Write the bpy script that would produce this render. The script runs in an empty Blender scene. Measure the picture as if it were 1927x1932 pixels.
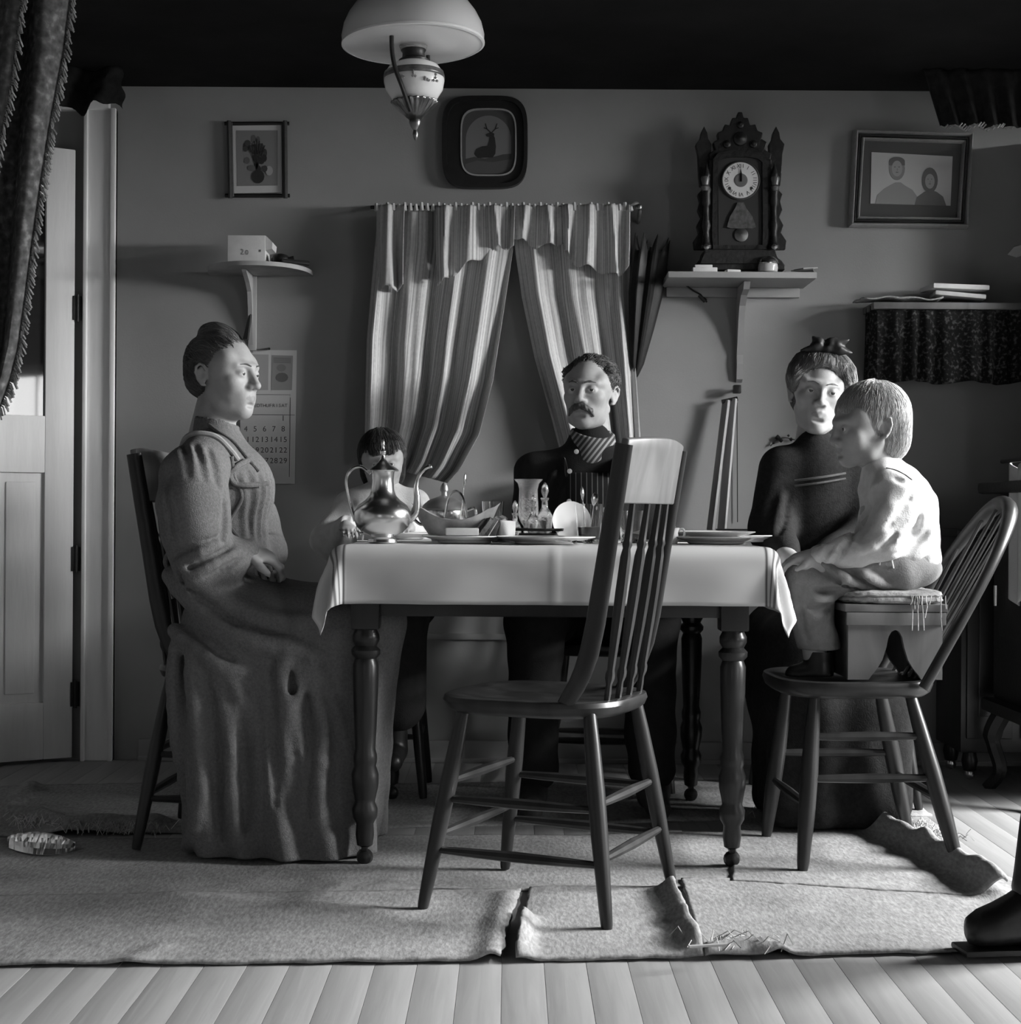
import bpy, bmesh, math, random
import numpy as np
from mathutils import Vector, Matrix, noise

random.seed(7); np.random.seed(7)
SC = bpy.context.scene
COL = SC.collection
PI = math.pi

# ------------------------------------------------------------------ camera, world, light, exposure
FPX, CX, CY, HC, ROLL = 3000.0, 963.5, 966.0, 0.829, 0.0060
cam_d = bpy.data.cameras.new('camera'); cam = bpy.data.objects.new('camera', cam_d); COL.objects.link(cam)
cam_d.sensor_fit = 'HORIZONTAL'; cam_d.sensor_width = 36.0; cam_d.lens = 36.0 * FPX / 1927.0
cam_d.clip_start = 0.05; cam_d.clip_end = 60
cam.matrix_world = Matrix(((1, -ROLL, 0, 0), (0, 0, -1, 0), (ROLL, 1, 0, HC), (0, 0, 0, 1)))
SC.camera = cam
vs = SC.view_settings
vs.view_transform = 'Standard'; vs.look = 'None'; vs.gamma = 1.0; vs.use_curve_mapping = False
vs.exposure = 0.22
W = bpy.data.worlds.new('world'); SC.world = W; W.use_nodes = True
W.node_tree.nodes['Background'].inputs[0].default_value = (0.8, 0.8, 0.8, 1)
W.node_tree.nodes['Background'].inputs[1].default_value = 0.05

def area(name, loc, rot, sx, sy, power, spread=PI):
    d = bpy.data.lights.new(name, 'AREA'); d.shape = 'RECTANGLE'; d.size = sx; d.size_y = sy; d.energy = power
    d.spread = spread
    o = bpy.data.objects.new(name, d); COL.objects.link(o); o.location = loc; o.rotation_euler = rot
    return o
# daylight through the two windows of the right wall and the one behind the camera (wall planes below)
XR, XL, YB, YF, ZC = 3.30, -2.60, 5.27, -1.30, 2.232
WIN_R = [(3.02, 4.22, 0.92, 1.86), (-.40, .55, 0.80, 1.84)]      # y0,y1,z0,z1
WIN_F = [(-1.35, -0.55, 0.85, 1.75)]                               # x0,x1,z0,z1
area('open_sky_beyond_side_window', (4.65, 3.70, 2.36), (0, 1.25, 0), 1.60, 3.4, 2600)
area('daylight_near_window', (XR + .03, .075, 1.32), (0, PI/2, 0), 1.04, .95, 23)
area('daylight_rear_window', (-.95, YF - .03, 1.30), (PI/2, 0, 0), .80, .90, 2.5)

# ------------------------------------------------------------------ helpers
def P(x, y, Y):
    dx, up = (x - CX), (CY - y)
    return Vector(((dx - ROLL * up) * Y / FPX, Y, HC + (up + ROLL * dx) * Y / FPX))
def FL(x, y, z=0.0):
    dx, up = (x - CX), (CY - y)
    Y = -(HC - z) * FPX / (up + ROLL * dx)
    return Vector(((dx - ROLL * up) * Y / FPX, Y, z))
def tag(o, label, cat, group=None):
    o['label'] = label; o['category'] = cat
    if group: o['group'] = group
    return o
def thing(name, label, cat, loc=(0, 0, 0), rz=0.0, group=None):
    o = bpy.data.objects.new(name, None); COL.objects.link(o)
    o.empty_display_size = .05
    o.location = loc; o.rotation_euler = (0, 0, rz)
    return tag(o, label, cat, group)
def struct(o):
    o['kind'] = 'structure'; return o
def link(name, me, mat, parent=None):
    o = bpy.data.objects.new(name, me); COL.objects.link(o)
    if mat is not None:
        for m in (mat if isinstance(mat, (list, tuple)) else [mat]): me.materials.append(m)
    if parent is not None:
        o.parent = parent
    return o
def copy_tree(root, loc, rz, label=None, group=None):
    r = root.copy(); COL.objects.link(r); r.location = loc; r.rotation_euler = (0, 0, rz)
    if label: r['label'] = label
    if group: r['group'] = group
    for ch in list(root.children):
        c = ch.copy(); COL.objects.link(c); c.parent = r
        for g in list(ch.children):
            d = g.copy(); COL.objects.link(d); d.parent = c
    return r

class MB:
    """collects shapes for ONE mesh object"""
    def __init__(s): s.v, s.f, s.mi, s.uv = [], [], [], {}
    def raw(s, vs_, fs, mi=0):
        n = len(s.v); s.v += [tuple(v) for v in vs_]
        s.f += [tuple(i + n for i in f) for f in fs]; s.mi += [mi] * len(fs); return s
    def box(s, c, d, R=None, bev=0.0, mi=0, taper=1.0):
        bm = bmesh.new(); bmesh.ops.create_cube(bm, size=1.0)
        for v in bm.verts:
            t = taper if v.co.z > 0 else 1.0
            v.co = Vector((v.co.x * d[0] * t, v.co.y * d[1] * t, v.co.z * d[2]))
        if bev > 0:
            bmesh.ops.bevel(bm, geom=bm.edges[:], offset=min(bev, min(d) * .45), segments=2, profile=.6, affect='EDGES')
        M = (R.to_4x4() if R is not None else Matrix.Identity(4)); M = Matrix.Translation(Vector(c)) @ M
        bm.verts.index_update()
        s.raw([M @ v.co for v in bm.verts], [[v.index for v in f.verts] for f in bm.faces], mi); bm.free(); return s
    def tube(s, pts, rads, seg=10, mi=0, caps=True, flat=1.0, up=None):
        pts = [Vector(p) for p in pts]; n = len(pts)
        if not isinstance(rads, (list, tuple)): rads = [rads] * n
        vs_, fs = [], []
        T0 = (pts[1] - pts[0]).normalized()
        ref = Vector(up) if up is not None else (Vector((0, 0, 1)) if abs(T0.z) < .9 else Vector((0, 1, 0)))
        N = (ref - T0 * ref.dot(T0)).normalized()
        for i in range(n):
            T = (pts[min(i + 1, n - 1)] - pts[max(i - 1, 0)]).normalized()
            N = (N - T * N.dot(T)).normalized(); B = T.cross(N)
            for k in range(seg):
                a = 2 * PI * k / seg
                vs_.append(pts[i] + (N * math.cos(a) + B * math.sin(a) * flat) * rads[i])
        for i in range(n - 1):
            for k in range(seg):
                k2 = (k + 1) % seg
                fs.append((i * seg + k, i * seg + k2, (i + 1) * seg + k2, (i + 1) * seg + k))
        if caps: fs += [tuple(range(seg - 1, -1, -1)), tuple((n - 1) * seg + k for k in range(seg))]
        return s.raw(vs_, fs, mi)
    def lathe(s, prof, c=(0, 0, 0), seg=24, R=None, mi=0, sx=1.0, sy=1.0, wob=None):
        vs_, fs = [], []
        c = Vector(c); n = len(prof)
        for i, (r, z) in enumerate(prof):
            for k in range(seg):
                a = 2 * PI * k / seg
                rr = r * (wob(a, i) if wob else 1.0)
                p = Vector((rr * math.cos(a) * sx, rr * math.sin(a) * sy, z))
                vs_.append(c + (R @ p if R is not None else p))
        for i in range(n - 1):
            for k in range(seg):
                k2 = (k + 1) % seg
                fs.append((i * seg + k, i * seg + k2, (i + 1) * seg + k2, (i + 1) * seg + k))
        if prof[0][0] > 1e-5: fs.append(tuple(range(seg - 1, -1, -1)))
        if prof[-1][0] > 1e-5: fs.append(tuple((n - 1) * seg + k for k in range(seg)))
        return s.raw(vs_, fs, mi)
    def lathe_open(s, prof, c=(0, 0, 0), seg=24, R=None, mi=0, sx=1.0, sy=1.0, wob=None):
        s.lathe(prof, c, seg, R, mi, sx, sy, wob)
        k = (1 if prof[0][0] > 1e-5 else 0) + (1 if prof[-1][0] > 1e-5 else 0)
        if k: s.f = s.f[:-k]; s.mi = s.mi[:-k]
        return s
    def prism(s, poly, depth, mi=0):
        """poly: list of 3D points (planar); depth: vector to extrude along"""
        depth = Vector(depth); n = len(poly); p = [Vector(q) for q in poly]
        vs_ = p + [q + depth for q in p]
        fs = [tuple(range(n)), tuple(range(2 * n - 1, n - 1, -1))]
        fs += [(i, i + n, (i + 1) % n + n, (i + 1) % n) for i in range(n)]
        return s.raw(vs_, fs, mi)
    def grid(s, fn, nu, nv, mi=0, uvf=None):
        vs_ = [fn(i / nu, j / nv) for j in range(nv + 1) for i in range(nu + 1)]
        fs = [(j * (nu + 1) + i, j * (nu + 1) + i + 1, (j + 1) * (nu + 1) + i + 1, (j + 1) * (nu + 1) + i)
              for j in range(nv) for i in range(nu)]
        n = len(s.v)
        s.raw(vs_, fs, mi)
        for j in range(nv + 1):
            for i in range(nu + 1):
                s.uv[n + j * (nu + 1) + i] = (uvf(i / nu, j / nv) if uvf else (i / nu, j / nv))
        return s
    def obj(s, name, mat, parent=None, smooth=True, ang=40, solid=0.0, fix=True):
        me = bpy.data.meshes.new(name); me.from_pydata(s.v, [], s.f)
        if s.uv:
            ul = me.uv_layers.new(name='UVMap')
            li = np.zeros(len(me.loops), dtype=np.int32); me.loops.foreach_get('vertex_index', li)
            arr = np.array([s.uv.get(int(i), (0, 0)) for i in li], dtype=np.float32).ravel()
            ul.data.foreach_set('uv', arr)
        if fix:
            bm = bmesh.new(); bm.from_mesh(me); bmesh.ops.recalc_face_normals(bm, faces=bm.faces[:]); bm.to_mesh(me); bm.free()
        me.polygons.foreach_set('material_index', s.mi)
        if smooth:
            me.polygons.foreach_set('use_smooth', [True] * len(me.polygons)); me.set_sharp_from_angle(angle=math.radians(ang))
        o = link(name, me, mat, parent)
        if solid:
            m = o.modifiers.new('solidify', 'SOLIDIFY'); m.thickness = solid; m.offset = 0
        me.update(); return o

def RX(a): return Matrix.Rotation(a, 3, 'X')
def RY(a): return Matrix.Rotation(a, 3, 'Y')
def RZ(a): return Matrix.Rotation(a, 3, 'Z')
def pxpoly(pts, Y): return [P(x, y, Y) for x, y in pts]
def lerp(a, b, t): return a + (b - a) * t
def poly_at(pts, t):
    """piecewise linear through (t, a, b..) rows"""
    for i in range(len(pts) - 1):
        if t <= pts[i + 1][0] or i == len(pts) - 2:
            u = (t - pts[i][0]) / (pts[i + 1][0] - pts[i][0]); u = max(0, min(1, u))
            return [lerp(pts[i][k], pts[i + 1][k], u) for k in range(1, len(pts[i]))]
def catmull(pts, n=8):
    pts = [Vector(p) for p in pts]; out = []
    q = [pts[0] * 2 - pts[1]] + pts + [pts[-1] * 2 - pts[-2]]
    for i in range(1, len(q) - 2):
        for k in range(n):
            t = k / n
            out.append(.5 * ((2 * q[i]) + (q[i+1] - q[i-1]) * t + (2*q[i-1] - 5*q[i] + 4*q[i+1] - q[i+2]) * t*t + (3*q[i] - q[i-1] - 3*q[i+1] + q[i+2]) * t**3))
    out.append(pts[-1]); return out

# ------------------------------------------------------------------ materials (all procedural, grey tones)
MATS = {}
def mat(name, g, rough=.6, spec=.4, metal=0.0, var=0.0, vscale=8.0, bump=0.0, bscale=60.0, stretch=(1, 1, 1), coords='Object', trans=0.0, ior=1.45, alpha=1.0, sheen=0.0, sss=0.0):
    if name in MATS: return MATS[name]
    m = bpy.data.materials.new(name); m.use_nodes = True; MATS[name] = m
    nt = m.node_tree; N = nt.nodes; L = nt.links; b = N['Principled BSDF']
    b.inputs['Base Color'].default_value = (g, g, g, 1); b.inputs['Roughness'].default_value = rough
    b.inputs['Metallic'].default_value = metal; b.inputs['Specular IOR Level'].default_value = spec
    b.inputs['IOR'].default_value = ior
    if trans: b.inputs['Transmission Weight'].default_value = trans
    if sheen: b.inputs['Sheen Weight'].default_value = sheen
    if sss:
        b.inputs['Subsurface Weight'].default_value = sss; b.inputs['Subsurface Radius'].default_value = (.01, .01, .01)
    tc = N.new('ShaderNodeTexCoord'); mp = N.new('ShaderNodeMapping'); mp.inputs['Scale'].default_value = stretch
    L.new(tc.outputs[coords], mp.inputs[0])
    if var:
        nz = N.new('ShaderNodeTexNoise'); nz.inputs['Scale'].default_value = vscale; nz.inputs['Detail'].default_value = 6
        nz.inputs['Roughness'].default_value = .62
        L.new(mp.outputs[0], nz.inputs['Vector'])
        r = N.new('ShaderNodeMapRange'); r.inputs[1].default_value = .3; r.inputs[2].default_value = .7
        r.inputs[3].default_value = max(0, g * (1 - var)); r.inputs[4].default_value = min(1, g * (1 + var))
        L.new(nz.outputs[0], r.inputs[0]); L.new(r.outputs[0], b.inputs['Base Color'])
    if bump:
        nb = N.new('ShaderNodeTexNoise'); nb.inputs['Scale'].default_value = bscale; nb.inputs['Detail'].default_value = 4
        L.new(mp.outputs[0], nb.inputs['Vector'])
        bp = N.new('ShaderNodeBump'); bp.inputs['Strength'].default_value = bump; bp.inputs['Distance'].default_value = .004
        L.new(nb.outputs[0], bp.inputs['Height']); L.new(bp.outputs[0], b.inputs['Normal'])
    return m
def ramp_mat(name, stops, build, rough=.8, spec=.2, bump=0.0, interp='LINEAR'):
    """build(N, L) -> socket giving 0..1; stops = [(pos, grey)]"""
    if name in MATS: return MATS[name]
    m = bpy.data.materials.new(name); m.use_nodes = True; MATS[name] = m
    nt = m.node_tree; N = nt.nodes; L = nt.links; b = N['Principled BSDF']
    b.inputs['Roughness'].default_value = rough; b.inputs['Specular IOR Level'].default_value = spec
    s = build(N, L); r = N.new('ShaderNodeValToRGB'); r.color_ramp.interpolation = interp
    e = r.color_ramp.elements
    while len(e) < len(stops): e.new(.5)
    for k, (p, g) in enumerate(stops): e[k].position = p; e[k].color = (g, g, g, 1)
    L.new(s, r.inputs[0]); L.new(r.outputs[0], b.inputs['Base Color'])
    if bump:
        bp = N.new('ShaderNodeBump'); bp.inputs['Strength'].default_value = bump; bp.inputs['Distance'].default_value = .004
        L.new(s, bp.inputs['Height']); L.new(bp.outputs[0], b.inputs['Normal'])
    return m
def _wood(scale, stretch):
    def f(N, L):
        tc = N.new('ShaderNodeTexCoord'); mp = N.new('ShaderNodeMapping'); mp.inputs['Scale'].default_value = stretch
        L.new(tc.outputs['Object'], mp.inputs[0])
        oi = N.new('ShaderNodeObjectInfo'); ad = N.new('ShaderNodeVectorMath'); ad.operation = 'ADD'
        sc = N.new('ShaderNodeVectorMath'); sc.operation = 'SCALE'; sc.inputs[0].default_value = (7, 13, 5)
        L.new(oi.outputs['Random'], sc.inputs['Scale']); L.new(mp.outputs[0], ad.inputs[0]); L.new(sc.outputs[0], ad.inputs[1])
        nz = N.new('ShaderNodeTexNoise'); nz.inputs['Scale'].default_value = scale; nz.inputs['Detail'].default_value = 7
        nz.inputs['Distortion'].default_value = .6
        L.new(ad.outputs[0], nz.inputs['Vector']); return nz.outputs[0]
    return f
M_WALL = mat('plaster_wall', .29, .85, .25, var=.10, vscale=1.6, bump=.08, bscale=160)
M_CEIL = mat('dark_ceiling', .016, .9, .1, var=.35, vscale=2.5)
M_PLANK = ramp_mat('floor_plank', [(.25, .295), (.5, .33), (.72, .36)], _wood(9, (6, .35, 1)), .55, .35, .12)
M_SHELF = mat('painted_shelf', .30, .5, .4, var=.08, vscale=3, bump=.1, bscale=40)
M_TRIM = mat('painted_trim', .80, .5, .4, var=.08, vscale=3, stretch=(4, 4, .4), bump=.1, bscale=40)
M_DOOR = mat('painted_door', .70, .5, .4, var=.10, vscale=3, stretch=(4, 4, .5), bump=.1, bscale=30)
M_DARKWOOD = ramp_mat('dark_wood', [(.3, .010), (.7, .026)], _wood(14, (1, 1, .15)), .32, .5, .1)
M_CHAIRWOOD = ramp_mat('chair_wood', [(.3, .014), (.7, .036)], _wood(16, (1, 1, .15)), .34, .40, .08)
M_PALEWOOD = ramp_mat('pale_wood', [(.3, .28), (.7, .42)], _wood(12, (1, 1, .12)), .6, .3, .1)
M_MIDWOOD = ramp_mat('mid_wood', [(.3, .10), (.7, .22)], _wood(12, (1, 1, .2)), .5, .4, .1)
M_BLACK = mat('black_iron', .012, .45, .5, var=.3, vscale=20, bump=.2, bscale=80)
M_SILVER = mat('silver_plate', .80, .24, .5, metal=1.0, var=.06, vscale=12)
M_BRASS = mat('dull_brass', .22, .35, .5, metal=1.0, var=.3, vscale=40)
M_CHINA = mat('white_china', .72, .18, .5)
M_PAPER = mat('paper', .62, .85, .15, var=.08, vscale=20)
M_WHITE = mat('white_cloth', .70, .9, .1, bump=.15, bscale=400)
M_GLASS = mat('clear_glass', 1.0, .03, .5, trans=1.0, ior=1.45)
M_SKIN = mat('skin', .36, .5, .35, var=.10, vscale=30, bump=.08, bscale=150)
# ------------------------------------------------------------------ the room
# floor: narrow boards running away from the camera
fl = struct(MB().box((0, (YB + YF) / 2, -.030), (XR - XL + .3, YB - YF + .3, .03)).obj('floor', M_BLACK, smooth=False))
PWD = .0773
x = XL - .02; k = 0
edge0 = P(945, 1932, 2.575).x
x = edge0 - math.ceil((edge0 - XL) / PWD) * PWD
pl_mesh = None
while x < XR:
    o_w = PWD - .0007
    if pl_mesh is None:
        pm = MB().box((0, 0, 0), (o_w, YB - YF, .0148), bev=.0006); first = pm.obj('plank', M_PLANK, fl)
        pl_mesh = first.data; o = first
    else:
        o = bpy.data.objects.new('plank', pl_mesh); COL.objects.link(o); o.parent = fl
    o.location = (x + PWD / 2, (YB + YF) / 2, -.0074 + random.uniform(-.0003, .0002)); x += PWD
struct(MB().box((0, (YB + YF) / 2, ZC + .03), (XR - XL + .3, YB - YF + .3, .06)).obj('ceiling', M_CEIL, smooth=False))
struct(MB().box((0, YB + .06, ZC / 2), (XR - XL + .3, .12, ZC)).obj('wall_back', M_WALL, smooth=False))
struct(MB().box((XL - .06, (YB + YF) / 2, ZC / 2), (.12, YB - YF, ZC)).obj('wall_left', M_WALL, smooth=False))
def wall_with_holes(name, holes, axis, at, lo, hi):
    mb = MB(); cur = lo
    def add(a0, a1, z0, z1):
        if a1 - a0 < 1e-4 or z1 - z0 < 1e-4: return
        c = ((a0 + a1) / 2, (z0 + z1) / 2); d = (a1 - a0, z1 - z0)
        if axis == 'y': mb.box((at + .06, c[0], c[1]), (.12, d[0], d[1]))
        else: mb.box((c[0], at - .06, c[1]), (d[0], .12, d[1]))
    for a0, a1, z0, z1 in sorted(holes):
        add(cur, a0, 0, ZC); add(a0, a1, 0, z0); add(a0, a1, z1, ZC); cur = a1
    add(cur, hi, 0, ZC)
    return struct(mb.obj(name, M_WALL, smooth=False))
wall_with_holes('wall_right', WIN_R, 'y', XR, YF, YB)
wall_with_holes('wall_front', WIN_F, 'x', YF, XL, XR)
M_PANE = bpy.data.materials.new('window_pane'); M_PANE.use_nodes = True
_n = M_PANE.node_tree.nodes; _t = _n.new('ShaderNodeBsdfTransparent'); _t.inputs[0].default_value = (.95, .95, .95, 1); _g = _n.new('ShaderNodeBsdfGlossy'); _g.inputs['Roughness'].default_value = .02; _m = _n.new('ShaderNodeMixShader'); _m.inputs[0].default_value = .06
M_PANE.node_tree.links.new(_t.outputs[0], _m.inputs[1]); M_PANE.node_tree.links.new(_g.outputs[0], _m.inputs[2]); M_PANE.node_tree.links.new(_m.outputs[0], _n['Material Output'].inputs[0])
def window(n, a0, a1, z0, z1, axis, at, sgn):
    mb = MB(); w = .035
    def bar(c, d):
        if axis == 'y': mb.box((at + sgn * .002, c[0], c[1]), (.03, d[0], d[1]), bev=.003)
        else: mb.box((c[0], at + sgn * .002, c[1]), (d[0], .03, d[1]), bev=.003)
    ac, zc_ = (a0 + a1) / 2, (z0 + z1) / 2
    for a in (a0 - .03, a1 + .03): bar((a, zc_), (.09, z1 - z0 + .18))
    for z in (z0 - .03, z1 + .03): bar((ac, z), (a1 - a0 + .15, .09))
    fr = struct(mb.obj('window_%d' % n, M_TRIM, smooth=False))
    mb = MB()
    for z in (zc_,): bar((ac, z), (a1 - a0, w))
    bar((ac, zc_), (.02, z1 - z0))
    mb.obj('muntin', M_TRIM, fr, smooth=False)
    for sa in (-1, 1):
        for sz in (-1, 1):
            c = (ac + sa * (a1 - a0) / 4, zc_ + sz * (z1 - z0) / 4); d = ((a1 - a0) / 2, (z1 - z0) / 2)
            g = MB()
            if axis == 'y': g.box((at + .085, c[0], c[1]), (.003, d[0], d[1]))
            else: g.box((c[0], at - .085, c[1]), (d[0], .003, d[1]))
            g.obj('pane', M_PANE, fr, smooth=False)
window(2, *WIN_R[0], 'y', XR, -1); window(3, *WIN_R[1], 'y', XR, -1); window(4, *WIN_F[0], 'x', YF, 1)
# baseboard and a low rail on the back wall
bb = MB(); bb.box((.25, YB - .009, .036), (2.95, .018, .072), bev=.004); bb.box((.25, YB - .014, .008), (2.95, .028, .016), bev=.004)
struct(bb.obj('baseboard_back', M_SHELF))
zr = P(870, 1201, YB).z
struct(MB().box((-.05, YB - .006, zr), (.9, .012, .02), bev=.003).obj('trim_1', M_SHELF))
# door casing at left of the back wall
xc1 = P(220, 700, YB).x; xc0 = P(152, 700, YB).x
cs = MB(); zt = P(190, 208, YB).z
cs.box(((xc0 + xc1) / 2 + .01, YB - .012, zt / 2), (xc1 - xc0 - .02, .024, zt), bev=.004)
cs.box((xc0 + .022, YB - .02, zt / 2), (.012, .04, zt), bev=.003); cs.box((xc1 - .008, YB - .018, zt / 2), (.016, .036, zt), bev=.004)
cs.box((xc0 - .38, YB - .012, zt + .04), (.95, .03, .09), bev=.004)
struct(cs.obj('trim_2', M_TRIM))
# the door, ajar, hinged at the casing
DA = math.radians(30); hx, hy = xc0 - .004, YB - .03
dr = bpy.data.objects.new('door_1', None); COL.objects.link(dr); struct(dr)
dr.location = (hx, hy, 0); dr.rotation_euler = (0, 0, PI + DA)
# local x runs away from the hinge along the leaf; visible face is local +y
DW, DT, DH = .74, .035, P(115, 272, 5.2).z - .01
def dbox(x0, x1, z0, z1, y0=0, y1=DT, bev=.003): return MB().box(((x0 + x1) / 2, (y0 + y1) / 2 - DT, (z0 + z1) / 2), (x1 - x0, y1 - y0, z1 - z0), bev=bev)
z_gl0, z_gl1 = P(55, 785, 5.2).z, P(88, 372, 5.2).z
z_p1 = P(60, 892, 5.2).z; z_p0 = P(60, 1290, 5.2).z - .06
st = .102; pw = .150
for (a, b) in ((.008, st), (DW - st, DW)): dbox(a, b, .012, DH).obj('stile', M_DOOR, dr)
dbox(st, DW - st, z_gl1, DH).obj('rail', M_DOOR, dr); dbox(st, DW - st, z_p1, z_gl0).obj('rail', M_DOOR, dr); dbox(st, DW - st, .012, z_p0).obj('rail', M_DOOR, dr)
mid0 = st + pw; mid1 = DW - st - pw
dbox(mid0, mid1, z_p0, z_p1).obj('stile', M_DOOR, dr)
for (a, b) in ((st, mid0), (mid1, DW - st)):
    m = dbox(a - .004, b + .004, z_p0 - .004, z_p1 + .004, .010, .022)
    pn = m.obj('panel', M_DOOR, dr)
    dbox(a + .028, b - .028, z_p0 + .03, z_p1 - .03, .012, .028, .005).obj('raised_field', M_DOOR, pn)
M_DGLASS = mat('dark_door_glass', .02, .03, .8, ior=1.6)
dbox(st - .004, DW - st + .004, z_gl0 - .004, z_gl1 + .004, .014, .018, .0).obj('pane', M_DGLASS, dr, smooth=False)
for z in (P(150, 580, 5.22).z, P(147, 1055, 5.22).z, .22):
    h = MB().tube([(0, .002, z - .045), (0, .002, z + .045)], .0065, 8); h.box((.0, .001, z), (.03, .004, .08), bev=.001)
    h.obj('hinge', M_BLACK, dr)

# ------------------------------------------------------------------ rag carpet strips
def _weave(N, L):
    tc = N.new('ShaderNodeTexCoord'); mp = N.new('ShaderNodeMapping'); mp.inputs['Scale'].default_value = (1, .35, 1)
    L.new(tc.outputs['Object'], mp.inputs[0])
    nz = N.new('ShaderNodeTexNoise'); nz.inputs['Scale'].default_value = 130; nz.inputs['Detail'].default_value = 5
    L.new(mp.outputs[0], nz.inputs['Vector'])
    n2 = N.new('ShaderNodeTexNoise'); n2.inputs['Scale'].default_value = 5; n2.inputs['Detail'].default_value = 4
    L.new(tc.outputs['Object'], n2.inputs['Vector'])
    mx = N.new('ShaderNodeMix'); mx.inputs[0].default_value = .35
    L.new(nz.outputs[0], mx.inputs[2]); L.new(n2.outputs[0], mx.inputs[3]); return mx.outputs[0]
M_RUG = ramp_mat('rag_carpet', [(.30, .19), (.5, .30), (.68, .40)], _weave, .95, .1, .5)
def nz2(x, y, s=1.0): return noise.noise(Vector((x * s, y * s, 3.1)))
def segd(px_, py_, a, b):
    ax, ay, bx, by = a[0], a[1], b[0], b[1]
    t = ((px_ - ax) * (bx - ax) + (py_ - ay) * (by - ay)) / ((bx - ax)**2 + (by - ay)**2 + 1e-9); t = max(0, min(1, t))
    return math.hypot(px_ - ax - t * (bx - ax), py_ - ay - t * (by - ay)), t
def rug(name, label, quad, z0, ridges=(), nu=90, nv=40, jag=.006, jz=0.0):
    """quad: near-left, near-right, far-right, far-left floor points; ridges: (polyline of (x,y), height, width)"""
    A, B, C, D = [Vector((q[0], q[1])) for q in quad]
    def top(u, v):
        p = A.lerp(B, u).lerp(D.lerp(C, u), v)
        e = min(u, 1 - u, v, 1 - v)
        if e < .001:
            p = p + Vector((nz2(p.x, p.y, 23) * jag, nz2(p.y, p.x, 29) * jag))
        z = z0 + .0025 * nz2(p.x, p.y, 9) + .003 * nz2(p.x, p.y, 3.2)
        for pl, h, w in ridges:
            best = 0
            for i in range(len(pl) - 1):
                d, t = segd(p.x, p.y, pl[i], pl[i + 1])
                wv = 1 + .3 * nz2(p.x, p.y, 14)
                best = max(best, h * wv * math.exp(-(d / w)**2))
            z += best
        return Vector((p.x, p.y, max(z, .0025)))
    mb = MB().grid(top, nu, nv)
    o = mb.obj(name, M_RUG, fix=False)
    m = o.modifiers.new('solidify', 'SOLIDIFY'); m.thickness = .006; m.offset = -1
    return tag(o, label, 'rug', 'strips of rag carpet')
def f2(x, y): q = FL(x, y); return (q.x, q.y)
FLr = f2
rug('rug', 'woven rag carpet strip along the bare floorboards, torn beside the empty chair', [f2(-160, 1828), f2(947, 1818), f2(985, 1684), f2(-160, 1700)], .0105,
    [([f2(930, 1815), f2(945, 1750), f2(960, 1700)], .014, .03), ([f2(240, 1826), f2(300, 1800)], .007, .03), ([f2(330, 1700), f2(700, 1726)], .006, .04)], 100, 34)
rug('rug', 'short carpet piece under the rear legs of the spindle-back chair', [f2(972, 1818), f2(1328, 1812), f2(1266, 1680), f2(1000, 1681)], .0105,
    [([f2(978, 1810), f2(985, 1745)], .028, .022), ([f2(1318, 1800), f2(1290, 1740), f2(1268, 1690)], .03, .03)], 60, 36)
rug('rug', 'carpet strip with a curled frayed corner, reaching to the black boot', [f2(1330, 1813), f2(2100, 1793), f2(1900, 1660), f2(1284, 1664)], .0105,
    [([f2(1340, 1806), f2(1410, 1800), f2(1470, 1806)], .022, .022), ([f2(1885, 1702), f2(1800, 1655), f2(1700, 1640)], .020, .035)], 100, 44)
rug('rug', 'wide carpet strip lying beneath the table', [f2(-160, 1706), f2(1500, 1672), f2(1420, 1574), f2(-160, 1590)], .0065,
    [([f2(640, 1678), f2(960, 1690), f2(1270, 1682)], .008, .02)], 110, 40)
rug('rug', 'carpet strip under the bow-back chair, its curled edge rising', [f2(1380, 1670), f2(1905, 1704), f2(1640, 1556), f2(1395, 1530)], .012,
    [([f2(1888, 1700), f2(1790, 1640), f2(1700, 1600), f2(1640, 1568)], .055, .034), ([f2(1400, 1546), f2(1520, 1556), f2(1640, 1566)], .02, .03)], 80, 50)
rug('rug', 'carpet strip with a rumpled edge, behind the foil and the calico-dressed woman', [f2(-120, 1582), f2(420, 1572), f2(430, 1480), f2(-120, 1490)], .008,
    [([f2(-60, 1556), f2(60, 1545), f2(130, 1570), f2(290, 1562)], .03, .05), ([f2(10, 1530), f2(60, 1492)], .02, .03)], 80, 36)
rug('rug', 'carpet strip by the back wall under the far chairs', [f2(430, 1570), f2(1760, 1540), f2(1640, 1470), f2(440, 1484)], .005, [([f2(1250, 1545), f2(1310, 1540)], .012, .03)], 90, 20)
# frayed threads
M_THREAD = mat('carpet_thread', .48, .95, .1, var=.3, vscale=30)
def threads(name, label, line, n, length, spread):
    mb = MB()
    for k in range(n):
        t = random.random() * (len(line) - 1); i = min(int(t), len(line) - 2); q = lerp(Vector(line[i]), Vector(line[i + 1]), t - i)
        a = random.uniform(-PI, PI); l = random.uniform(.4, 1) * length
        p0 = Vector((q.x + random.gauss(0, spread), q.y + random.gauss(0, spread), .012))
        d = Vector((math.cos(a), math.sin(a), 0)) * l
        mb.tube([p0, p0 + d * .5 + Vector((0, 0, random.uniform(.01, .03))), p0 + d + Vector((0, 0, random.uniform(-.004, .02)))], .0011, 4, caps=False)
    o = mb.obj(name, M_THREAD); o['kind'] = 'stuff'; return tag(o, label, 'threads')
threads('carpet_fringe', 'frayed carpet threads around the feet of the bow-back chair', [f2(1440, 1545), f2(1560, 1552), f2(1660, 1560), f2(1790, 1592)], 420, .05, .03)
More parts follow.
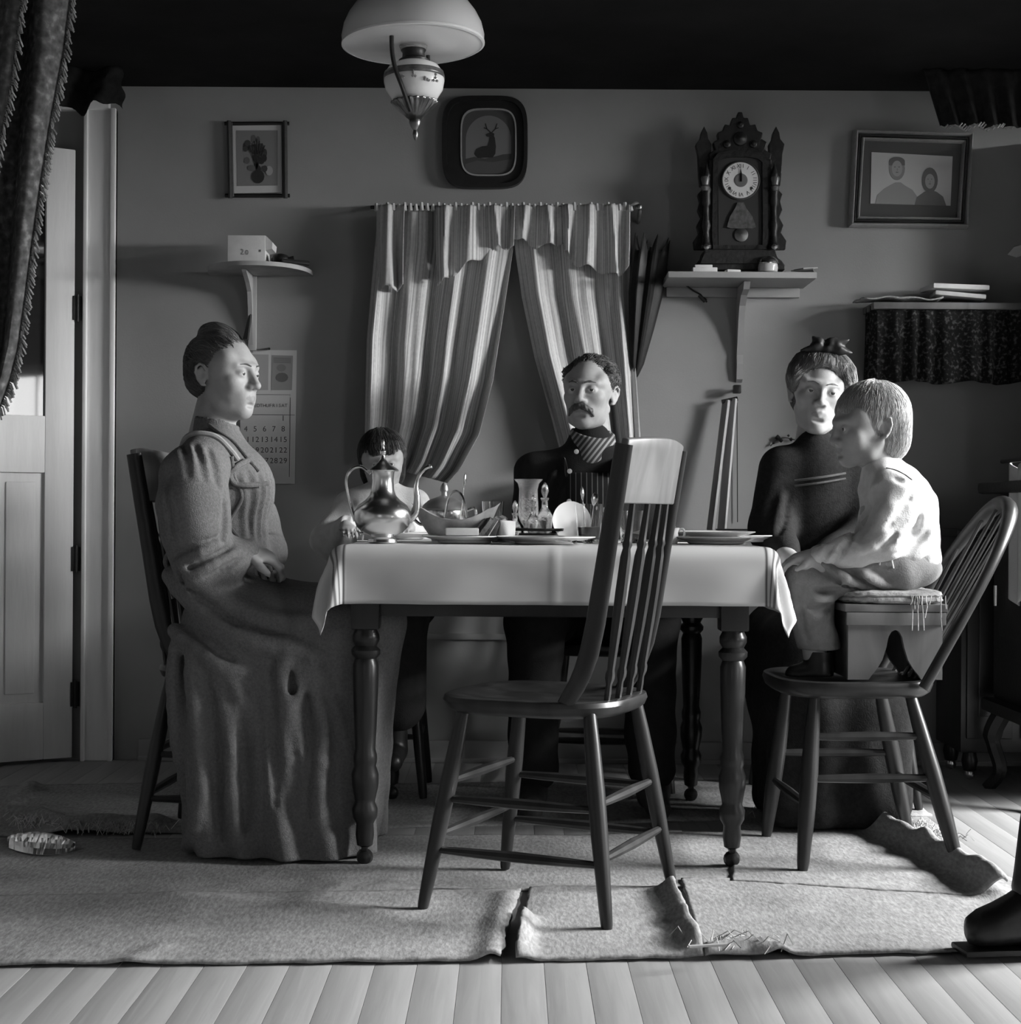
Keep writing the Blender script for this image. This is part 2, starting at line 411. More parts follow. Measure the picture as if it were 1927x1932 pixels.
threads('carpet_fringe', 'frayed carpet threads beside the crumpled foil', [f2(20, 1560), f2(150, 1575), f2(290, 1580)], 160, .045, .025)
threads('carpet_fringe', 'loose carpet threads at the curled carpet corner with the reed', [f2(1310, 1790), f2(1400, 1800), f2(1470, 1806)], 26, .07, .012)
# light reed on the front fold
MBt = MB().tube([FL(1300, 1786, .045), FL(1370, 1782, .042)], .003, 6); tag(MBt.obj('reed', M_PALEWOOD), 'pale reed lying across the carpet fold', 'reed')
# ------------------------------------------------------------------ dining table and its cloth
TX0, TX1, TY0, TY1, TZ = -.412, .618, 3.665, 4.62, .748
tb = thing('dining_table', 'dark wooden dining table with heavy turned legs', 'table', ((TX0 + TX1) / 2, (TY0 + TY1) / 2, 0))
def TL(x, y, z): return (x - (TX0 + TX1) / 2, y - (TY0 + TY1) / 2, z)
MB().box(TL((TX0 + TX1) / 2, (TY0 + TY1) / 2, TZ - .014), (TX1 - TX0 - .062, TY1 - TY0 - .062, .024), bev=.006).obj('tabletop', M_DARKWOOD, tb)
LX0, LX1, LY0, LY1 = -.336, .522, 3.715, 4.56
for yy in (LY0 - .008, LY1 + .008): MB().box(TL((LX0 + LX1) / 2, yy, .655), (LX1 - LX0, .022, .14), bev=.003).obj('apron', M_DARKWOOD, tb)
for xx in (LX0 - .008, LX1 + .008): MB().box(TL(xx, (LY0 + LY1) / 2, .655), (.022, LY1 - LY0, .14), bev=.003).obj('apron', M_DARKWOOD, tb)
legp = [(.012, .045), (.022, .05), (.026, .075), (.024, .10), (.034, .115), (.036, .135), (.028, .15), (.030, .16), (.037, .19), (.038, .215), (.030, .235), (.033, .245), (.033, .26), (.028, .275), (.031, .32), (.035, .42), (.036, .47), (.030, .485), (.040, .495), (.041, .505), (.030, .515), (.038, .528), (.038, .54), (.031, .552), (.031, .56)]
lm = MB().lathe([(r * .84, z) for r, z in legp], seg=20); lm.box((0, 0, .64), (.066, .066, .17), bev=.004)
lob = None
for lx in (LX0, LX1):
    for ly in (LY0, LY1):
        if lob is None: lob = lm.obj('leg', M_DARKWOOD, tb); o = lob
        else:
            o = bpy.data.objects.new('leg', lob.data); COL.objects.link(o); o.parent = tb
        o.location = TL(lx, ly, 0)
        c = MB().lathe([(.004, -.020), (.016, -.014), (.020, 0), (.016, .014), (.004, .020)], (0, 0, .022), 14, R=RX(PI / 2))
        c.box((0, 0, .043), (.014, .034, .010), bev=.002); c.obj('caster', M_BLACK, o)
OV = .128
def cloth(u, v):
    x = lerp(TX0 - OV - .02, TX1 + OV + .02, u); y = lerp(TY0 - OV, TY1 + OV, v)
    cx = max(TX0 + .026, min(TX1 - .026, x)); cy = max(TY0 + .026, min(TY1 - .026, y))
    ex, ey = x - cx, y - cy; rho = math.hypot(ex, ey)
    z = TZ + .002 + .0010 * nz2(x, y, 12)
    if rho < 1e-6: return Vector((x, y, z))
    th = math.atan2(abs(ey), abs(ex)); corner = math.sin(2 * th)
    rr = .034; arc = min(rho / rr, PI / 2)
    out = rr * math.sin(arc); drop = rr * (1 - math.cos(arc)); rest = max(0, rho - rr * PI / 2)
    wav = .004 * math.sin(x * 19 + y * 3) + .004 * nz2(x * 2, y * 2, 4)
    flare = .05 + .22 * corner
    out += rest * flare + (wav * min(1, rest / .05) if True else 0) + .02 * corner * math.sin(3 * PI * th / (PI / 2)) * min(1, rest / .06)
    out = max(out, .030 if rest > 0 else 0)
    drop += rest * math.sqrt(max(.3, 1 - flare * flare))
    out += .0035 * math.exp(-((x - .100) / .004)**2) * (1 - corner)
    dx, dy = ex / rho, ey / rho
    return Vector((cx + dx * out, cy + dy * out, z - drop))
def _clothm(N, L):
    tc = N.new('ShaderNodeTexCoord'); sp = N.new('ShaderNodeSeparateXYZ'); L.new(tc.outputs['UV'], sp.inputs[0])
    # distance from the nearer end, stripes at fixed distances
    a = N.new('ShaderNodeMath'); a.operation = 'SUBTRACT'; L.new(sp.outputs[0], a.inputs[0]); a.inputs[1].default_value = .5
    b = N.new('ShaderNodeMath'); b.operation = 'ABSOLUTE'; L.new(a.outputs[0], b.inputs[0])
    return b.outputs[0]
def st_stops():
    s = [(0, .60)]
    for c, w, g in ((.368, .0016, .05), (.383, .0022, .08), (.395, .004, .16), (.4045, .0016, .06)):
        s += [(c - w, .60), (c - w + .0006, g), (c + w - .0006, g), (c + w, .60)]
    return s
M_CLOTH = ramp_mat('striped_tablecloth', st_stops(), _clothm, .9, .1)
b_ = M_CLOTH.node_tree
tcx = MB().grid(cloth, 130, 120)
tco = tcx.obj('tablecloth', M_CLOTH, fix=False, ang=60); m = tco.modifiers.new('solidify', 'SOLIDIFY'); m.thickness = .0016; m.offset = 1
tag(tco, 'white tablecloth with dark border stripes draped over the dining table', 'tablecloth')

# ------------------------------------------------------------------ chairs
def seat_mesh(front, back, hw_f, hw_b, zt, th, dish=.012, n=36, rnd=3.2):
    """D-shaped plank seat: local +x is the front"""
    mb = MB(); rings = []
    def outline(k, s):
        a = 2 * PI * k / n; c, sn = math.cos(a), math.sin(a)
        e = 2 / rnd; ux = math.copysign(abs(c)**e, c); uy = math.copysign(abs(sn)**e, sn)
        x = lerp(back, front, (ux + 1) / 2); hw = lerp(hw_b, hw_f, (ux + 1) / 2)
        cx = (front + back) / 2
        return (cx + (x - cx) * s, uy * hw * s)
    prof = [(.0, zt - th, 1), (.90, zt - th, 0), (.97, zt - th * .75, 0), (1.0, zt - th * .35, 0), (.985, zt - .003, 0), (.95, zt, 0), (.82, zt - dish * .3, 0), (.6, zt - dish, 0), (.3, zt - dish, 0)]
    vs_ = []; fs = []
    prof = prof[1:]
    for s, z, _ in prof:
        for k in range(n): x, y = outline(k, s); vs_.append((x, y, z))
    m = len(prof)
    for i in range(m - 1):
        for k in range(n):
            k2 = (k + 1) % n; fs.append((i * n + k, i * n + k2, (i + 1) * n + k2, (i + 1) * n + k))
    fs += [tuple(range(n - 1, -1, -1)), tuple((m - 1) * n + k for k in range(n))]
    return mb.raw(vs_, fs)
def bez(pts, n=10): return catmull(pts, n)
def turned(p0, p1, prof, seg=10):
    p0, p1 = Vector(p0), Vector(p1)
    return MB().tube([p0.lerp(p1, t) for t, r in prof], [r for t, r in prof], seg)
LEGP = [(0, .011), (.03, .013), (.3, .0155), (.55, .0165), (.8, .0145), (1, .0115)]
RUNGP = [(0, .007), (.2, .0095), (.5, .0115), (.8, .0095), (1, .007)]
def spindle_chair(label, loc, rz, group=None):
    t = thing('spindle_chair', label, 'chair', loc, rz, group)
    ZS = .438
    seat_mesh(.215, -.185, .205, .185, ZS, .036).obj('seat', M_CHAIRWOOD, t)
    tops = {(1, 1): (.14, .145), (1, -1): (.14, -.145), (-1, 1): (-.135, .135), (-1, -1): (-.135, -.135)}
    feet = {(1, 1): (.205, .205), (1, -1): (.205, -.205), (-1, 1): (-.20, .20), (-1, -1): (-.20, -.20)}
    def on(k, z):
        a, b = Vector((*feet[k], 0)), Vector((*tops[k], ZS - .02)); return a.lerp(b, z / (ZS - .02))
    for k in tops:
        turned(on(k, .0), on(k, ZS - .022), [(0, .0105), (.02, .012), (.10, .0135), (.4, .0175), (.62, .0185), (.85, .016), (1, .013)]).obj('leg', M_CHAIRWOOD, t)
    for (a, b, zs) in (((1, 1), (1, -1), (.26, .15)), ((-1, 1), (-1, -1), (.235, .13)), ((1, 1), (-1, 1), (.225, .12)), ((1, -1), (-1, -1), (.225, .12))):
        for z in zs: turned(on(a, z), on(b, z), RUNGP, 8).obj('rung', M_CHAIRWOOD, t)
    def back(z):  # u of the back plane at height z
        return poly_at([(ZS - .02, -.085), (.47, -.118), (.52, -.142), (.60, -.160), (.75, -.185), (.97, -.222)], z)[0]
    for s in (-1, 1):
        mb = MB(); zz = [ZS - .02, .45, .47, .50, .54, .60, .68, .76, .85, .955]
        pts = [Vector((back(z), s * (.166 + .006 * (z - .44) / .5), z)) for z in zz]
        mb.tube(pts, [.016, .018, .019, .020, .021, .021, .0205, .020, .020, .019], 12, flat=.55, up=(1, 0, 0)); mb.obj('stile', M_CHAIRWOOD, t)
    # crest: broad curved panel
    def cr(u, v):
        yy = lerp(-.172, .172, u); z = lerp(.838, .966, v) + (.004 if v > .5 else 0) * math.sin(PI * u) * 2
        return Vector((back(z) - .022 * math.cos(PI * (u - .5)), yy, z))
    c = MB().grid(cr, 20, 6); co = c.obj('crest', M_CREST, t, fix=False); m = co.modifiers.new('solidify', 'SOLIDIFY'); m.thickness = .018; m.offset = 0
    bv = co.modifiers.new('bevel', 'BEVEL'); bv.width = .004; bv.segments = 2
    for yy in (-.105, -.035, .035, .105):
        a = Vector((-.150 + .02 * 0, yy * .92, ZS - .02)); a.x = -.155; b = Vector((back(.85) - .022 * math.cos(PI * yy / .356), yy, .85))
        turned(a, b, [(0, .006), (.08, .0075), (.12, .0065), (.15, .0105), (.17, .0105), (.19, .008), (.4, .0115), (.55, .0125), (.72, .0115), (.76, .0085), (.78, .011), (.80, .0085), (.9, .0075), (1, .006)], 8).obj('spindle', M_CHAIRWOOD, t)
    return t
M_CREST = ramp_mat('chair_crest_wood', [(.3, .10), (.7, .22)], _wood(14, (1, 1, .2)), .30, .6, .05)
sp0 = spindle_chair('dark spindle-back side chair with broad crest, empty, before the table', (.0945, 3.385, .010), math.atan2(.412, -.911))
copy_tree(sp0, (-.685, 4.02, .010), math.radians(-4), 'dark spindle-back chair under the woman in the full-sleeved dress')
copy_tree(sp0, (.30, 4.90, 0), math.radians(-97), 'dark side chair under the moustached man')
copy_tree(sp0, (.94, 4.64, .005), math.radians(-90), 'dark side chair under the woman with a bow in her hair')
stl = thing('stool', 'dark wooden stool under the child behind the coffee pot', 'stool', (-.385, 4.70, 0))
seat_mesh(.15, -.15, .15, .15, .53, .03, .004).obj('seat', M_CHAIRWOOD, stl)
for sx in (-1, 1):
    for sy in (-1, 1): turned((sx * .14, sy * .14, .006), (sx * .09, sy * .09, .505), LEGP).obj('leg', M_CHAIRWOOD, stl)
for (a_, b_) in (((-1, -1), (1, -1)), ((-1, 1), (1, 1)), ((-1, -1), (-1, 1)), ((1, -1), (1, 1))): turned((a_[0] * .122, a_[1] * .122, .18), (b_[0] * .122, b_[1] * .122, .18), RUNGP, 8).obj('rung', M_CHAIRWOOD, stl)
def bow_chair(label, loc, rz):
    t = thing('bow_back_chair', label, 'chair', loc, rz)
    ZS = .430
    seat_mesh(.205, -.175, .20, .19, ZS, .040, .010).obj('seat', M_CHAIRWOOD, t)
    tops = {(1, 1): (.125, .14), (1, -1): (.125, -.14), (-1, 1): (-.10, .13), (-1, -1): (-.10, -.13)}
    feet = {(1, 1): (.165, .195), (1, -1): (.165, -.195), (-1, 1): (-.20, .195), (-1, -1): (-.20, -.195)}
    def on(k, z):
        a, b = Vector((*feet[k], 0)), Vector((*tops[k], ZS - .025)); return a.lerp(b, z / (ZS - .025))
    for k in tops: turned(on(k, 0), on(k, ZS - .03), [(0, .012), (.05, .0145), (.3, .0195), (.55, .0205), (.8, .017), (1, .013)]).obj('leg', M_CHAIRWOOD, t)
    for (a, b, zs) in (((1, 1), (1, -1), (.145,)), ((-1, 1), (-1, -1), (.16,)), ((1, 1), (-1, 1), (.205, .30)), ((1, -1), (-1, -1), (.215,))):
        for z in zs: turned(on(a, z), on(b, z), [(0, .008), (.3, .0105), (.5, .0115), (.7, .0105), (1, .008)], 8).obj('rung', M_CHAIRWOOD, t)
    # hoop: broad bent bow leaning back
    pts = []; rad = []
    for k in range(33):
        a = PI * k / 32; yy = -.185 * math.cos(a); hz = math.sin(a)**.62
        z = ZS - .015 + .43 * hz; pts.append(Vector((-.125 - .225 * (z - ZS) / .41 - .02 * math.sin(a), yy, z))); rad.append(.0135 + .0085 * math.sin(a)**3)
    MB().tube(pts, rad, 12, flat=.75).obj('hoop', M_CHAIRWOOD, t)
    for yy in (-.125, -.075, -.025, .025, .075, .125):
        a = math.acos(max(-1, min(1, -yy * 1.12 / .185))); z = ZS - .015 + .43 * math.sin(a)**.62
        turned((-.128, yy * .85, ZS - .015), (-.125 - .225 * (z - ZS) / .41 - .02 * math.sin(a), yy * 1.12, z), [(0, .0052), (.4, .0068), (1, .0046)], 8).obj('spindle', M_CHAIRWOOD, t)
    return t
bow_chair('bow-back chair carrying the boy on a wooden box', (.828, 3.842, .013), math.radians(183))

# ------------------------------------------------------------------ wooden box the boy sits on, with folded cloth
BXc = P(1668, 1200, 3.80); BZ0 = .444
bx = thing('step_box', 'wooden box stool with arched cutout standing on the bow-back chair', 'box', (BXc.x, 3.80, BZ0), math.radians(2))
bw, bd, bh = .222, .20, .176
def arch_panel(y):
    mb = MB(); n = 18; zt = bh - .018
    ar = [(-.062, 0), (-.055, .010), (-.042, .026), (-.030, .046), (-.021, .075), (-.016, .100), (-.009, .112), (0, .116)]
    ar = ar + [(-a, b) for a, b in ar[-2::-1]]
    poly = [(-bw / 2, 0)] + ar + [(bw / 2, 0), (bw / 2, zt), (-bw / 2, zt)]
    # split into quads strips for a clean concave shape
    vs_, fs = [], []
    cols = [(-bw / 2, 0)] + ar + [(bw / 2, 0)]
    for (x, z) in cols: vs_ += [(x, y, z), (x, y, zt), (x, y + .014, z), (x, y + .014, zt)]
    for i in range(len(cols) - 1):
        a, b = i * 4, i * 4 + 4
        fs += [(a, b, b + 1, a + 1), (a + 2, a + 3, b + 3, b + 2), (a, a + 2, b + 2, b), (a + 1, b + 1, b + 3, a + 3)]
    e = (len(cols) - 1) * 4; fs += [(0, 1, 3, 2), (e, e + 2, e + 3, e + 1)]
    return mb.raw(vs_, fs)
arch_panel(-bd / 2).obj('side_panel', M_MIDWOOD, bx, smooth=False); arch_panel(bd / 2 - .014).obj('side_panel', M_MIDWOOD, bx, smooth=False)
for s in (-1, 1): MB().box((s * (bw / 2 - .014), 0, (bh - .018) / 2), (.016, bd - .03, bh - .018), bev=.002).obj('end_panel', M_MIDWOOD, bx)
MB().box((0, 0, bh - .009), (bw + .02, bd + .02, .018), bev=.003).obj('lid', M_MIDWOOD, bx)
MB().box((0, -bd / 2 - .004, bh - .034), (bw + .012, .012, .03), bev=.003).obj('band', M_MIDWOOD, bx)
cb = MB(); zb = BZ0 + bh
def cush(u, v):
    a = 2 * PI * u; e = .5
    prof = [(0.55, 0), (.96, .001), (1.03, .007), (1.02, .013), (.99, .016), (1.02, .020), (1.0, .026), (.9, .030), (.5, .032), (.0, .033)]
    i = v * (len(prof) - 1); j = min(int(i), len(prof) - 2); s = lerp(prof[j][0], prof[j + 1][0], i - j); z = lerp(prof[j][1], prof[j + 1][1], i - j)
    c, sn = math.cos(a), math.sin(a); ux = math.copysign(abs(c)**e, c); uy = math.copysign(abs(sn)**e, sn)
    w = 1 + .03 * nz2(c * 3, sn * 3 + z * 40, 2)
    return Vector((BXc.x + .004 + ux * s * .118 * w, 3.80 + uy * s * .112 * w, zb + .0005 + z + .003 * nz2(c * 4, sn * 4, 2) * (1 if 0 < v < 1 else 0)))
M_PAD = mat('folded_cloth_pad', .30, .95, .1, var=.4, vscale=60, bump=.4, bscale=220)
cp = MB().grid(cush, 60, 18).obj('folded_pad', M_PAD, fix=True); tag(cp, 'ragged folded cloth pad on the box under the boy', 'cushion')
fr = MB()
for k in range(16):
    x0 = BXc.x + random.uniform(.03, .125); y0 = 3.80 - .112; l = random.choice([.02, .03, .05, .08])
    if x0 > BXc.x + .11: y0 += random.uniform(0, .08)
    fr.tube([(x0, y0 - .002, zb + .02), (x0 + random.uniform(-.004, .004), y0 - .008, zb + .02 - l * .5), (x0 + random.uniform(-.006, .006), y0 - .008, zb + .02 - l)], .0012, 4)
fr.obj('fringe', M_THREAD, cp)

# ------------------------------------------------------------------ dark furniture along the right of the back wall
cbx0, cbx1, cy0 = P(1812, 1100, 4.95).x, 1.745, 4.93
ztop = P(1860, 1012, cy0).z
cab = thing('cabinet', 'low dark wooden cabinet on casters below the curtained shelf', 'cabinet', ((cbx0 + cbx1) / 2, 5.08, 0))
cw = cbx1 - cbx0; cd = .29
MB().box((0, 0, (ztop + .09) / 2), (cw, cd, ztop - .09), bev=.006).obj('body', M_DARKWOOD, cab)
MB().box((0, -.006, ztop + .010), (cw + .04, cd + .03, .022), bev=.005).obj('top', M_DARKWOOD, cab)
for k in range(2):
    xx = -cw / 4 + k * cw / 2
    dd = MB().box((xx, -cd / 2 - .008, (ztop + .09) / 2), (cw / 2 - .03, .016, ztop - .18), bev=.004).obj('door', M_DARKWOOD, cab)
    MB().box((xx, -cd / 2 - .018, (ztop + .09) / 2), (cw / 2 - .10, .008, ztop - .32), bev=.003).obj('field', M_DARKWOOD, dd)
    MB().lathe([(.0, 0), (.012, .004), (.013, .012), (.0, .02)], (xx + (.05 - k * .10), -cd / 2 - .018, ztop * .55), 12, R=RX(PI / 2)).obj('knob', M_BRASS, dd)
for sx in (-1, 1):
    for sy in (-1, 1):
        lg = MB().lathe([(.02, .03), (.026, .06), (.02, .09)], (sx * (cw / 2 - .04), sy * (cd / 2 - .04), 0), 12); lg.obj('foot', M_DARKWOOD, cab)
        MB().lathe([(.002, 0.0), (.014, .005), (.018, .016), (.014, .028), (.004, .033)], (sx * (cw / 2 - .04), sy * (cd / 2 - .04), 0), 12).obj('caster', M_SILVER, cab)
# cast-iron stove between the cabinet and the window
SX, SY = 1.715, 4.62
sv = thing('stove', 'black cast-iron stove with curved legs beside the low cabinet', 'stove', (SX, SY, 0))
MB().box((0, 0, .58), (.50, .42, .62), bev=.02).obj('firebox', M_BLACK, sv)
MB().box((0, 0, .91), (.58, .48, .035), bev=.012).obj('cooktop', M_BLACK, sv)
MB().box((0, 0, .255), (.56, .46, .04), bev=.012).obj('base', M_BLACK, sv)
MB().tube([(.08, .06, .92), (.08, .06, ZC)], .075, 20).obj('stovepipe', M_BLACK, sv)
for sx in (-1, 1):
    for sy in (-1, 1):
        MB().tube(bez([(sx * .22, sy * .17, .25), (sx * .25, sy * .20, .16), (sx * .23, sy * .185, .06), (sx * .26, sy * .21, 0)], 5), [.03] * 6 + [.022] * 5 + [.02] * 5, 8).obj('leg', M_BLACK, sv)
dd = MB().box((-.255, -.02, .60), (.014, .26, .26), bev=.006).obj('door', M_BLACK, sv); MB().tube([(-.275, .09, .62), (-.275, .09, .56)], .007, 8).obj('handle', M_SILVER, dd)
# pale towel on a bar at the front of the stove
tw = MB().grid(lambda u, v: Vector((1.447 + .008 * math.sin(u * 14), lerp(4.44, 4.62, u), lerp(.97, .58, v) + .01 * math.sin(u * 9))), 26, 12)
tag(tw.obj('towel', mat('towel_cloth', .42, .9, .1, bump=.2, bscale=200), solid=.004), 'pale towel hanging on the side of the black stove', 'towel')
MB_ = MB().tube([(1.440, 4.42, .985), (1.440, 4.66, .985)], .006, 8); MB_.tube([(1.440, 4.43, .985), (1.455, 4.435, .92)], .005, 6); MB_.obj('towel_bar', M_BLACK, sv).location = (-SX, -SY, 0)

cu = thing('blocker', 'dark narrow cupboard added unseen beyond the stove to shade the back wall', 'blocker', (2.24, 4.64, 0))  # added out-of-view case with doors, keeps window light off the back wall
MB().box((0, 0, .79), (.44, .36, 1.46), bev=.006).obj('body', M_DARKWOOD, cu); MB().box((0, 0, 1.535), (.48, .40, .03), bev=.008).obj('top', M_DARKWOOD, cu); MB().box((0, 0, .03), (.46, .38, .06), bev=.006).obj('plinth', M_DARKWOOD, cu)
for k in (-1, 1):
    dd = MB().box((k * .105, -.186, .80), (.195, .016, 1.36), bev=.004).obj('door', M_DARKWOOD, cu); MB().lathe([(.0, 0), (.010, .004), (.011, .010), (.0, .018)], (k * .025, -.194, .82), 12, R=RX(PI / 2)).obj('knob', M_BRASS, dd)
wr = thing('occluder', 'tall dark wardrobe added unseen beyond the curtained shelf to shade the corner', 'occluder', (2.14, 5.08, 0))  # added tall case out of view, there to darken the back right corner
MB().box((.02, 0, 1.04), (.68, .33, 1.98), bev=.006).obj('body', M_DARKWOOD, wr); MB().box((.02, -.004, 2.05), (.70, .36, .05), bev=.012).obj('cornice', M_DARKWOOD, wr); MB().box((.02, -.004, .04), (.69, .35, .08), bev=.006).obj('plinth', M_DARKWOOD, wr)
for k in (-1, 1):
    dd = MB().box((k * .175, -.181, 1.06), (.33, .018, 1.80), bev=.004).obj('door', M_DARKWOOD, wr); MB().lathe([(.0, 0), (.012, .004), (.013, .012), (.0, .02)], (k * .03, -.19, 1.05), 12, R=RX(PI / 2)).obj('knob', M_BRASS, dd)
# ------------------------------------------------------------------ curtained shelf, right
def _floral(sc, lo=.42, hi=.62):
    def f(N, L):
        tc = N.new('ShaderNodeTexCoord'); v = N.new('ShaderNodeTexVoronoi'); v.inputs['Scale'].default_value = sc; v.feature = 'SMOOTH_F1'
        nz = N.new('ShaderNodeTexNoise'); nz.inputs['Scale'].default_value = sc * 1.3; nz.inputs['Detail'].default_value = 5
        L.new(tc.outputs['Object'], v.inputs['Vector']); L.new(tc.outputs['Object'], nz.inputs['Vector'])
        mx = N.new('ShaderNodeMix'); mx.inputs[0].default_value = .6; L.new(v.outputs['Distance'], mx.inputs[2]); L.new(nz.outputs[0], mx.inputs[3]); return mx.outputs[0]
    return f
M_FLORAL = ramp_mat('dark_floral_cloth', [(.40, .014), (.50, .020), (.58, .075), (.68, .12)], _floral(95), .9, .1)
M_PORT = ramp_mat('portiere_cloth', [(.30, .05), (.52, .10), (.66, .20)], _floral(60), .95, .1, .2)
sx0, sx1 = P(1655, 600, 5.13).x, 1.745
zs_ = P(1700, 577, 5.12).z
sh = thing('curtained_shelf', 'wall shelf hung with a dark floral pleated curtain', 'shelf', (0, 0, 0))
MB().box(((sx0 + sx1) / 2, 5.19, zs_), (sx1 - sx0 + .03, .16, .022), bev=.003).obj('board', M_MIDWOOD, sh)
zh = P(1800, 722, 5.12).z
def skirt(u, v):
    if u < .18: q = u / .18; x, y = sx0 + .0, lerp(5.25, 5.135, q)
    else: q = (u - .18) / .82; x, y = lerp(sx0, sx1, q), 5.125
    a = u * 70 + 1.5 * math.sin(u * 17)
    amp = .012 * (.4 + .6 * v)
    x += (0 if u > .18 else amp * math.sin(a) - .01); y += (amp * math.sin(a) if u > .18 else 0)
    return Vector((x, y, lerp(zs_ + .004, zh, v) + (.006 * math.sin(u * 23) if v > .9 else 0)))
MB().grid(skirt, 220, 10).obj('pleated_skirt', M_FLORAL, sh, fix=False, solid=.002)
def paperpile(name, label, c, dims, mt, rz=0, rx=0):
    mb = MB().box((0, 0, 0), dims, bev=min(dims) * .2); o = mb.obj(name, mt); o.location = c; o.rotation_euler = (rx, 0, rz); return tag(o, label, 'papers')
ztp = zs_ + .011
def wavy_sheet(name, label, c, w, d, rz, th=.004, amp=.008, mt=None):
    def g(u, v):
        q = RZ(rz) @ Vector(((u - .5) * w, (v - .5) * d, 0))
        return Vector((c[0] + q.x, c[1] + q.y, c[2] + amp * (nz2(q.x + c[0], q.y + c[2] * 3, 16) + .5)))
    return tag(MB().grid(g, 24, 10).obj(name, mt or M_PAPER, solid=th), label, 'papers')
pa = P(1700, 560, 5.18); wavy_sheet('newspaper', 'crumpled newspaper lying on the curtained shelf', (pa.x - .01, 5.18, ztp + .008), .26, .13, .08, .004, .012, mat('newsprint', .34, .9, .1, var=.35, vscale=120))
pa = P(1790, 535, 5.18); paperpile('pamphlet', 'upper pale pamphlet lying tilted on the curtained shelf', (pa.x + .02, 5.18, ztp + .052), (.185, .13, .016), M_PAPER, .05, 0).rotation_euler = (0, .02, .08)
paperpile('pamphlet', 'lower pale pamphlet half under the other on the curtained shelf', (pa.x + .03, 5.18, ztp + .027), (.16, .12, .014), M_PAPER, -.12, 0).rotation_euler = (0, .10, -.1)
# dark draped valance in the top right corner with a twisted fringe
def topdr(u, v):
    x0 = lerp(P(1742, 170, 5.0).x, P(1775, 240, 5.0).x, v); x = lerp(x0, 1.745, u)
    return Vector((x, 5.0 + .02 * math.sin(u * 42) * (.4 + .6 * v), lerp(ZC - .002, P(1800, 238, 5.0).z, v) + .004 * math.sin(u * 30)))
M_DRAPE = mat('dark_drape', .018, .95, .1, var=.4, vscale=30)
td = MB().grid(topdr, 90, 12).obj('dark_valance', M_DRAPE, fix=False, solid=.003); tag(td, 'dark cloth valance with pale fringe hanging above the double portrait', 'valance')
fr = MB()
for k in range(22):
    u = k / 40; p = topdr(u, 1); fr.tube([p, p + Vector((.012, -.006, -.008)), p + Vector((.022, -.004, .004))], .0028, 5)
fr.obj('fringe', mat('pale_fringe', .34, .9, .1, var=.3, vscale=50), td)
# dark drape bunched over the door head
def lefttop(u, v):
    x = lerp(-2.35, P(230, 100, 5.05).x + .006 * math.sin(v * 12), u)
    zb_ = P(200, 202, 5.05).z + .016 * math.sin(u * 41) + .010 * math.sin(u * 97)
    return Vector((x, 5.05 + .03 * math.sin(u * 50 + v * 2), lerp(ZC - .002, zb_, v)))
lt = MB().grid(lefttop, 110, 16).obj('door_valance', M_DRAPE, fix=False, solid=.003); tag(lt, 'dark drape bunched over the head of the door', 'valance')
# portiere sweeping down at the left, nearer the camera
YP = 3.45
pe = [(0, 128), (.12, 118), (.28, 96), (.42, 80), (.57, 64), (.71, 50), (.82, 38), (.9, 22), (1.0, -8)]
def portiere(u, v):
    yy = lerp(-270, 800, v); vv = max(0, (yy) / 800)
    xr = poly_at(pe, vv)[0] + (0 if yy > 0 else -yy * .10)
    x = lerp(-330 + 120 * v, xr, u)
    q = P(x, yy, YP); a = u * 26 + 1.3 * math.sin(3 * u + 2 * v)
    return Vector((q.x, YP + .035 * math.sin(a) - .06 * (1 - u) * v, min(q.z, ZC - .003)))
po = MB().grid(portiere, 90, 60).obj('portiere', M_PORT, fix=False, solid=.004); tag(po, 'patterned dark portiere with fringed edge swept back before the glazed door', 'curtain')
fr = MB()
for k in range(260):
    v = .18 + .8 * k / 260; p = portiere(1, v); j = random.uniform(.006, .018)
    fr.tube([p, p + Vector((j * .6, -.004, -.004)), p + Vector((j, -.003, -.012 - random.random() * .01))], .0022, 4, caps=False)
f_ = fr.obj('fringe', mat('portiere_fringe', .26, .9, .1, var=.5, vscale=50), po)
def port2(u, v):
    yy = lerp(-270, 330, v); x = lerp(-260, poly_at([(0, 50), (.45, 45), (.7, 28), (1, -6)], v)[0], u); q = P(x, yy, YP - .07)
    return Vector((q.x, YP - .075 + .02 * math.sin(u * 18), min(q.z, ZC - .003)))
MB().grid(port2, 50, 30).obj('overfold', M_PORT, po, fix=False, solid=.004)
fr = MB()
for k in range(120):
    v = .2 + .8 * k / 120; p = port2(1, v); j = random.uniform(.004, .016)
    fr.tube([p, p + Vector((j * .6, -.004, -.003)), p + Vector((j, -.003, -.012 - random.random() * .01))], .002, 4, caps=False)
fr.obj('fringe', MATS['portiere_fringe'], po)
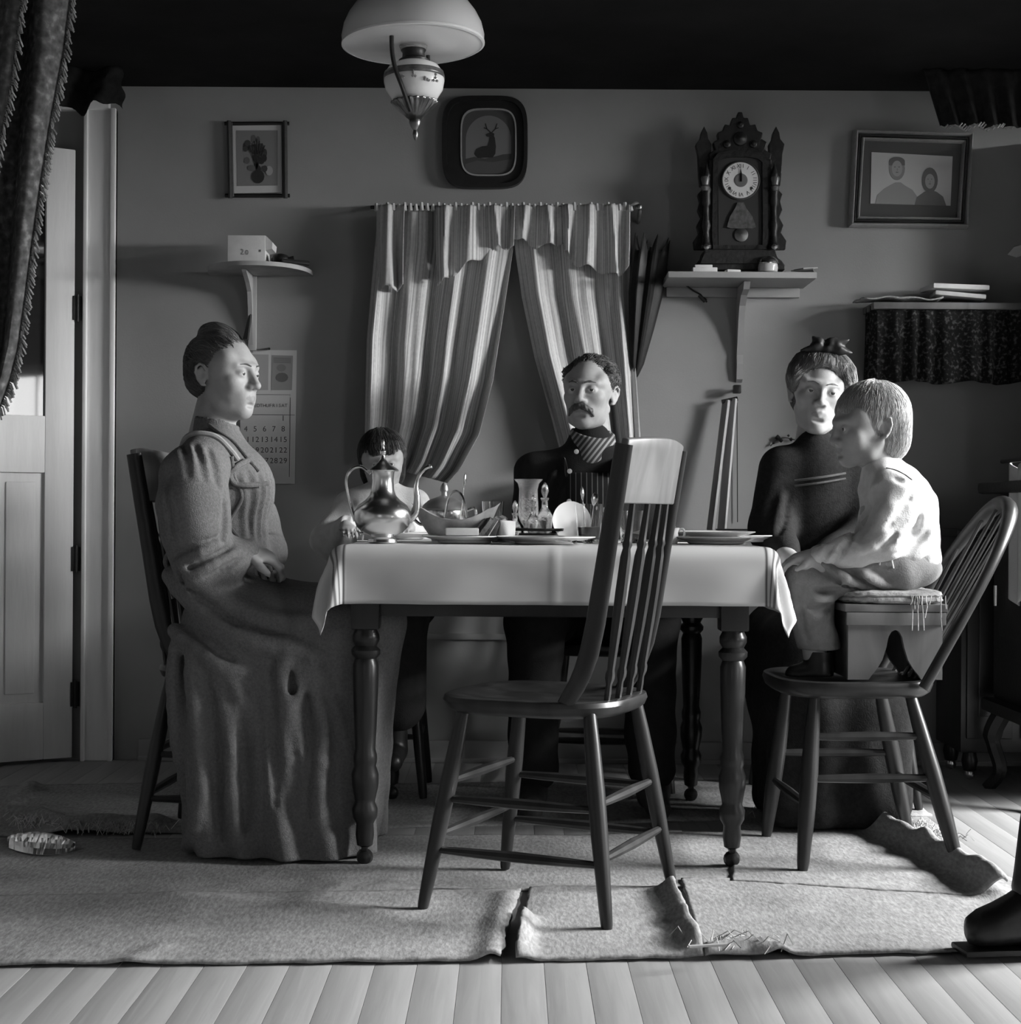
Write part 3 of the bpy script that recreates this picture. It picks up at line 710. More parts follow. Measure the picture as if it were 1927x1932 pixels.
# ------------------------------------------------------------------ flat lettering helper (glyphs cached as meshes)
_GL = {}
def glyph(ch):
    if ch in _GL: return _GL[ch]
    cu = bpy.data.curves.new('glyph', 'FONT'); cu.body = ch; cu.size = 1.0; cu.resolution_u = 3; cu.align_x = 'CENTER'
    o = bpy.data.objects.new('glyph', cu); COL.objects.link(o); bpy.context.view_layer.update()
    me = bpy.data.meshes.new_from_object(o.evaluated_get(bpy.context.evaluated_depsgraph_get()))
    r = ([v.co.copy() for v in me.vertices], [tuple(p.vertices) for p in me.polygons])
    bpy.data.objects.remove(o); bpy.data.curves.remove(cu); bpy.data.meshes.remove(me)
    _GL[ch] = r; return r
def write(mb, text, origin, size, right=Vector((1, 0, 0)), up=Vector((0, 0, 1)), step=.62, mi=0):
    n = len(text)
    for i, ch in enumerate(text):
        if ch == ' ': continue
        v, f = glyph(ch)
        if not f: continue
        off = (i - (n - 1) / 2) * step * size
        mb.raw([origin + right * (off + q.x * size) + up * ((q.y - .34) * size) for q in v], f, mi)
G = lambda g: mat('print_%03d' % int(g * 1000), g, .8, .2)
def ell(cx, cy, rx, ry, n=20, a0=0, a1=2 * PI): return [(cx + rx * math.cos(a0 + (a1 - a0) * k / n), cy + ry * math.sin(a0 + (a1 - a0) * k / n)) for k in range(n)]
def superell(cx, cy, rx, ry, e, n=48):
    o = []
    for k in range(n):
        a = 2 * PI * k / n; c, s = math.cos(a), math.sin(a)
        o.append((cx + rx * math.copysign(abs(c)**(2 / e), c), cy + ry * math.copysign(abs(s)**(2 / e), s)))
    return o
def flat(mb, pts, Y, mi=0, th=.0006): mb.prism(pxpoly(pts, Y), (0, th, 0), mi)
def ring_prism(mb, outer, inner, Y0, Y1, mi=0):
    n = len(outer); a = pxpoly(outer, Y0); b = pxpoly(inner, Y0); d = Vector((0, Y1 - Y0, 0))
    vs_ = a + b + [p + d for p in a] + [p + d for p in b]; fs = []
    for i in range(n):
        j = (i + 1) % n
        fs += [(i, j, n + j, n + i), (2*n + i, 3*n + i, 3*n + j, 2*n + j), (i, 2*n + i, 2*n + j, j), (n + i, n + j, 3*n + j, 3*n + i)]
    mb.raw(vs_, fs, mi)
def quad_in(q, d):
    (a, b, c, e) = q
    return [(a[0] + d, a[1] + d), (b[0] - d, b[1] + d), (c[0] - d, c[1] - d), (e[0] + d, e[1] - d)]
M_GILT = mat('dull_gilt', .40, .30, .6, metal=.25, var=.15, vscale=60)
M_DKGILT = mat('dark_gilt', .07, .35, .5, metal=.3, var=.15, vscale=60)

# ------------------------------------------------------------------ framed double portrait
def side_prism(outer, inner, Y0, Y1):
    out = []
    for i in range(4):
        j = (i + 1) % 4; out.append(MB().prism(pxpoly([outer[i], outer[j], inner[j], inner[i]], Y0), (0, Y1 - Y0, 0)))
    return out
q0 = [(1612, 243), (1838, 249), (1829, 430), (1603, 427)]
pf = thing('framed_portrait', 'double-portrait photograph in a wide gilt frame beside the clock', 'picture')
def moulding(q, w0, w1, mtl, Yf, Yb, name, par):
    qo, qi = quad_in(q, w0), quad_in(q, w1)
    for i in range(4):
        j = (i + 1) % 4
        # rounded section between outer and inner edges
        mb = MB(); n = 6; rows = []
        for k in range(n + 1):
            t = k / n; yy = lerp(Yb, Yf, math.sin(PI * t)**.5 if 0 < t < 1 else 0)
            a = (lerp(qo[i][0], qi[i][0], t), lerp(qo[i][1], qi[i][1], t)); b = (lerp(qo[j][0], qi[j][0], t), lerp(qo[j][1], qi[j][1], t))
            rows += [P(*a, YB - .03) + Vector((0, yy - (YB - .03), 0)), P(*b, YB - .03) + Vector((0, yy - (YB - .03), 0))]
        mb.raw(rows, [(2*k, 2*k+1, 2*k+3, 2*k+2) for k in range(n)] + [tuple(range(0, 2*n+2, 2)), tuple(range(1, 2*n+2, 2)), (0, 1, 2*n+1, 2*n)])
        mb.obj(name, mtl, par, ang=60)
moulding(q0, 0, 9, M_GILT, YB - .045, YB - .004, 'frame_side', pf); moulding(q0, 8, 15, M_DKGILT, YB - .032, YB - .006, 'frame_side', pf); moulding(q0, 14, 21, M_GILT, YB - .038, YB - .006, 'frame_side', pf)
mb = MB(); flat(mb, quad_in(q0, 18), YB - .014, th=.006); mb.obj('mat_board', mat('dark_mat_board', .07, .35, .4), pf, smooth=False)
mb = MB(); flat(mb, [(1645, 287), (1798, 295), (1794, 388), (1643, 384)], YB - .0165, 0, .002)
Yp = YB - .0172
flat(mb, [(1652, 384), (1655, 368), (1668, 356), (1682, 348), (1690, 344), (1700, 344), (1708, 350), (1722, 358), (1732, 372), (1735, 386)], Yp, 1)
flat(mb, ell(1693, 318, 15, 22), Yp - .0004, 2); flat(mb, ell(1693, 305, 15, 9, 16, PI, 2 * PI) + [(1708, 312), (1678, 312)], Yp - .0008, 3)
flat(mb, ell(1693, 318, 10, 15), Yp - .0010, 4)
flat(mb, [(1726, 387), (1730, 372), (1744, 362), (1756, 358), (1768, 362), (1780, 371), (1786, 388)], Yp - .0006, 3)
flat(mb, ell(1755, 340, 15, 24), Yp - .0010, 3); flat(mb, ell(1755, 342, 9, 14), Yp - .0014, 4)
for (cx_, cy_, s_) in ((1693, 318, 1), (1755, 341, .85)):
    for ex in (-4, 4): flat(mb, ell(cx_ + ex * s_, cy_ - 3, 1.6 * s_, 1.0 * s_, 8), Yp - .0018, 5)
    flat(mb, ell(cx_, cy_ + 7 * s_, 3 * s_, .9 * s_, 8), Yp - .0018, 5); flat(mb, ell(cx_ + .6, cy_ + 2, 1.0 * s_, 2.6 * s_, 8), Yp - .0018, 2)
mb.obj('print', [G(.42), G(.24), G(.22), G(.13), G(.30), G(.14)], pf, smooth=False)
mb = MB(); flat(mb, quad_in(q0, 17), YB - .0205, 0, .0012)

# ------------------------------------------------------------------ stag picture in a round-cornered dark frame
sg = thing('stag_picture', 'stag picture in a dark round-cornered frame above the striped curtains', 'picture')
so = superell(915, 267, 81, 87, 4.2); si = superell(922, 268, 52, 63, 4.2)
mb = MB(); ring_prism(mb, so, superell(916, 267, 73, 79, 4.2), YB - .035, YB - .004); ring_prism(mb, superell(916, 267, 74, 80, 4.2), si, YB - .022, YB - .004)
mb.obj('frame', mat('black_lacquer', .014, .4, .5, var=.3, vscale=30), sg, ang=50)
mb = MB(); ring_prism(mb, superell(922, 268, 53, 64, 4.2), superell(922, 268, 50.5, 61.5, 4.2), YB - .026, YB - .01); mb.obj('gilt_line', M_GILT, sg)
mb = MB(); Yd = YB - .014
flat(mb, superell(922, 268, 51, 62, 4.2), Yd, 0, .004)
flat(mb, ell(922, 264, 43, 46, 24, PI, 2 * PI) + [(965, 318), (956, 322), (888, 322), (879, 318)], Yd - .0006, 1)
flat(mb, [(877, 300), (895, 296), (915, 299), (935, 295), (950, 291), (966, 290), (964, 322), (950, 326), (890, 326), (879, 320)], Yd - .0012, 2)
flat(mb, [(877, 310), (900, 303), (930, 306), (966, 300), (964, 322), (950, 327), (890, 327), (879, 321)], Yd - .0014, 3)
flat(mb, [(895, 290), (899, 281), (910, 276), (920, 275), (923, 264), (924, 255), (930, 252), (934, 260), (936, 276), (935, 290), (930, 297), (902, 298)], Yd - .0020, 4)
flat(mb, [(917, 253), (926, 249), (933, 252), (932, 259), (926, 259), (918, 257)], Yd - .0022, 4)
def stroke(mb, pts, w, Y, mi):
    for a, b in zip(pts[:-1], pts[1:]):
        dx, dy = b[0] - a[0], b[1] - a[1]; l = math.hypot(dx, dy) or 1; nx, ny = -dy / l * w, dx / l * w
        flat(mb, [(a[0] + nx, a[1] + ny), (b[0] + nx, b[1] + ny), (b[0] - nx, b[1] - ny), (a[0] - nx, a[1] - ny)], Y, mi)
for s in (-1, 1):
    stroke(mb, [(927 + s, 250), (927 + 8 * s, 243), (927 + 11 * s, 233)], .9, Yd - .0022, 4); stroke(mb, [(927 + 8 * s, 243), (927 + 14 * s, 241)], .8, Yd - .0022, 4)
mb.obj('print', [G(.07), G(.16), G(.06), G(.085), G(.03)], sg, smooth=False)

# ------------------------------------------------------------------ flower picture, left
q1 = [(436, 237), (531, 236), (531, 363), (437, 365)]
fp = thing('flower_picture', 'flower print with white mat in a thin crossed-corner frame', 'picture')
for (a, b) in (((432, 228), (435, 374)), ((538, 228), (539, 374))):
    mb = MB().tube([P(a[0], a[1], YB - .018), P(b[0], b[1], YB - .018)], .0075, 8); mb.tube([P(a[0] + (5 if a[0] < 500 else -5), a[1] + 3, YB - .016), P(b[0] + (5 if a[0] < 500 else -5), b[1] - 3, YB - .016)], .0035, 6); mb.obj('frame_rod', M_DKGILT, fp)
for (a, b) in (((424, 233), (546, 233)), ((425, 369), (547, 369))):
    MB().tube([P(a[0], a[1], YB - .010), P(b[0], b[1], YB - .010)], .0065, 8).obj('frame_rod', M_BLACK, fp)
mb = MB(); flat(mb, q1, YB - .012, 0, .006); flat(mb, [(446, 246), (524, 246), (524, 350), (448, 351)], YB - .0132, 1, .001)
rr = random.Random(3)
for k in range(26):
    a = rr.uniform(0, 2 * PI); r = rr.random()**.6; cx_, cy_ = 483 + 22 * r * math.cos(a), 290 + 30 * r * math.sin(a)
    flat(mb, ell(cx_, cy_, rr.uniform(3, 8), rr.uniform(4, 9), 10, a, a + 2 * PI), YB - .0136 - k * .00005, rr.choice([2, 2, 3, 4]))
flat(mb, ell(487, 333, 12, 13, 14), YB - .0152, 3); flat(mb, ell(508, 322, 7, 9, 12), YB - .0153, 5); flat(mb, ell(500, 318, 5, 6, 12), YB - .0154, 2)
for k in range(7): stroke(mb, [(485, 318), (470 + 5 * k, 262 + abs(k - 3) * 4)], .8, YB - .0154, 3)
mb.obj('print', [G(.50), G(.20), G(.06), G(.035), G(.11), G(.34)], fp, smooth=False)

# ------------------------------------------------------------------ calendar on the wall behind the woman
YC = YB - .006
cl = thing('wall_calendar', 'paper wall calendar hanging behind the calico-dressed woman', 'calendar')
mb = MB(); flat(mb, [(455, 660), (560, 661), (556, 913), (452, 911)], YC, 0, .003); mb.obj('sheet', G(.52), cl, smooth=False)
mb = MB(); flat(mb, [(513, 670), (553, 671), (551, 736), (512, 736)], YC - .0008, 0); flat(mb, [(460, 668), (507, 669), (506, 736), (459, 736)], YC - .0008, 1)
flat(mb, ell(532, 712, 12, 9, 12), YC - .0014, 2); flat(mb, ell(531, 694, 9, 7, 12), YC - .0014, 3)
for k in range(5): stroke(mb, [(516, 675 + k * 2.2), (549, 676 + k * 2.2)], .4, YC - .0014, 2)
mb.obj('picture', [G(.26), G(.34), G(.13), G(.20)], cl, smooth=False)
mb = MB(); pxm = YC / FPX
stroke(mb, [(456, 782), (556, 783)], .5, YC - .0008, 0); stroke(mb, [(548, 750), (546, 900)], .5, YC - .0008, 0); stroke(mb, [(548, 745), (460, 744)], .4, YC - .0008, 0)
for i, d in enumerate(('TUE', 'WED', 'THU', 'FRI', 'SAT')): write(mb, d, P(464 + i * 17.5, 765, YC - .001), 9 * pxm, step=.66)
for row in range(5):
    for i in range(5):
        n = row * 7 + 1 - (4 - i)
        if n < 1 or n > 31: continue
        write(mb, str(n), P(464 + i * 17.6, 789 + row * 20, YC - .001), 14.5 * pxm, step=.56)
mb.obj('lettering', G(.10), cl, smooth=False)
MB().tube([P(508, 658, YC - .02), P(508, 658, YB)], .004, 8).obj('nail', M_BLACK, cl)

# ------------------------------------------------------------------ small bracket shelf, left, with carton
lsz = P(490, 497, 5.1).z - .004
ls = thing('corner_bracket_shelf', 'small rounded wall shelf on a carved bracket, carton on top', 'shelf')
mb = MB(); xa, xb = P(397, 500, YB).x, P(592, 520, YB).x; xm = (xa + xb) / 2; hw = (xb - xa) / 2
pts = [Vector((xm - hw * math.cos(PI * k / 20), YB - .004 - .235 * math.sin(PI * k / 20)**.8, lsz - .012)) for k in range(21)]
mb.prism(pts, (0, 0, .014)); mb.obj('board', M_PALEWOOD, ls, ang=30)
mb = MB(); zb0 = P(470, 668, YB).z
prof = [(YB - .004, zb0), (YB - .014, zb0 + .02), (YB - .022, zb0 + .09), (YB - .035, zb0 + .15), (YB - .05, zb0 + .20), (YB - .09, lsz - .045), (YB - .15, lsz - .02), (YB - .16, lsz - .013), (YB - .004, lsz - .013)]
xk = P(468, 560, 5.2).x
mb.prism([Vector((xk - .006, a, b)) for a, b in prof], (.014, 0, 0)); mb.obj('bracket', M_PALEWOOD, ls, smooth=False)
MB().box((P(477, 580, YB).x, YB - .008, (zb0 + lsz) / 2), (.028, .014, lsz - zb0 - .02), bev=.003).obj('back_strip', M_PALEWOOD, ls)
ct = thing('carton', 'white paper carton with printed emblem on the rounded shelf', 'box')
a0, a1 = P(429, 470, 5.08), P(500, 470, 5.08); hgt = P(450, 443, 5.08).z - lsz - .004
MB().box(((a0.x + a1.x) / 2, 5.135, lsz + .0035 + hgt / 2), (a1.x - a0.x, .10, hgt), bev=.002).obj('body', M_PAPER, ct)
mb = MB(); sx_ = a1.x + .001
mb.prism([Vector((sx_, 5.09, lsz + .004 + hgt)), Vector((sx_ + .022, 5.09, lsz + hgt - .018)), Vector((sx_ + .020, 5.09, lsz + .05)), Vector((sx_, 5.09, lsz + .045))], (0, .09, 0)); mb.obj('flap', M_PAPER, ct, smooth=False)
mb = MB(); Yq = 5.0838
write(mb, '2', P(457, 475, Yq), 15 * Yq / FPX); write(mb, '0', P(466, 476, Yq), 13 * Yq / FPX); flat(mb, ell(491, 473, 1.6, 2.4, 8), Yq, 0, .0004); mb.obj('lettering', G(.16), ct, smooth=False)
mb = MB().lathe([(.02, 0), (.03, .006), (.031, .018), (.024, .03), (.012, .035), (.006, .036)], (P(528, 490, 5.1).x, 5.12, lsz + .0025), 18); mb.tube([Vector((P(528, 490, 5.1).x + .025, 5.11, lsz + .02)), Vector((P(548, 485, 5.1).x + .01, 5.11, lsz + .025))], .006, 8)
tag(mb.obj('ink_pot', M_BLACK), 'small dark round pot beside the white carton', 'pot')
mb = MB().tube([Vector((P(535, 498, 5.1).x, 5.075, lsz + .010)), Vector((P(580, 503, 5.1).x, 5.13, lsz + .010))], [.006, .008], 8); tag(mb.obj('razor_case', M_BLACK), 'slim dark stick lying at the rim of the rounded shelf', 'stick')

# ------------------------------------------------------------------ clock shelf
zc = P(1400, 513, 5.04).z
rs = thing('clock_shelf', 'painted wall shelf on one curved bracket carrying the clock', 'shelf')
xa, xb = P(1261, 520, 5.04).x, P(1541, 520, 5.04).x
MB().box(((xa + xb) / 2, 5.15, zc - .010), (xb - xa, .235, .020), bev=.003).obj('board', M_SHELF, rs)
MB().box(((xa + xb) / 2, YB - .012, zc - .036), (xb - xa - .03, .02, .032), bev=.003).obj('cleat', M_SHELF, rs)
zl = P(1390, 722, YB).z; xk = P(1400, 620, YB).x - .01
pr = [(YB - .002, zl), (YB - .018, zl + .01), (YB - .026, zl + .06), (YB - .022, zl + .09), (YB - .034, zl + .13), (YB - .05, zl + .19), (YB - .075, zl + .245), (YB - .11, zl + .275), (YB - .16, zc - .045), (YB - .18, zc - .022), (YB - .002, zc - .022)]
MB().prism([Vector((xk - .009, a, b)) for a, b in pr], (.020, 0, 0)).obj('bracket', M_SHELF, rs, smooth=False)
sz = zc + .0004
def shelf_item(name, label, cat, mb, mt): return tag(mb.obj(name, mt), label, cat)
px = lambda x, Y=5.07: P(x, 500, Y).x
shelf_item('small_box', 'flat white box on the clock shelf, below the clock base moulding', 'box', MB().box((px(1330), 5.08, sz + .008), (.078, .05, .016), bev=.002).box((px(1328), 5.085, sz + .021), (.056, .04, .010), bev=.002), M_PAPER)
shelf_item('folded_paper', 'small folded paper before the clock base', 'papers', MB().box((px(1383), 5.07, sz + .005), (.045, .03, .010), R=RZ(.2), bev=.003), M_PAPER)
gi = thing('glass_inkwell', 'round glass jar with bright lid before the clock', 'jar', (px(1449), 5.065, sz))
MB().lathe([(.024, 0), (.030, .004), (.032, .016), (.030, .028), (.02, .03)], (0, 0, 0), 24).obj('bowl', mat('frosted_glass', .45, .12, .6), gi)
MB().lathe([(.031, .028), (.033, .031), (.031, .040), (.022, .050), (.008, .054), (.0, .055)], (0, 0, 0), 24).obj('lid', M_SILVER, gi)
for k, (xx, ln, a, hz) in enumerate(((1506, .085, .1, .004), (1518, .07, -.25, .012), (1524, .06, .5, .019))):
    shelf_item('letter', ('bottom', 'middle', 'top')[k] + ' letter of the loose heap at the clock shelf end', 'papers', MB().box((px(xx), 5.10, sz + hz), (ln, .05, .005), R=RZ(a) @ RY(-.06 * k), bev=.001), G(.30 if k != 1 else .12))
mb = MB().tube(catmull([P(1292, 536, YB - .05), P(1308, 548, YB - .03), P(1322, 556, YB - .02), P(1334, 570, YB - .01)], 5), .003, 6); mb.tube([P(1319, 556, YB - .02), P(1331, 568, YB - .012)], [.007, .008], 8)
tag(mb.obj('cord', M_BLACK), 'short dark cord hanging under the clock shelf', 'cord')

# ------------------------------------------------------------------ gingerbread clock
ck = thing('shelf_clock', 'ornate carved dark wooden shelf clock with white dial', 'clock')
YK = 5.10; M_CLK = mat('carved_clock_wood', .013, .45, .45, var=.5, vscale=45, bump=.5, bscale=70)
def kp(pts, Y0, th, name='', mt=None, par=None, bev=0):
    mb = MB(); mb.prism(pxpoly(pts, Y0), (0, th, 0)); o = mb.obj(name, mt or M_CLK, par or ck, smooth=False)
    if bev:
        b = o.modifiers.new('bevel', 'BEVEL'); b.width = bev; b.segments = 2
    return o
def sym(pts, c=1397): return pts + [(2 * c - x, y) for x, y in pts[::-1]]
kz = 509
kp(sym([(1312, kz), (1312, 500), (1318, 492), (1326, 486), (1330, 470)]), YK - .02, .11, 'base', bev=.003)
kp(sym([(1322, 497), (1330, 478), (1344, 474)]), YK - .032, .014, 'base_moulding')
kp(sym([(1336, 474), (1334, 440), (1338, 420), (1336, 400), (1338, 300)]), YK + .012, .075, 'case', bev=.003)
kp(sym([(1340, 302), (1338, 290), (1350, 282), (1346, 268), (1356, 262), (1354, 250), (1364, 246), (1368, 234), (1378, 236), (1382, 222), (1390, 222), (1393, 211)]), YK + .02, .035, 'crest', bev=.003)
for k, (cx_, cy_, r_) in enumerate(((1397, 262, 14), (1372, 272, 8), (1422, 272, 8), (1397, 236, 7))):
    MB().lathe([(r_ * .0017, 0), (r_ * .0015, .006), (r_ * .0009, .008), (r_ * .0006, .012), (0, .013)], P(cx_, cy_, YK + .02), 14, R=RX(PI / 2)).obj('rosette', M_CLK, ck)
for s in (-1, 1):
    X = lambda x: 1397 + s * x
    # side wings with scrolled outline
    kp([(X(60), 470), (X(86), 470), (X(88), 455), (X(78), 440), (X(82), 425), (X(74), 410), (X(80), 396), (X(76), 380), (X(80), 366), (X(70), 356), (X(60), 356)], YK + .03, .03, 'wing', bev=.002)
    kp([(X(58), 356), (X(76), 350), (X(78), 330), (X(80), 290), (X(84), 272), (X(76), 262), (X(74), 250), (X(68), 238), (X(62), 250), (X(60), 262), (X(54), 272), (X(56), 300)], YK + .03, .03, 'tower', bev=.002)
    cb_ = P(X(64), 402, YK + .005)
    MB().lathe([(.016, -.115), (.018, -.105), (.012, -.095), (.010, -.06), (.015, -.04), (.010, -.02), (.009, .02), (.014, .03), (.012, .06), (.016, .075), (.012, .085), (.009, .11), (.013, .12), (.010, .13), (.004, .15), (0, .165)], cb_ + Vector((0, -.0, 0)), 14).obj('column', M_CLK, ck)
    MB().lathe([(.009, 0), (.014, .012), (.010, .018), (.015, .040), (.013, .045)], P(X(66), 360, YK - .005), 14).obj('capital', mat('grey_metal', .14, .4, .5, metal=.5), ck)
    MB().lathe([(.010, 0), (.009, .005), (.0, .007)], P(X(64), 466, YK - .03), 12, R=RX(PI / 2)).obj('rosette', M_BRASS, ck)
# door with glass, dial and pendulum
mb = MB(); ring_prism(mb, sym([(1346, 470), (1344, 440), (1346, 300), (1356, 288), (1380, 284)]), sym([(1355, 462), (1354, 440), (1355, 306), (1364, 299), (1382, 296)]), YK + .002, YK + .014); dk = mb.obj('door', M_CLK, ck, smooth=False)
kp(sym([(1356, 463), (1355, 306), (1364, 298), (1382, 295)]), YK + .0105, .0012, 'backboard', mat('clock_interior', .03, .6, .3))
dc = P(1398, 340, YK + .004); pm = YK / FPX
MB().lathe([(36.5 * pm, 0), (37 * pm, .003), (35 * pm, .006), (33.5 * pm, .003), (33.5 * pm, 0)], dc + Vector((0, .004, 0)), 40, R=RX(PI / 2)).obj('bezel', M_DKGILT, ck)
dl = MB().lathe([(34 * pm, 0), (34 * pm, .0015), (0, .0016)], dc + Vector((0, .002, 0)), 40, R=RX(PI / 2)).obj('dial', G(.60), ck)
mb = MB()
for k, n in enumerate(('XII', 'I', 'II', 'III', 'IIII', 'V', 'VI', 'VII', 'VIII', 'IX', 'X', 'XI')):
    a = PI / 2 - k * PI / 6; rad = Vector((math.cos(a), 0, math.sin(a))); tan = Vector((math.sin(a), 0, -math.cos(a)))
    write(mb, n, dc + rad * 27 * pm + Vector((0, -.0004, 0)), 10.5 * pm, tan, rad, step=.42)
mb.obj('numerals', G(.05), dl, smooth=False)
MB().lathe([(13 * pm, 0), (12 * pm, .001), (9 * pm, .0012), (0, .002)], dc, 24, R=RX(PI / 2)).obj('dial_centre', G(.13), dl)
for (px_, pz_) in ((1377, 355), (1418, 355)): MB().lathe([(3.0 * pm, 0), (2.4 * pm, .0012), (0, .0014)], P(px_, pz_, YK + .0045), 12, R=RX(PI / 2)).obj('winding_hole', G(.04), dl)
for (ln, w, a) in ((24, 1.4, -.02), (17, 2.0, .05)):
    d = Vector((math.sin(a), 0, math.cos(a))); n_ = Vector((d.z, 0, -d.x)); o_ = dc + Vector((0, -.0035, 0))
    MB().prism([o_ - n_ * w * pm - d * 3 * pm, o_ + n_ * w * pm - d * 3 * pm, o_ + n_ * w * .8 * pm + d * ln * .7 * pm, o_ + d * ln * pm, o_ - n_ * w * .8 * pm + d * ln * .7 * pm], (0, .0007, 0)).obj('hand', G(.03), dl, smooth=False)
kp([(1372, 428), (1378, 408), (1388, 392), (1392, 382), (1404, 382), (1408, 392), (1420, 408), (1427, 428), (1420, 431), (1380, 431)], YK + .003, .005, 'stencil_ornament', mat('gilt_stencil', .07, .5, .4, var=.5, vscale=80))
MB().lathe([(13 * pm, 0), (13 * pm, .002), (8 * pm, .004), (0, .005)], P(1399, 443, YK + .008), 24, R=RX(PI / 2)).obj('pendulum', M_BRASS, ck)

# ------------------------------------------------------------------ two slats hanging from a nail, right of the curtains
nl = P(1392, 734, YB - .06)
hk = MB().box(nl + Vector((0, .012, 0)), (.026, .03, .028), bev=.004); hk.tube([nl + Vector((0, .03, 0)), nl + Vector((0, .058, 0))], .005, 8); tag(hk.obj('wall_hook', M_DARKWOOD), 'dark wooden hook on the wall beneath the clock bracket', 'hook')
fr = thing('folding_rack', 'two pale slats joined at the top, hanging from the wall hook', 'rack')
for (a, b, w, dy) in (((1371, 755), (1341, 1000), 15, -.05), ((1383, 752), (1362, 1004), 17, -.085)):
    p0, p1 = P(a[0], a[1], YB - .055), P(b[0], b[1], YB - .10); d = (p1 - p0); L_ = d.length
    R_ = d.normalized().to_track_quat('Z', 'Y').to_matrix()
    MB().box((p0 + p1) / 2, (w * .00172, .012, L_), R=R_, bev=.002).obj('slat', M_PALEWOOD, fr)
MB().tube([P(1362, 758, YB - .055), P(1392, 752, YB - .055)], .007, 8).obj('crossbar', M_DARKWOOD, fr)
mb = MB().tube([P(1391, 760, YB - .012), P(1392, 985, YB - .012)], .0016, 5); tag(mb.obj('string', M_BLACK), 'thin dark string hanging straight down from the hook', 'string')

# ------------------------------------------------------------------ umbrella hanging at the right of the curtains
um = thing('umbrella', 'half-closed dark umbrella hanging tip down beside the striped curtain', 'umbrella')
p0, p1 = P(1228, 478, YB - .07), P(1199, 712, YB - .05); ax = (p1 - p0); R_ = ax.normalized().to_track_quat('Z', 'Y').to_matrix(); Lu = ax.length
def umw(a, i): return 1 + (.20 if i > 0 else .0) * math.cos(8 * a)
prof = [(.078, .0), (.080, .05), (.074, .14), (.056, .24), (.03, .36), (.012, .40), (.006, Lu)]
um1 = MB(); n = 48
vs_, fs = [], []
for i, (r, z) in enumerate(prof):
    for k in range(n):
        a = 2 * PI * k / n; rr_ = r * (1 + .16 * math.cos(8 * a)); zz = z - (.055 * (.5 + .5 * math.cos(8 * a))**2 if i == 0 else 0)
        q = R_ @ Vector((rr_ * math.cos(a), rr_ * math.sin(a) * .6, zz)); vs_.append(p0 + q)
for i in range(len(prof) - 1):
    for k in range(n): fs.append((i * n + k, i * n + (k + 1) % n, (i + 1) * n + (k + 1) % n, (i + 1) * n + k))
um1.raw(vs_, fs).obj('canopy', mat('umbrella_silk', .016, .55, .4, var=.3, vscale=40), um, solid=.002)
MB().tube([p0 + R_ @ Vector((0, 0, -.02)), p1 + R_ @ Vector((0, 0, .03))], .006, 8).obj('shaft', M_BLACK, um)

# ------------------------------------------------------------------ striped curtains
def _stripe(scale, seed):
    def f(N, L):
        tc = N.new('ShaderNodeTexCoord'); sp = N.new('ShaderNodeSeparateXYZ'); L.new(tc.outputs['UV'], sp.inputs[0])
        ma = N.new('ShaderNodeMath'); ma.operation = 'MULTIPLY_ADD'; L.new(sp.outputs[0], ma.inputs[0]); ma.inputs[1].default_value = scale; ma.inputs[2].default_value = seed
        nz = N.new('ShaderNodeTexNoise'); nz.noise_dimensions = '1D'; nz.inputs['Scale'].default_value = 1.0; nz.inputs['Detail'].default_value = 3; nz.inputs['Roughness'].default_value = .7
        L.new(ma.outputs[0], nz.inputs['W'])
        n2 = N.new('ShaderNodeTexNoise'); n2.inputs['Scale'].default_value = 90; L.new(tc.outputs['Object'], n2.inputs['Vector'])
        mx = N.new('ShaderNodeMix'); mx.inputs[0].default_value = .12; L.new(nz.outputs[0], mx.inputs[2]); L.new(n2.outputs[0], mx.inputs[3]); return mx.outputs[0]
    return f
ST = [(.34, .28), (.45, .38), (.50, .52), (.54, .40), (.60, .70), (.68, .52)]
M_CUR1 = ramp_mat('striped_curtain', ST, _stripe(75, 3.3), .9, .1); M_CUR2 = ramp_mat('striped_curtain_swag', ST, _stripe(46, 11.7), .9, .1)
YQ = YB - .085
def drape(left, right, top, bot, folds, amp, Y0, ph=0.0, sag=0.0):
    def f(u, v):
        yl = lerp(left[0][1], left[-1][1], v); yr = lerp(right[0][1], right[-1][1], v)
        xl = poly_at([((p[1] - left[0][1]) / (left[-1][1] - left[0][1]), p[0]) for p in left], v)[0]
        xr = poly_at([((p[1] - right[0][1]) / (right[-1][1] - right[0][1]), p[0]) for p in right], v)[0]
        wob = .016 * math.sin(u * folds * 1.7 + ph * 2 + 2.0 * v)
        uu = u + wob * math.sin(PI * u)
        q = P(lerp(xl, xr, uu), lerp(yl, yr, u) + sag * math.sin(PI * u) * v, Y0)
        a = u * folds * 2 * PI + ph + .9 * math.sin(2.3 * v + 5 * u)
        dp = amp * (.45 + .55 * v) * (math.sin(a) + .35 * math.sin(2.3 * a + 1)) + .15 * amp * nz2(u * 9, v * 5, 1.3)
        return Vector((q.x, Y0 + dp, q.z))
    return f
tag(MB().grid(drape([(713, 392), (702, 520), (692, 640), (689, 760), (687, 868)], [(962, 396), (968, 470), (950, 590), (930, 720), (905, 820), (868, 888), (846, 912)], 0, 0, 4.2, .034, YQ - .004, 2.2), 150, 70).obj('window_curtain', M_CUR1, fix=False, solid=.0015),
    'striped curtain panel sweeping down towards the child, wider of the two', 'curtain')
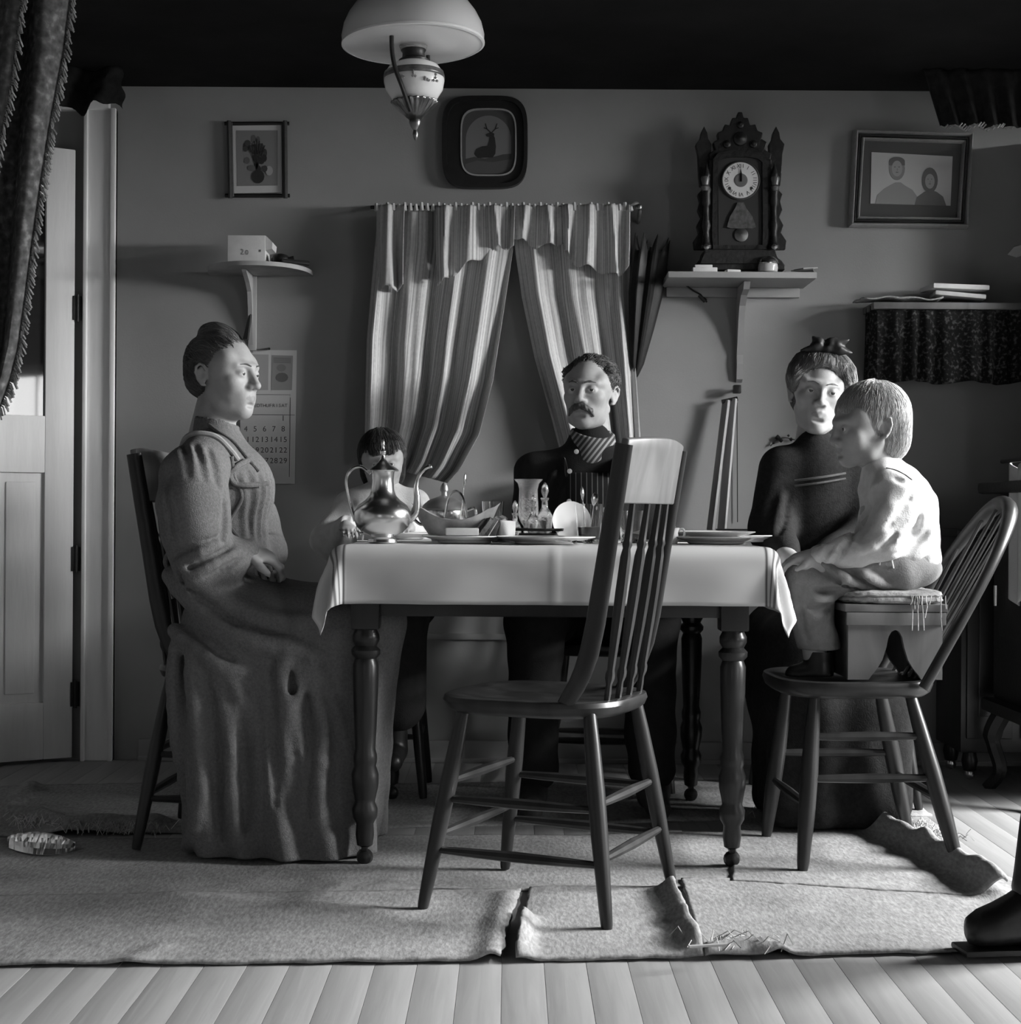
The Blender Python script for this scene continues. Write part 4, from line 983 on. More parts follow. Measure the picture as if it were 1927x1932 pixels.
tag(MB().grid(drape([(968, 396), (972, 470), (985, 560), (1008, 670), (1036, 770), (1062, 868)], [(1190, 392), (1190, 560), (1200, 690), (1212, 862)], 0, 0, 3.2, .030, YQ, .6), 130, 70).obj('window_curtain', M_CUR1, fix=False, solid=.0015),
    'striped curtain panel falling behind the moustached man', 'curtain')
sw = thing('curtain_swag', 'ruffled striped swag draped across the top of the curtains', 'valance')
def swag(xs, ytop, bottom, folds, amp, Y0, ph):
    def f(u, v):
        x = lerp(xs[0], xs[1], u); yb = (poly_at(bottom, u)[0] + poly_at(bottom, max(0, u - .09))[0] + poly_at(bottom, min(1, u + .09))[0]) / 3 + 4 * math.sin(u * folds * 2 * PI + ph); y = lerp(ytop, yb, v)
        a = u * folds * 2 * PI + ph + 1.2 * v * math.sin(u * 7)
        dp = amp * 1.5 * (math.sin(a) + .4 * math.sin(2.1 * a)) * (.45 + .55 * v) - .022 * math.sin(PI * v)
        q = P(x + 3 * math.sin(a * .5) * v, y, Y0); return Vector((q.x, Y0 + dp, q.z))
    return f
for args in (((710, 764), 386, [(0, 540), (.5, 546), (1, 542)], 1.5, .016, YQ - .035, 1.0),
             ((822, 972), 388, [(0, 540), (.3, 512), (.6, 482), (.85, 462), (1, 470)], 3.2, .016, YQ - .038, 2.4),
             ((960, 1072), 388, [(0, 440), (.2, 456), (.5, 466), (.8, 462), (1, 448)], 2.6, .016, YQ - .040, .4),
             ((1062, 1188), 386, [(0, 470), (.2, 500), (.6, 512), (.85, 526), (1, 500)], 3.0, .016, YQ - .036, 3.5)):
    MB().grid(swag(*args), 50, 26).obj('swag_fold', M_CUR2, sw, fix=False, solid=.0015)
mb = MB()
for k in range(46):   # gathered heading
    x = lerp(710, 1190, k / 45); mb.tube([P(x, 384 + 2 * math.sin(k * 2.1), YQ - .028), P(x + 1, 398, YQ - .03)], [.006, .0085], 6)
mb.obj('gathered_heading', M_CUR2, sw)
rd = thing('curtain_rod', 'thin dark curtain rod with a knob at its end', 'curtain rod')
MB().tube([P(700, 391, YQ - .012), P(1196, 391, YQ - .012)], .006, 10).obj('rod', M_DARKWOOD, rd)
MB().tube(catmull([P(1188, 388, YQ - .03), P(1200, 384, YQ - .03), P(1207, 394, YQ), P(1204, 420, YB - .01)], 5), .007, 8).obj('bracket', M_MIDWOOD, rd)
MB().tube([P(702, 391, YQ - .012), P(702, 391, YB)], .006, 8).obj('bracket', M_DARKWOOD, rd)
MB().lathe([(0, -.012), (.010, -.008), (.013, 0), (.010, .008), (0, .012)], P(1206, 391, YQ - .03), 12).obj('finial', M_BRASS, rd)

# ------------------------------------------------------------------ hanging oil lamp
LY = 3.9; lc = P(780, 83, LY)
lp = bpy.data.objects.new('hanging_oil_lamp', None); COL.objects.link(lp); lp.location = lc; lp.rotation_euler = (0, -.03, 0)
tag(lp, 'hanging oil lamp with opal glass shade and painted font', 'lamp')
mo = bpy.data.materials.new('opal_glass'); mo.use_nodes = True; nt = mo.node_tree; N_ = nt.nodes
tr = N_.new('ShaderNodeBsdfTranslucent'); tr.inputs[0].default_value = (.95, .95, .95, 1); mx = N_.new('ShaderNodeMixShader'); mx.inputs[0].default_value = .45
pb = N_['Principled BSDF']; pb.inputs['Base Color'].default_value = (.9, .9, .9, 1); pb.inputs['Roughness'].default_value = .1
nt.links.new(pb.outputs[0], mx.inputs[1]); nt.links.new(tr.outputs[0], mx.inputs[2]); nt.links.new(mx.outputs[0], N_['Material Output'].inputs[0])
MB().lathe_open([(.168, -.004), (.172, .0), (.1735, .02), (.168, .045), (.156, .07), (.140, .092), (.120, .112), (.095, .128), (.070, .138), (.048, .145), (.044, .155)], seg=56).obj('shade', mo, lp, solid=.003)
MB().lathe([(.172, -.004), (.1755, -.002), (.1755, .003), (.172, .004)], seg=56).obj('shade_rim', mat('opal_rim', .8, .15), lp)
MB().lathe([(0, -.155), (.030, -.150), (.055, -.135), (.070, -.113), (.0745, -.092), (.072, -.072), (.060, -.055), (.040, -.046), (.030, -.043)], seg=40).obj('font', M_CHINA, lp)
MB().lathe_open([(.0748, -.086), (.0742, -.078), (.0722, -.070)], seg=40).obj('painted_band', mat('lamp_band', .10, .3, .5, var=.5, vscale=50), lp, solid=.001)
mb = MB()
for (a, z) in ((-1.9, -.100), (-1.45, -.094), (-1.1, -.104), (-.75, -.098)):
    for k in range(4):
        aa = a + random.uniform(-.1, .1); zz = z + random.uniform(-.008, .008); r = .0752 - abs(zz + .092)**2 * 9
        mb.lathe([(0, -.004), (.004, 0), (0, .004)], (r * math.cos(aa), r * math.sin(aa), zz), 6)
mb.obj('painted_flower', mat('lamp_flower', .3, .4), lp)
MB().lathe([(.036, -.046), (.037, -.040), (.028, -.034), (.027, -.022), (.031, -.016), (.026, -.006), (.014, .010), (.008, .018)], seg=28).obj('burner', M_BLACK, lp)
MB().lathe_open([(.030, -.016), (.036, .0), (.037, .012), (.030, .035), (.024, .06), (.022, .10), (.021, .15)], seg=28).obj('chimney', M_GLASS, lp, solid=.0015)
def ruf(a, i): return 1 + (.05 if i > 1 else 0) * math.cos(22 * a)
MB().lathe_open([(.014, -.186), (.028, -.172), (.042, -.158), (.053, -.146), (.057, -.142)], seg=88, wob=ruf).obj('font_holder', M_BRASS, lp, solid=.0015)
MB().lathe([(0, -.238), (.004, -.233), (.007, -.222), (.005, -.212), (.011, -.204), (.015, -.192), (.012, -.182)], seg=18).obj('drop', M_BRASS, lp)
for (xx, yy, r_) in ((-.045, -.079, .0055), (.030, .082, .005)):
    MB().tube(catmull([(xx, yy, .13), (xx, yy * 1.04, .05), (xx * 1.05, yy * 1.06, -.03), (xx * .9, yy * 1.02, -.08), (xx * .55, yy * .90, -.125), (xx * .2, yy * .42, -.172)], 6), r_, 8).obj('arm', M_BLACK, lp)
MB().lathe([(.046, .148), (.050, .152), (.050, .160), (.044, .164)], seg=28).obj('crown', M_BRASS, lp)
MB().tube([(.0, .0, .155), (.002, 0, (ZC - lc.z) - .001)], .008, 8).obj('hanger', M_BLACK, lp)
# ------------------------------------------------------------------ things on the table
TT = TZ + .0045
def tx(x, Y): return P(x, 1000, Y).x
# silver coffee pot
Yp_ = 3.80; cpx = tx(722, Yp_)
cpt = thing('coffee_pot', 'tall silver-plated coffee pot with round belly and curved spout', 'coffee pot', (cpx, Yp_, TT))
MB().lathe([(.030, 0), (.036, .003), (.034, .010), (.026, .015), (.030, .019), (.048, .026), (.062, .040), (.069, .058), (.068, .075), (.058, .091), (.042, .103), (.032, .114), (.027, .128), (.0255, .150), (.027, .168), (.0285, .172), (.027, .174)], seg=48).obj('body', M_SILVER, cpt)
MB().lathe([(.037, .172), (.0385, .1745), (.035, .178), (.022, .186), (.012, .194), (.006, .202), (.0045, .210), (.0075, .214), (.0075, .220), (.004, .224), (.003, .232), (.0045, .236), (.002, .248), (0, .250)], seg=36).obj('lid', M_SILVER, cpt)
hd = catmull([(-.030, 0, .166), (-.052, 0, .182), (-.075, 0, .176), (-.087, 0, .150), (-.080, 0, .105), (-.072, 0, .075), (-.066, 0, .052)], 8)
MB().tube(hd, .0042, 8, flat=1.4).obj('handle', M_SILVER, cpt)
sp = catmull([(.060, 0, .055), (.078, 0, .075), (.082, 0, .105), (.080, 0, .135), (.086, 0, .160), (.100, 0, .178), (.112, 0, .184)], 8)
MB().tube(sp, [.012 - .0075 * min(1, i / 30) for i in range(len(sp))], 12, flat=1.1).obj('spout', M_SILVER, cpt)
MB().lathe([(.0055, 0), (.007, .002), (.0055, .005)], (.112, 0, .183), 10, R=RY(.9)).obj('spout_lip', M_SILVER, cpt)
# plates
def plate(label, x, Y, r, z=TT, mt=None, rim=.2, group=None):
    o = MB().lathe([(r * .55, 0), (r * .60, .002), (r * .62, .006), (r * .82, .011), (r, .0165), (r * 1.0, .019), (r * .82, .0135), (r * .62, .0085), (0, .008)], (0, 0, 0), 44).obj('plate', mt or M_CHINA)
    o.location = (tx(x, Y), Y, z); return tag(o, label, 'plate', group)
plate('white dinner plate before the covered sugar bowl', 878, 3.86, .105)
plate('white dinner plate in front of the cruet bottles', 1030, 3.82, .120)
plate('lower plate of the stacked pair near the hanging slats', 1352, 3.96, .118)
plate('upper plate of the stacked pair near the hanging slats', 1350, 3.98, .100, TT + .0125)
plate('plate before the boy and his mother, near the table end', 1405, 4.28, .10)
plate('plate at the child in white, beside the coffee pot', 765, 4.36, .085)
# folded white paper box left of the bread
nb = thing('sugar_bowl', 'covered sugar bowl with dome lid and tall knob', 'bowl', (tx(838, 4.12), 4.12, TT))
MB().lathe([(.030, 0), (.034, .004), (.028, .012), (.045, .030), (.056, .055), (.058, .072), (.056, .080)], seg=32).obj('bowl', M_SILVER, nb)
MB().lathe([(.058, .080), (.059, .084), (.054, .094), (.040, .106), (.020, .114), (.008, .118), (.007, .126), (.011, .132), (.009, .142), (.005, .150), (0, .153)], seg=32).obj('lid', mat('dull_silver', .5, .35, .5, metal=.6), nb)
for s in (-1, 1): MB().tube(catmull([(s * .054, 0, .078), (s * .078, 0, .086), (s * .082, 0, .064), (s * .066, 0, .046), (s * .052, 0, .042)], 6), .004, 8).obj('handle', M_SILVER, nb)
# cake basket, oval silver bowl with swept rim
bk = thing('bread_basket', 'oval silver bread basket with swept rim and dark hollow', 'basket', (tx(860, 3.96), 3.96, TT))
def rimw(a): return 1 + .0 * a
vs_, fs = [], []; n = 48; pr_ = [(.40, 0), (.44, .006), (.62, .018), (.84, .042), (.98, .070), (1.04, .078), (1.0, .075), (.80, .046), (.55, .022), (.2, .016)]
for (s_, z_) in pr_:
    for k in range(n):
        a = 2 * PI * k / n; lift = 1 + .28 * math.cos(2 * a)**1 * (z_ > .03); vs_.append((.098 * s_ * math.cos(a) * (1.1 if abs(math.cos(a)) > .8 else 1), .070 * s_ * math.sin(a), z_ * lift))
for i in range(len(pr_) - 1):
    for k in range(n): fs.append((i * n + k, i * n + (k + 1) % n, (i + 1) * n + (k + 1) % n, (i + 1) * n + k))
fs += [tuple(range(n)), tuple((len(pr_) - 1) * n + k for k in range(n))]
MB().raw(vs_, fs).obj('bowl', mat('worn_silver', .40, .35, .5, metal=.25, var=.25, vscale=30), bk)
MB().tube(catmull([(.03, -.066, .062), (.02, -.05, .110), (.0, 0, .128), (-.02, .05, .110), (-.03, .066, .062)], 8), .0032, 8).obj('bail_handle', M_SILVER, bk)
# bread
M_BREAD = mat('dark_bread', .12, .9, .1, var=.5, vscale=60, bump=.5, bscale=120); M_CRUMB = mat('bread_crumb', .36, .9, .1, var=.3, vscale=90, bump=.4, bscale=160)
for k, (x, Y, tilt, rz_, h_) in enumerate(((893, 3.93, .75, .3, .050), (908, 3.92, .65, .1, .052), (922, 3.93, .55, -.1, .055), (936, 3.95, .42, -.2, .058))):
    s = thing('bread_slice', ('bread slice leaning deepest into the silver basket', 'second bread slice from the silver basket', 'third bread slice from the silver basket', 'bread slice standing next to the folded napkin')[k], 'bread', (tx(x, Y), Y, TT + .034), 0)
    s.rotation_euler = (0, tilt, rz_)
    pl_ = [(.0, -.040, -.028), (0, .040, -.028), (0, .042, .018), (0, .030, .034), (0, 0, .038), (0, -.030, .034), (0, -.042, .018)]
    MB().prism(pl_, (.011, 0, 0)).obj('crust', M_BREAD, s); MB().prism([(-.0006, a * .88, b * .88) for _, a, b in pl_], (.0122, 0, 0)).obj('crumb', M_CRUMB if k in (0, 2, 3) else M_BREAD, s)
# napkin, folded upright
def nap(u, v): return Vector((tx(950, 3.92) + (u - .5) * .052 + .006 * v * math.sin(u * 9), 3.92 + .010 * math.sin(u * 7 + v), TT + .058 * v * (1 - .10 * u) + .001))
tag(MB().grid(nap, 14, 10).obj('napkin', M_WHITE, solid=.006), 'folded white napkin standing before the glass cruet', 'napkin')
def napb(u, v): return Vector((tx(880, 3.83) + (u - .5) * .075, 3.85 + .008 * math.sin(u * 5), TT + .021 + .018 * v))
tag(MB().box((tx(872, 3.87), 3.87, TT + .028), (.080, .03, .018), R=RZ(.1), bev=.003).obj('butter_pat', M_PAPER), 'pale block of butter on the plate before the basket', 'butter')
def spoon(name, label, p0, p1, bowl=.011, mt=None, cat='spoon'):
    p0, p1 = Vector(p0), Vector(p1); d = (p1 - p0); t = MB()
    t.tube([p0, p0 + d * .3, p0 + d * .72], [.0036, .0026, .0018], 6, flat=.5)
    R_ = d.normalized().to_track_quat('Z', 'Y').to_matrix()
    t.lathe([(0, -.018), (.006, -.012), (bowl, 0), (bowl * .8, .012), (0, .020)], p0 + d * .86, 12, R=R_, sx=1, sy=.4)
    return tag(t.obj(name, mt or M_SILVER), label, cat)
spoon('spoon', 'spoon standing upright behind the silver basket', (tx(868, 4.05), 4.05, TT + .05), (tx(878, 4.05), 4.05, P(878, 893, 4.05).z))
spoon('spoon', 'spoon lying on the cloth against the cruet plate', (tx(1030, 3.715), 3.74, TT + .014), (tx(1098, 3.70), 3.69, TT + .006), .012)
# cut-glass castor set
cs_ = thing('castor_stand', 'dark oval stand holding the glass cruets', 'cruet stand', (tx(1016, 3.98), 3.98, TT))
MB().lathe([(.055, 0), (.062, .004), (.060, .012), (.050, .016), (.046, .022), (.046, .024)], seg=32, sx=1.05, sy=.8).obj('base', M_BLACK, cs_)
MB().lathe_open([(.058, .030), (.060, .036)], seg=40, sx=1.05, sy=.8).obj('gallery', M_BLACK, cs_, solid=.003)
MB().tube([(0, 0, .02), (0, 0, .045)], .005, 8).obj('stem', M_BLACK, cs_)
M_CUT = mat('cut_glass', .95, .06, .6, trans=.92, ior=1.5, bump=.35, bscale=140)
def facet(n, d): return lambda a, i: 1 + d * abs(math.cos(n * a / 2))
cg = lambda x, Y, z: (tx(x, Y), Y, z)
c1 = thing('celery_vase', 'tall cut-glass vase with flared rim, tallest glass on the table', 'vase', cg(997, 4.08, TT))
MB().lathe_open([(.030, 0), (.032, .004), (.020, .010), (.012, .020), (.012, .040), (.020, .052), (.026, .070), (.024, .110), (.023, .135), (.027, .150), (.034, .158), (.036, .161), (.033, .161), (.024, .150), (.021, .130), (.021, .075), (.012, .058), (0, .055)], seg=32, wob=facet(8, .03)).obj('bowl', M_CUT, c1)
def cruet(label, x, Y, z, h=1.0, name='cruet_bottle'):
    c = thing(name, label, 'cruet', cg(x, Y, z))
    MB().lathe([(.017, 0), (.019, .004), (.020, .025), (.022, .045), (.016, .060), (.009, .072), (.008, .090), (.012, .098), (.011, .100), (0, .100)], seg=24, wob=facet(10, .05)).obj('bottle', M_CUT, c)
    MB().lathe([(.005, .096), (.006, .104), (.011, .118), (.009, .132), (.003, .142), (0, .144)], seg=10).obj('stopper', M_CUT, c)
    c.scale = (h, h, h); return c
cruet('cut-glass cruet bottle with pointed stopper, in front of the man', 1028, 3.97, TT + .0245, .88)
cruet('squat glass cruet standing behind the folded napkin', 972, 4.0, TT + .002, .72)
cruet('glass cruet between the vase and the stoppered bottle', 1006, 3.965, TT + .0245, .66)
def tumbler(label, x, Y, r, h, wall=.002):
    o = MB().lathe_open([(r * .78, 0), (r * .80, .001), (r * .85, h * .3), (r, h), (r - wall, h), (r * .85 - wall, h * .3), (r * .78 - wall, .010), (0, .010)], (0, 0, 0), 36)
    o.f.append(tuple(range(35, -1, -1))); o.mi.append(0)
    o = o.obj('tumbler', M_GLASS); o.location = cg(x, Y, TT); return tag(o, label, 'glass')
tumbler('clear tumbler holding two spoons beside the propped saucer', 1112, 3.95, .036, .098)
tumbler('clear tumbler seen through the spindles of the empty chair', 1192, 4.02, .034, .082)
tumbler('thin glass behind the bread, next to the cruets', 930, 4.30, .030, .105)
spoon('spoon', 'spoon standing in the clear tumbler', (tx(1105, 3.95), 3.955, TT + .012), (tx(1098, 3.95), 3.955, TT + .140), .013)
spoon('spoon', 'spoon leaning rightward in the clear tumbler', (tx(1112, 3.95), 3.95, TT + .012), (tx(1124, 3.95), 3.965, TT + .125), .012)
liq = MB().lathe([(.0265, .011), (.0285, .040), (0, .0405)], (0, 0, 0), 24).obj('dark_preserve', mat('preserve', .05, .3, .5)); liq.location = cg(1112, 3.95, TT); tag(liq, 'dark preserve filling the bottom of the spoon tumbler', 'preserve')
# saucer standing on edge behind the tumbler
o = MB().lathe([(.02, 0), (.035, .004), (.052, .012), (.053, .014), (.034, .007), (0, .005)], (0, 0, 0), 36).obj('saucer', M_CHINA); o.location = (tx(1076, 4.02), 4.02, TT + .050); o.rotation_euler = (math.radians(78), 0, .35); tag(o, 'white saucer propped on edge behind the spoon tumbler', 'saucer')
MB_ = MB().lathe([(.032, 0), (.036, .003), (.036, .010), (0, .012)], (tx(1078, 4.03), 4.03, TT), 20); tag(MB_.obj('butter_chip', M_SILVER), 'small silver coaster beneath the propped saucer', 'coaster')
# creamer with moulded pattern
cm = thing('creamer', 'small moulded white creamer beside the stacked plates', 'jug', cg(1262, 3.92, TT))
MB().lathe([(.018, 0), (.021, .003), (.024, .016), (.022, .028), (.026, .040), (.024, .040), (.019, .028), (.018, .008), (0, .007)], seg=24, wob=facet(6, .05)).obj('body', M_CHINA, cm)
MB().tube(catmull([(.022, 0, .034), (.036, 0, .036), (.038, 0, .020), (.022, 0, .012)], 6), .003, 8).obj('handle', M_CHINA, cm)
MB().lathe([(.0, .038), (.018, .042), (.010, .050), (.004, .055), (0, .06)], seg=20).obj('lid', M_CHINA, cm)
# books and dark tray at the far right
for k, (x, Y, w, d_, h_, z_, rz_, g_) in enumerate(((1385, 4.48, .17, .12, .018, 0, .1, .30), (1398, 4.47, .14, .10, .014, .0185, -.12, .40))):
    b = thing('book', ('lower book lying flat on the table before the bow-haired woman', 'upper book of the flat pair before the bow-haired woman')[k], 'book', (tx(x, Y), Y, TT + z_), rz_)
    MB().box((0, 0, h_ / 2), (w * .97, d_ * .96, h_ - .004), bev=.001).obj('pages', M_PAPER, b)
    for zz in (.001, h_ - .001): MB().box((0, 0, zz), (w, d_, .002), bev=.0005).obj('cover', G(g_ * .6), b)
MB_ = MB().box((tx(1300, 4.3), 4.3, TT + .014), (.20, .12, .028), bev=.006); tag(MB_.obj('loaf_tin', M_BLACK), 'dark baking tin standing behind the stacked plates', 'tin')
# little scroll-wire napkin holder by the coffee pot
nh = MB()
nh.tube(catmull([Vector((tx(684, 3.92) + .018 * math.cos(a) * (1 - a / 14), 3.92, TT + .034 + .018 * math.sin(a) * (1 - a / 14))) for a in [k * .5 for k in range(22)]], 3), .0028, 6)
nh.tube([Vector((tx(674, 3.92), 3.92, TT + .004)), Vector((tx(700, 3.92), 3.92, TT + .004))], .003, 6); nh.tube([Vector((tx(684, 3.92), 3.92, TT + .004)), Vector((tx(685, 3.92), 3.92, TT + .018))], .003, 6)
tag(nh.obj('napkin_holder', M_SILVER), 'small scrolled wire napkin holder behind the coffee pot handle', 'holder')

# ------------------------------------------------------------------ floor oddments
def foil(u, v):
    w = .25 + .75 * math.sin(PI * min(1, u * 1.05))**.6; q = FL(lerp(14, 142, u), 1592 + 8 * u + (v - .5) * -34 * w, .010)
    return q + Vector((.004 * nz2(u * 40, v * 18, 1.0), 0, .020 * w * math.sin(PI * v) + .010 * (1 + nz2(u * 34, v * 9, 1.0)) * math.sin(PI * v)))
tag(MB().grid(foil, 34, 9).obj('crumpled_foil', mat('shiny_foil', .9, .15, .5, metal=.9), solid=.001, smooth=False), 'shiny crumpled foil on the rug below the panelled door', 'foil')
bt = thing('boot', 'black leather boot standing alone at the carpet edge', 'boot', (FL(1905, 1806).x, FL(1905, 1806).y, .011))
bt.rotation_euler = (0, 0, PI + .12)
def bootring(x0, hw, hh, z): return [Vector((x0 + 0, hw * math.cos(2 * PI * k / 16), z + hh * math.sin(2 * PI * k / 16))) for k in range(16)]
rings = [(.085, .010, .012, .040), (.078, .028, .026, .042), (.060, .038, .034, .046), (.030, .042, .040, .052), (.0, .040, .048, .060), (-.03, .038, .058, .070), (-.05, .036, .062, .074)]
vs_, fs = [], []
for r in rings: vs_ += bootring(*r)
for i in range(len(rings) - 1):
    for k in range(16): fs.append((i * 16 + k, i * 16 + (k + 1) % 16, (i + 1) * 16 + (k + 1) % 16, (i + 1) * 16 + k))
fs += [tuple(range(16)), tuple((len(rings) - 1) * 16 + k for k in range(16))]
M_BOOT = mat('black_leather', .012, .4, .45, var=.3, vscale=30, bump=.2, bscale=60)
MB().raw(vs_, fs).obj('vamp', M_BOOT, bt)
MB().tube(catmull([(-.045, 0, .03), (-.045, 0, .08), (-.055, 0, .14), (-.07, 0, .26), (-.08, 0, .30)], 5), [.040] * 8 + [.044] * 13, 16).obj('shaft', M_BOOT, bt)
MB().box((.015, 0, .006), (.17, .075, .012), bev=.005).obj('sole', M_BLACK, bt); MB().box((-.052, 0, .012), (.055, .07, .024), bev=.004).obj('heel', M_BLACK, bt)

# dried sprig and a paper scrap pinned to the back wall
sg_ = MB(); Ys = YB - .012
sg_.tube(catmull([P(1454, 842, Ys), P(1466, 830, Ys), P(1482, 826, Ys), P(1500, 830, Ys)], 5), .0016, 5)
for (x, y, r) in ((1468, 826, .011), (1474, 831, .008), (1493, 829, .007), (1488, 822, .005), (1460, 836, .005)): sg_.lathe([(0, -r), (r * .7, -r * .4), (r, 0), (r * .6, r * .5), (0, r)], P(x, y, Ys), 7)
tag(sg_.obj('dried_sprig', M_BLACK), 'tiny dark dried sprig pinned to the plaster by the bow-haired woman', 'sprig')
tag(MB().prism(pxpoly([(1902, 480), (1914, 466), (1936, 460), (1940, 478), (1918, 486)], YB - .006), (0, .004, 0)).obj('paper_scrap', M_PAPER, smooth=False), 'pale paper scrap pinned to the wall above the curtained shelf', 'paper')
# ------------------------------------------------------------------ people: smooth-blended distance fields turned into one surface each
def V3(p): return np.array(p, dtype=np.float64)
class Field:
    def __init__(s, lo, hi, h, fine=()):
        s.ax = []
        for a in range(3):
            pts = [lo[a]]
            while pts[-1] < hi[a]:
                st_ = h
                for f in fine:
                    if f[0][a] - h <= pts[-1] <= f[1][a]: st_ = min(st_, f[2])
                pts.append(pts[-1] + st_)
            s.ax.append(np.array(pts, dtype=np.float32))
        s.F = np.full([len(a) for a in s.ax], .5, dtype=np.float32)
        s.R, s.o, s.sc = np.eye(3), np.zeros(3), 1.0; s.h = h
    def frame(s, R=None, o=None, sc=1.0):
        s.R = np.array(R) if R is not None else np.eye(3); s.o = V3(o) if o is not None else np.zeros(3); s.sc = sc; return s
    def w(s, p): return s.o + s.R @ (V3(p) * s.sc)
    def blk(s, lo, hi):
        sl = []
        for a in range(3):
            i0 = max(0, int(np.searchsorted(s.ax[a], lo[a])) - 1); i1 = min(len(s.ax[a]), int(np.searchsorted(s.ax[a], hi[a])) + 1)
            if i1 <= i0: return None, None
            sl.append(slice(i0, i1))
        g = (s.ax[0][sl[0]][:, None, None], s.ax[1][sl[1]][None, :, None], s.ax[2][sl[2]][None, None, :])
        return tuple(sl), g
    def put(s, sl, d, k, op):
        A = s.F[sl]
        if op == 'u':
            hh = np.clip(.5 + .5 * (A - d) / k, 0, 1); s.F[sl] = A * (1 - hh) + d * hh - k * hh * (1 - hh)
        elif op == 's':
            hh = np.clip(.5 - .5 * (A + d) / k, 0, 1); s.F[sl] = A * (1 - hh) - d * hh + k * hh * (1 - hh)
        elif op == 'i':
            s.F[sl] = np.maximum(A, d)
    def ell(s, c, r, k=.02, op='u', rot=None):
        c = s.w(c); r = V3(r) * s.sc; R = s.R if rot is None else s.R @ np.array(rot)
        m = max(r) + k + .03; sl, g = s.blk(c - m, c + m)
        if sl is None: return s
        q = [g[0] - c[0], g[1] - c[1], g[2] - c[2]]
        l = [q[0] * R[0, a] + q[1] * R[1, a] + q[2] * R[2, a] for a in range(3)]
        k0 = np.sqrt((l[0] / r[0])**2 + (l[1] / r[1])**2 + (l[2] / r[2])**2) + 1e-9
        k1 = np.sqrt((l[0] / r[0]**2)**2 + (l[1] / r[1]**2)**2 + (l[2] / r[2]**2)**2) + 1e-9
        s.put(sl, k0 * (k0 - 1) / k1, k, op); return s
    def cone(s, a, ra, b, rb, k=.02, op='u'):
        a, b = s.w(a), s.w(b); ra *= s.sc; rb *= s.sc; m = max(ra, rb) + k + .03
        sl, g = s.blk(np.minimum(a, b) - m, np.maximum(a, b) + m)
        if sl is None: return s
        ba = b - a; L2 = float(ba @ ba) + 1e-12
        t = np.clip(((g[0] - a[0]) * ba[0] + (g[1] - a[1]) * ba[1] + (g[2] - a[2]) * ba[2]) / L2, 0, 1)
        d = np.sqrt((g[0] - a[0] - t * ba[0])**2 + (g[1] - a[1] - t * ba[1])**2 + (g[2] - a[2] - t * ba[2])**2) - (ra + (rb - ra) * t)
        s.put(sl, d, k, op); return s
    def chain(s, pts, rads, k=.02, op='u'):
        for i in range(len(pts) - 1): s.cone(pts[i], rads[i], pts[i + 1], rads[i + 1], k, op)
        return s
    def box(s, c, hf, rd, k=.02, op='u', rot=None):
        c = s.w(c); R = s.R if rot is None else s.R @ np.array(rot); hf = V3(hf) * s.sc; rd *= s.sc
        m = np.linalg.norm(hf) + k + .03; sl, g = s.blk(c - m, c + m)
        q = [g[0] - c[0], g[1] - c[1], g[2] - c[2]]
        l = [np.abs(q[0] * R[0, a] + q[1] * R[1, a] + q[2] * R[2, a]) - (hf[a] - rd) for a in range(3)]
        d = np.sqrt(np.maximum(l[0], 0)**2 + np.maximum(l[1], 0)**2 + np.maximum(l[2], 0)**2) + np.minimum(np.maximum(np.maximum(l[0], l[1]), l[2]), 0) - rd
        s.put(sl, d, k, op); return s
    def disp(s, fn, lo=None, hi=None, local=False):
        lo = V3(lo) if lo is not None else V3([a[0] for a in s.ax]); hi = V3(hi) if hi is not None else V3([a[-1] for a in s.ax])
        sl, g = s.blk(lo, hi)
        if local:
            q = [g[0] - s.o[0], g[1] - s.o[1], g[2] - s.o[2]]
            g = [(q[0] * s.R[0, a] + q[1] * s.R[1, a] + q[2] * s.R[2, a]) / s.sc for a in range(3)]
        s.F[sl] = s.F[sl] + fn(*g).astype(np.float32); return s
    def half(s, n, c):   # keep only the side n.p < c
        sl, g = s.blk([a[0] for a in s.ax], [a[-1] for a in s.ax]); s.put(sl, n[0] * g[0] + n[1] * g[1] + n[2] * g[2] - c, .001, 'i'); return s
    def mesh(s):
        F = s.F; nx, ny, nz_ = F.shape; ins = F < 0
        C = np.zeros((nx - 1, ny - 1, nz_ - 1), dtype=np.uint8)
        for i in (0, 1):
            for j in (0, 1):
                for k in (0, 1): C += ins[i:nx - 1 + i, j:ny - 1 + j, k:nz_ - 1 + k]
        I, J, K = np.nonzero((C > 0) & (C < 8)); n = len(I)
        idx = np.full(C.shape, -1, dtype=np.int32); idx[I, J, K] = np.arange(n)
        off = [(i, j, k) for i in (0, 1) for j in (0, 1) for k in (0, 1)]
        val = [F[I + a, J + b, K + c] for a, b, c in off]
        pos = [np.stack([s.ax[0][I + a], s.ax[1][J + b], s.ax[2][K + c]], 1) for a, b, c in off]
        acc = np.zeros((n, 3)); cnt = np.zeros(n)
        for e in range(8):
            for f in range(e + 1, 8):
                if sum(abs(off[e][q] - off[f][q]) for q in range(3)) != 1: continue
                m = (val[e] < 0) != (val[f] < 0); t = np.where(m, val[e] / (val[e] - val[f] + 1e-12), 0)[:, None]
                acc += np.where(m[:, None], pos[e] + (pos[f] - pos[e]) * t, 0); cnt += m
        vert = acc / np.maximum(cnt, 1)[:, None]; quads = []
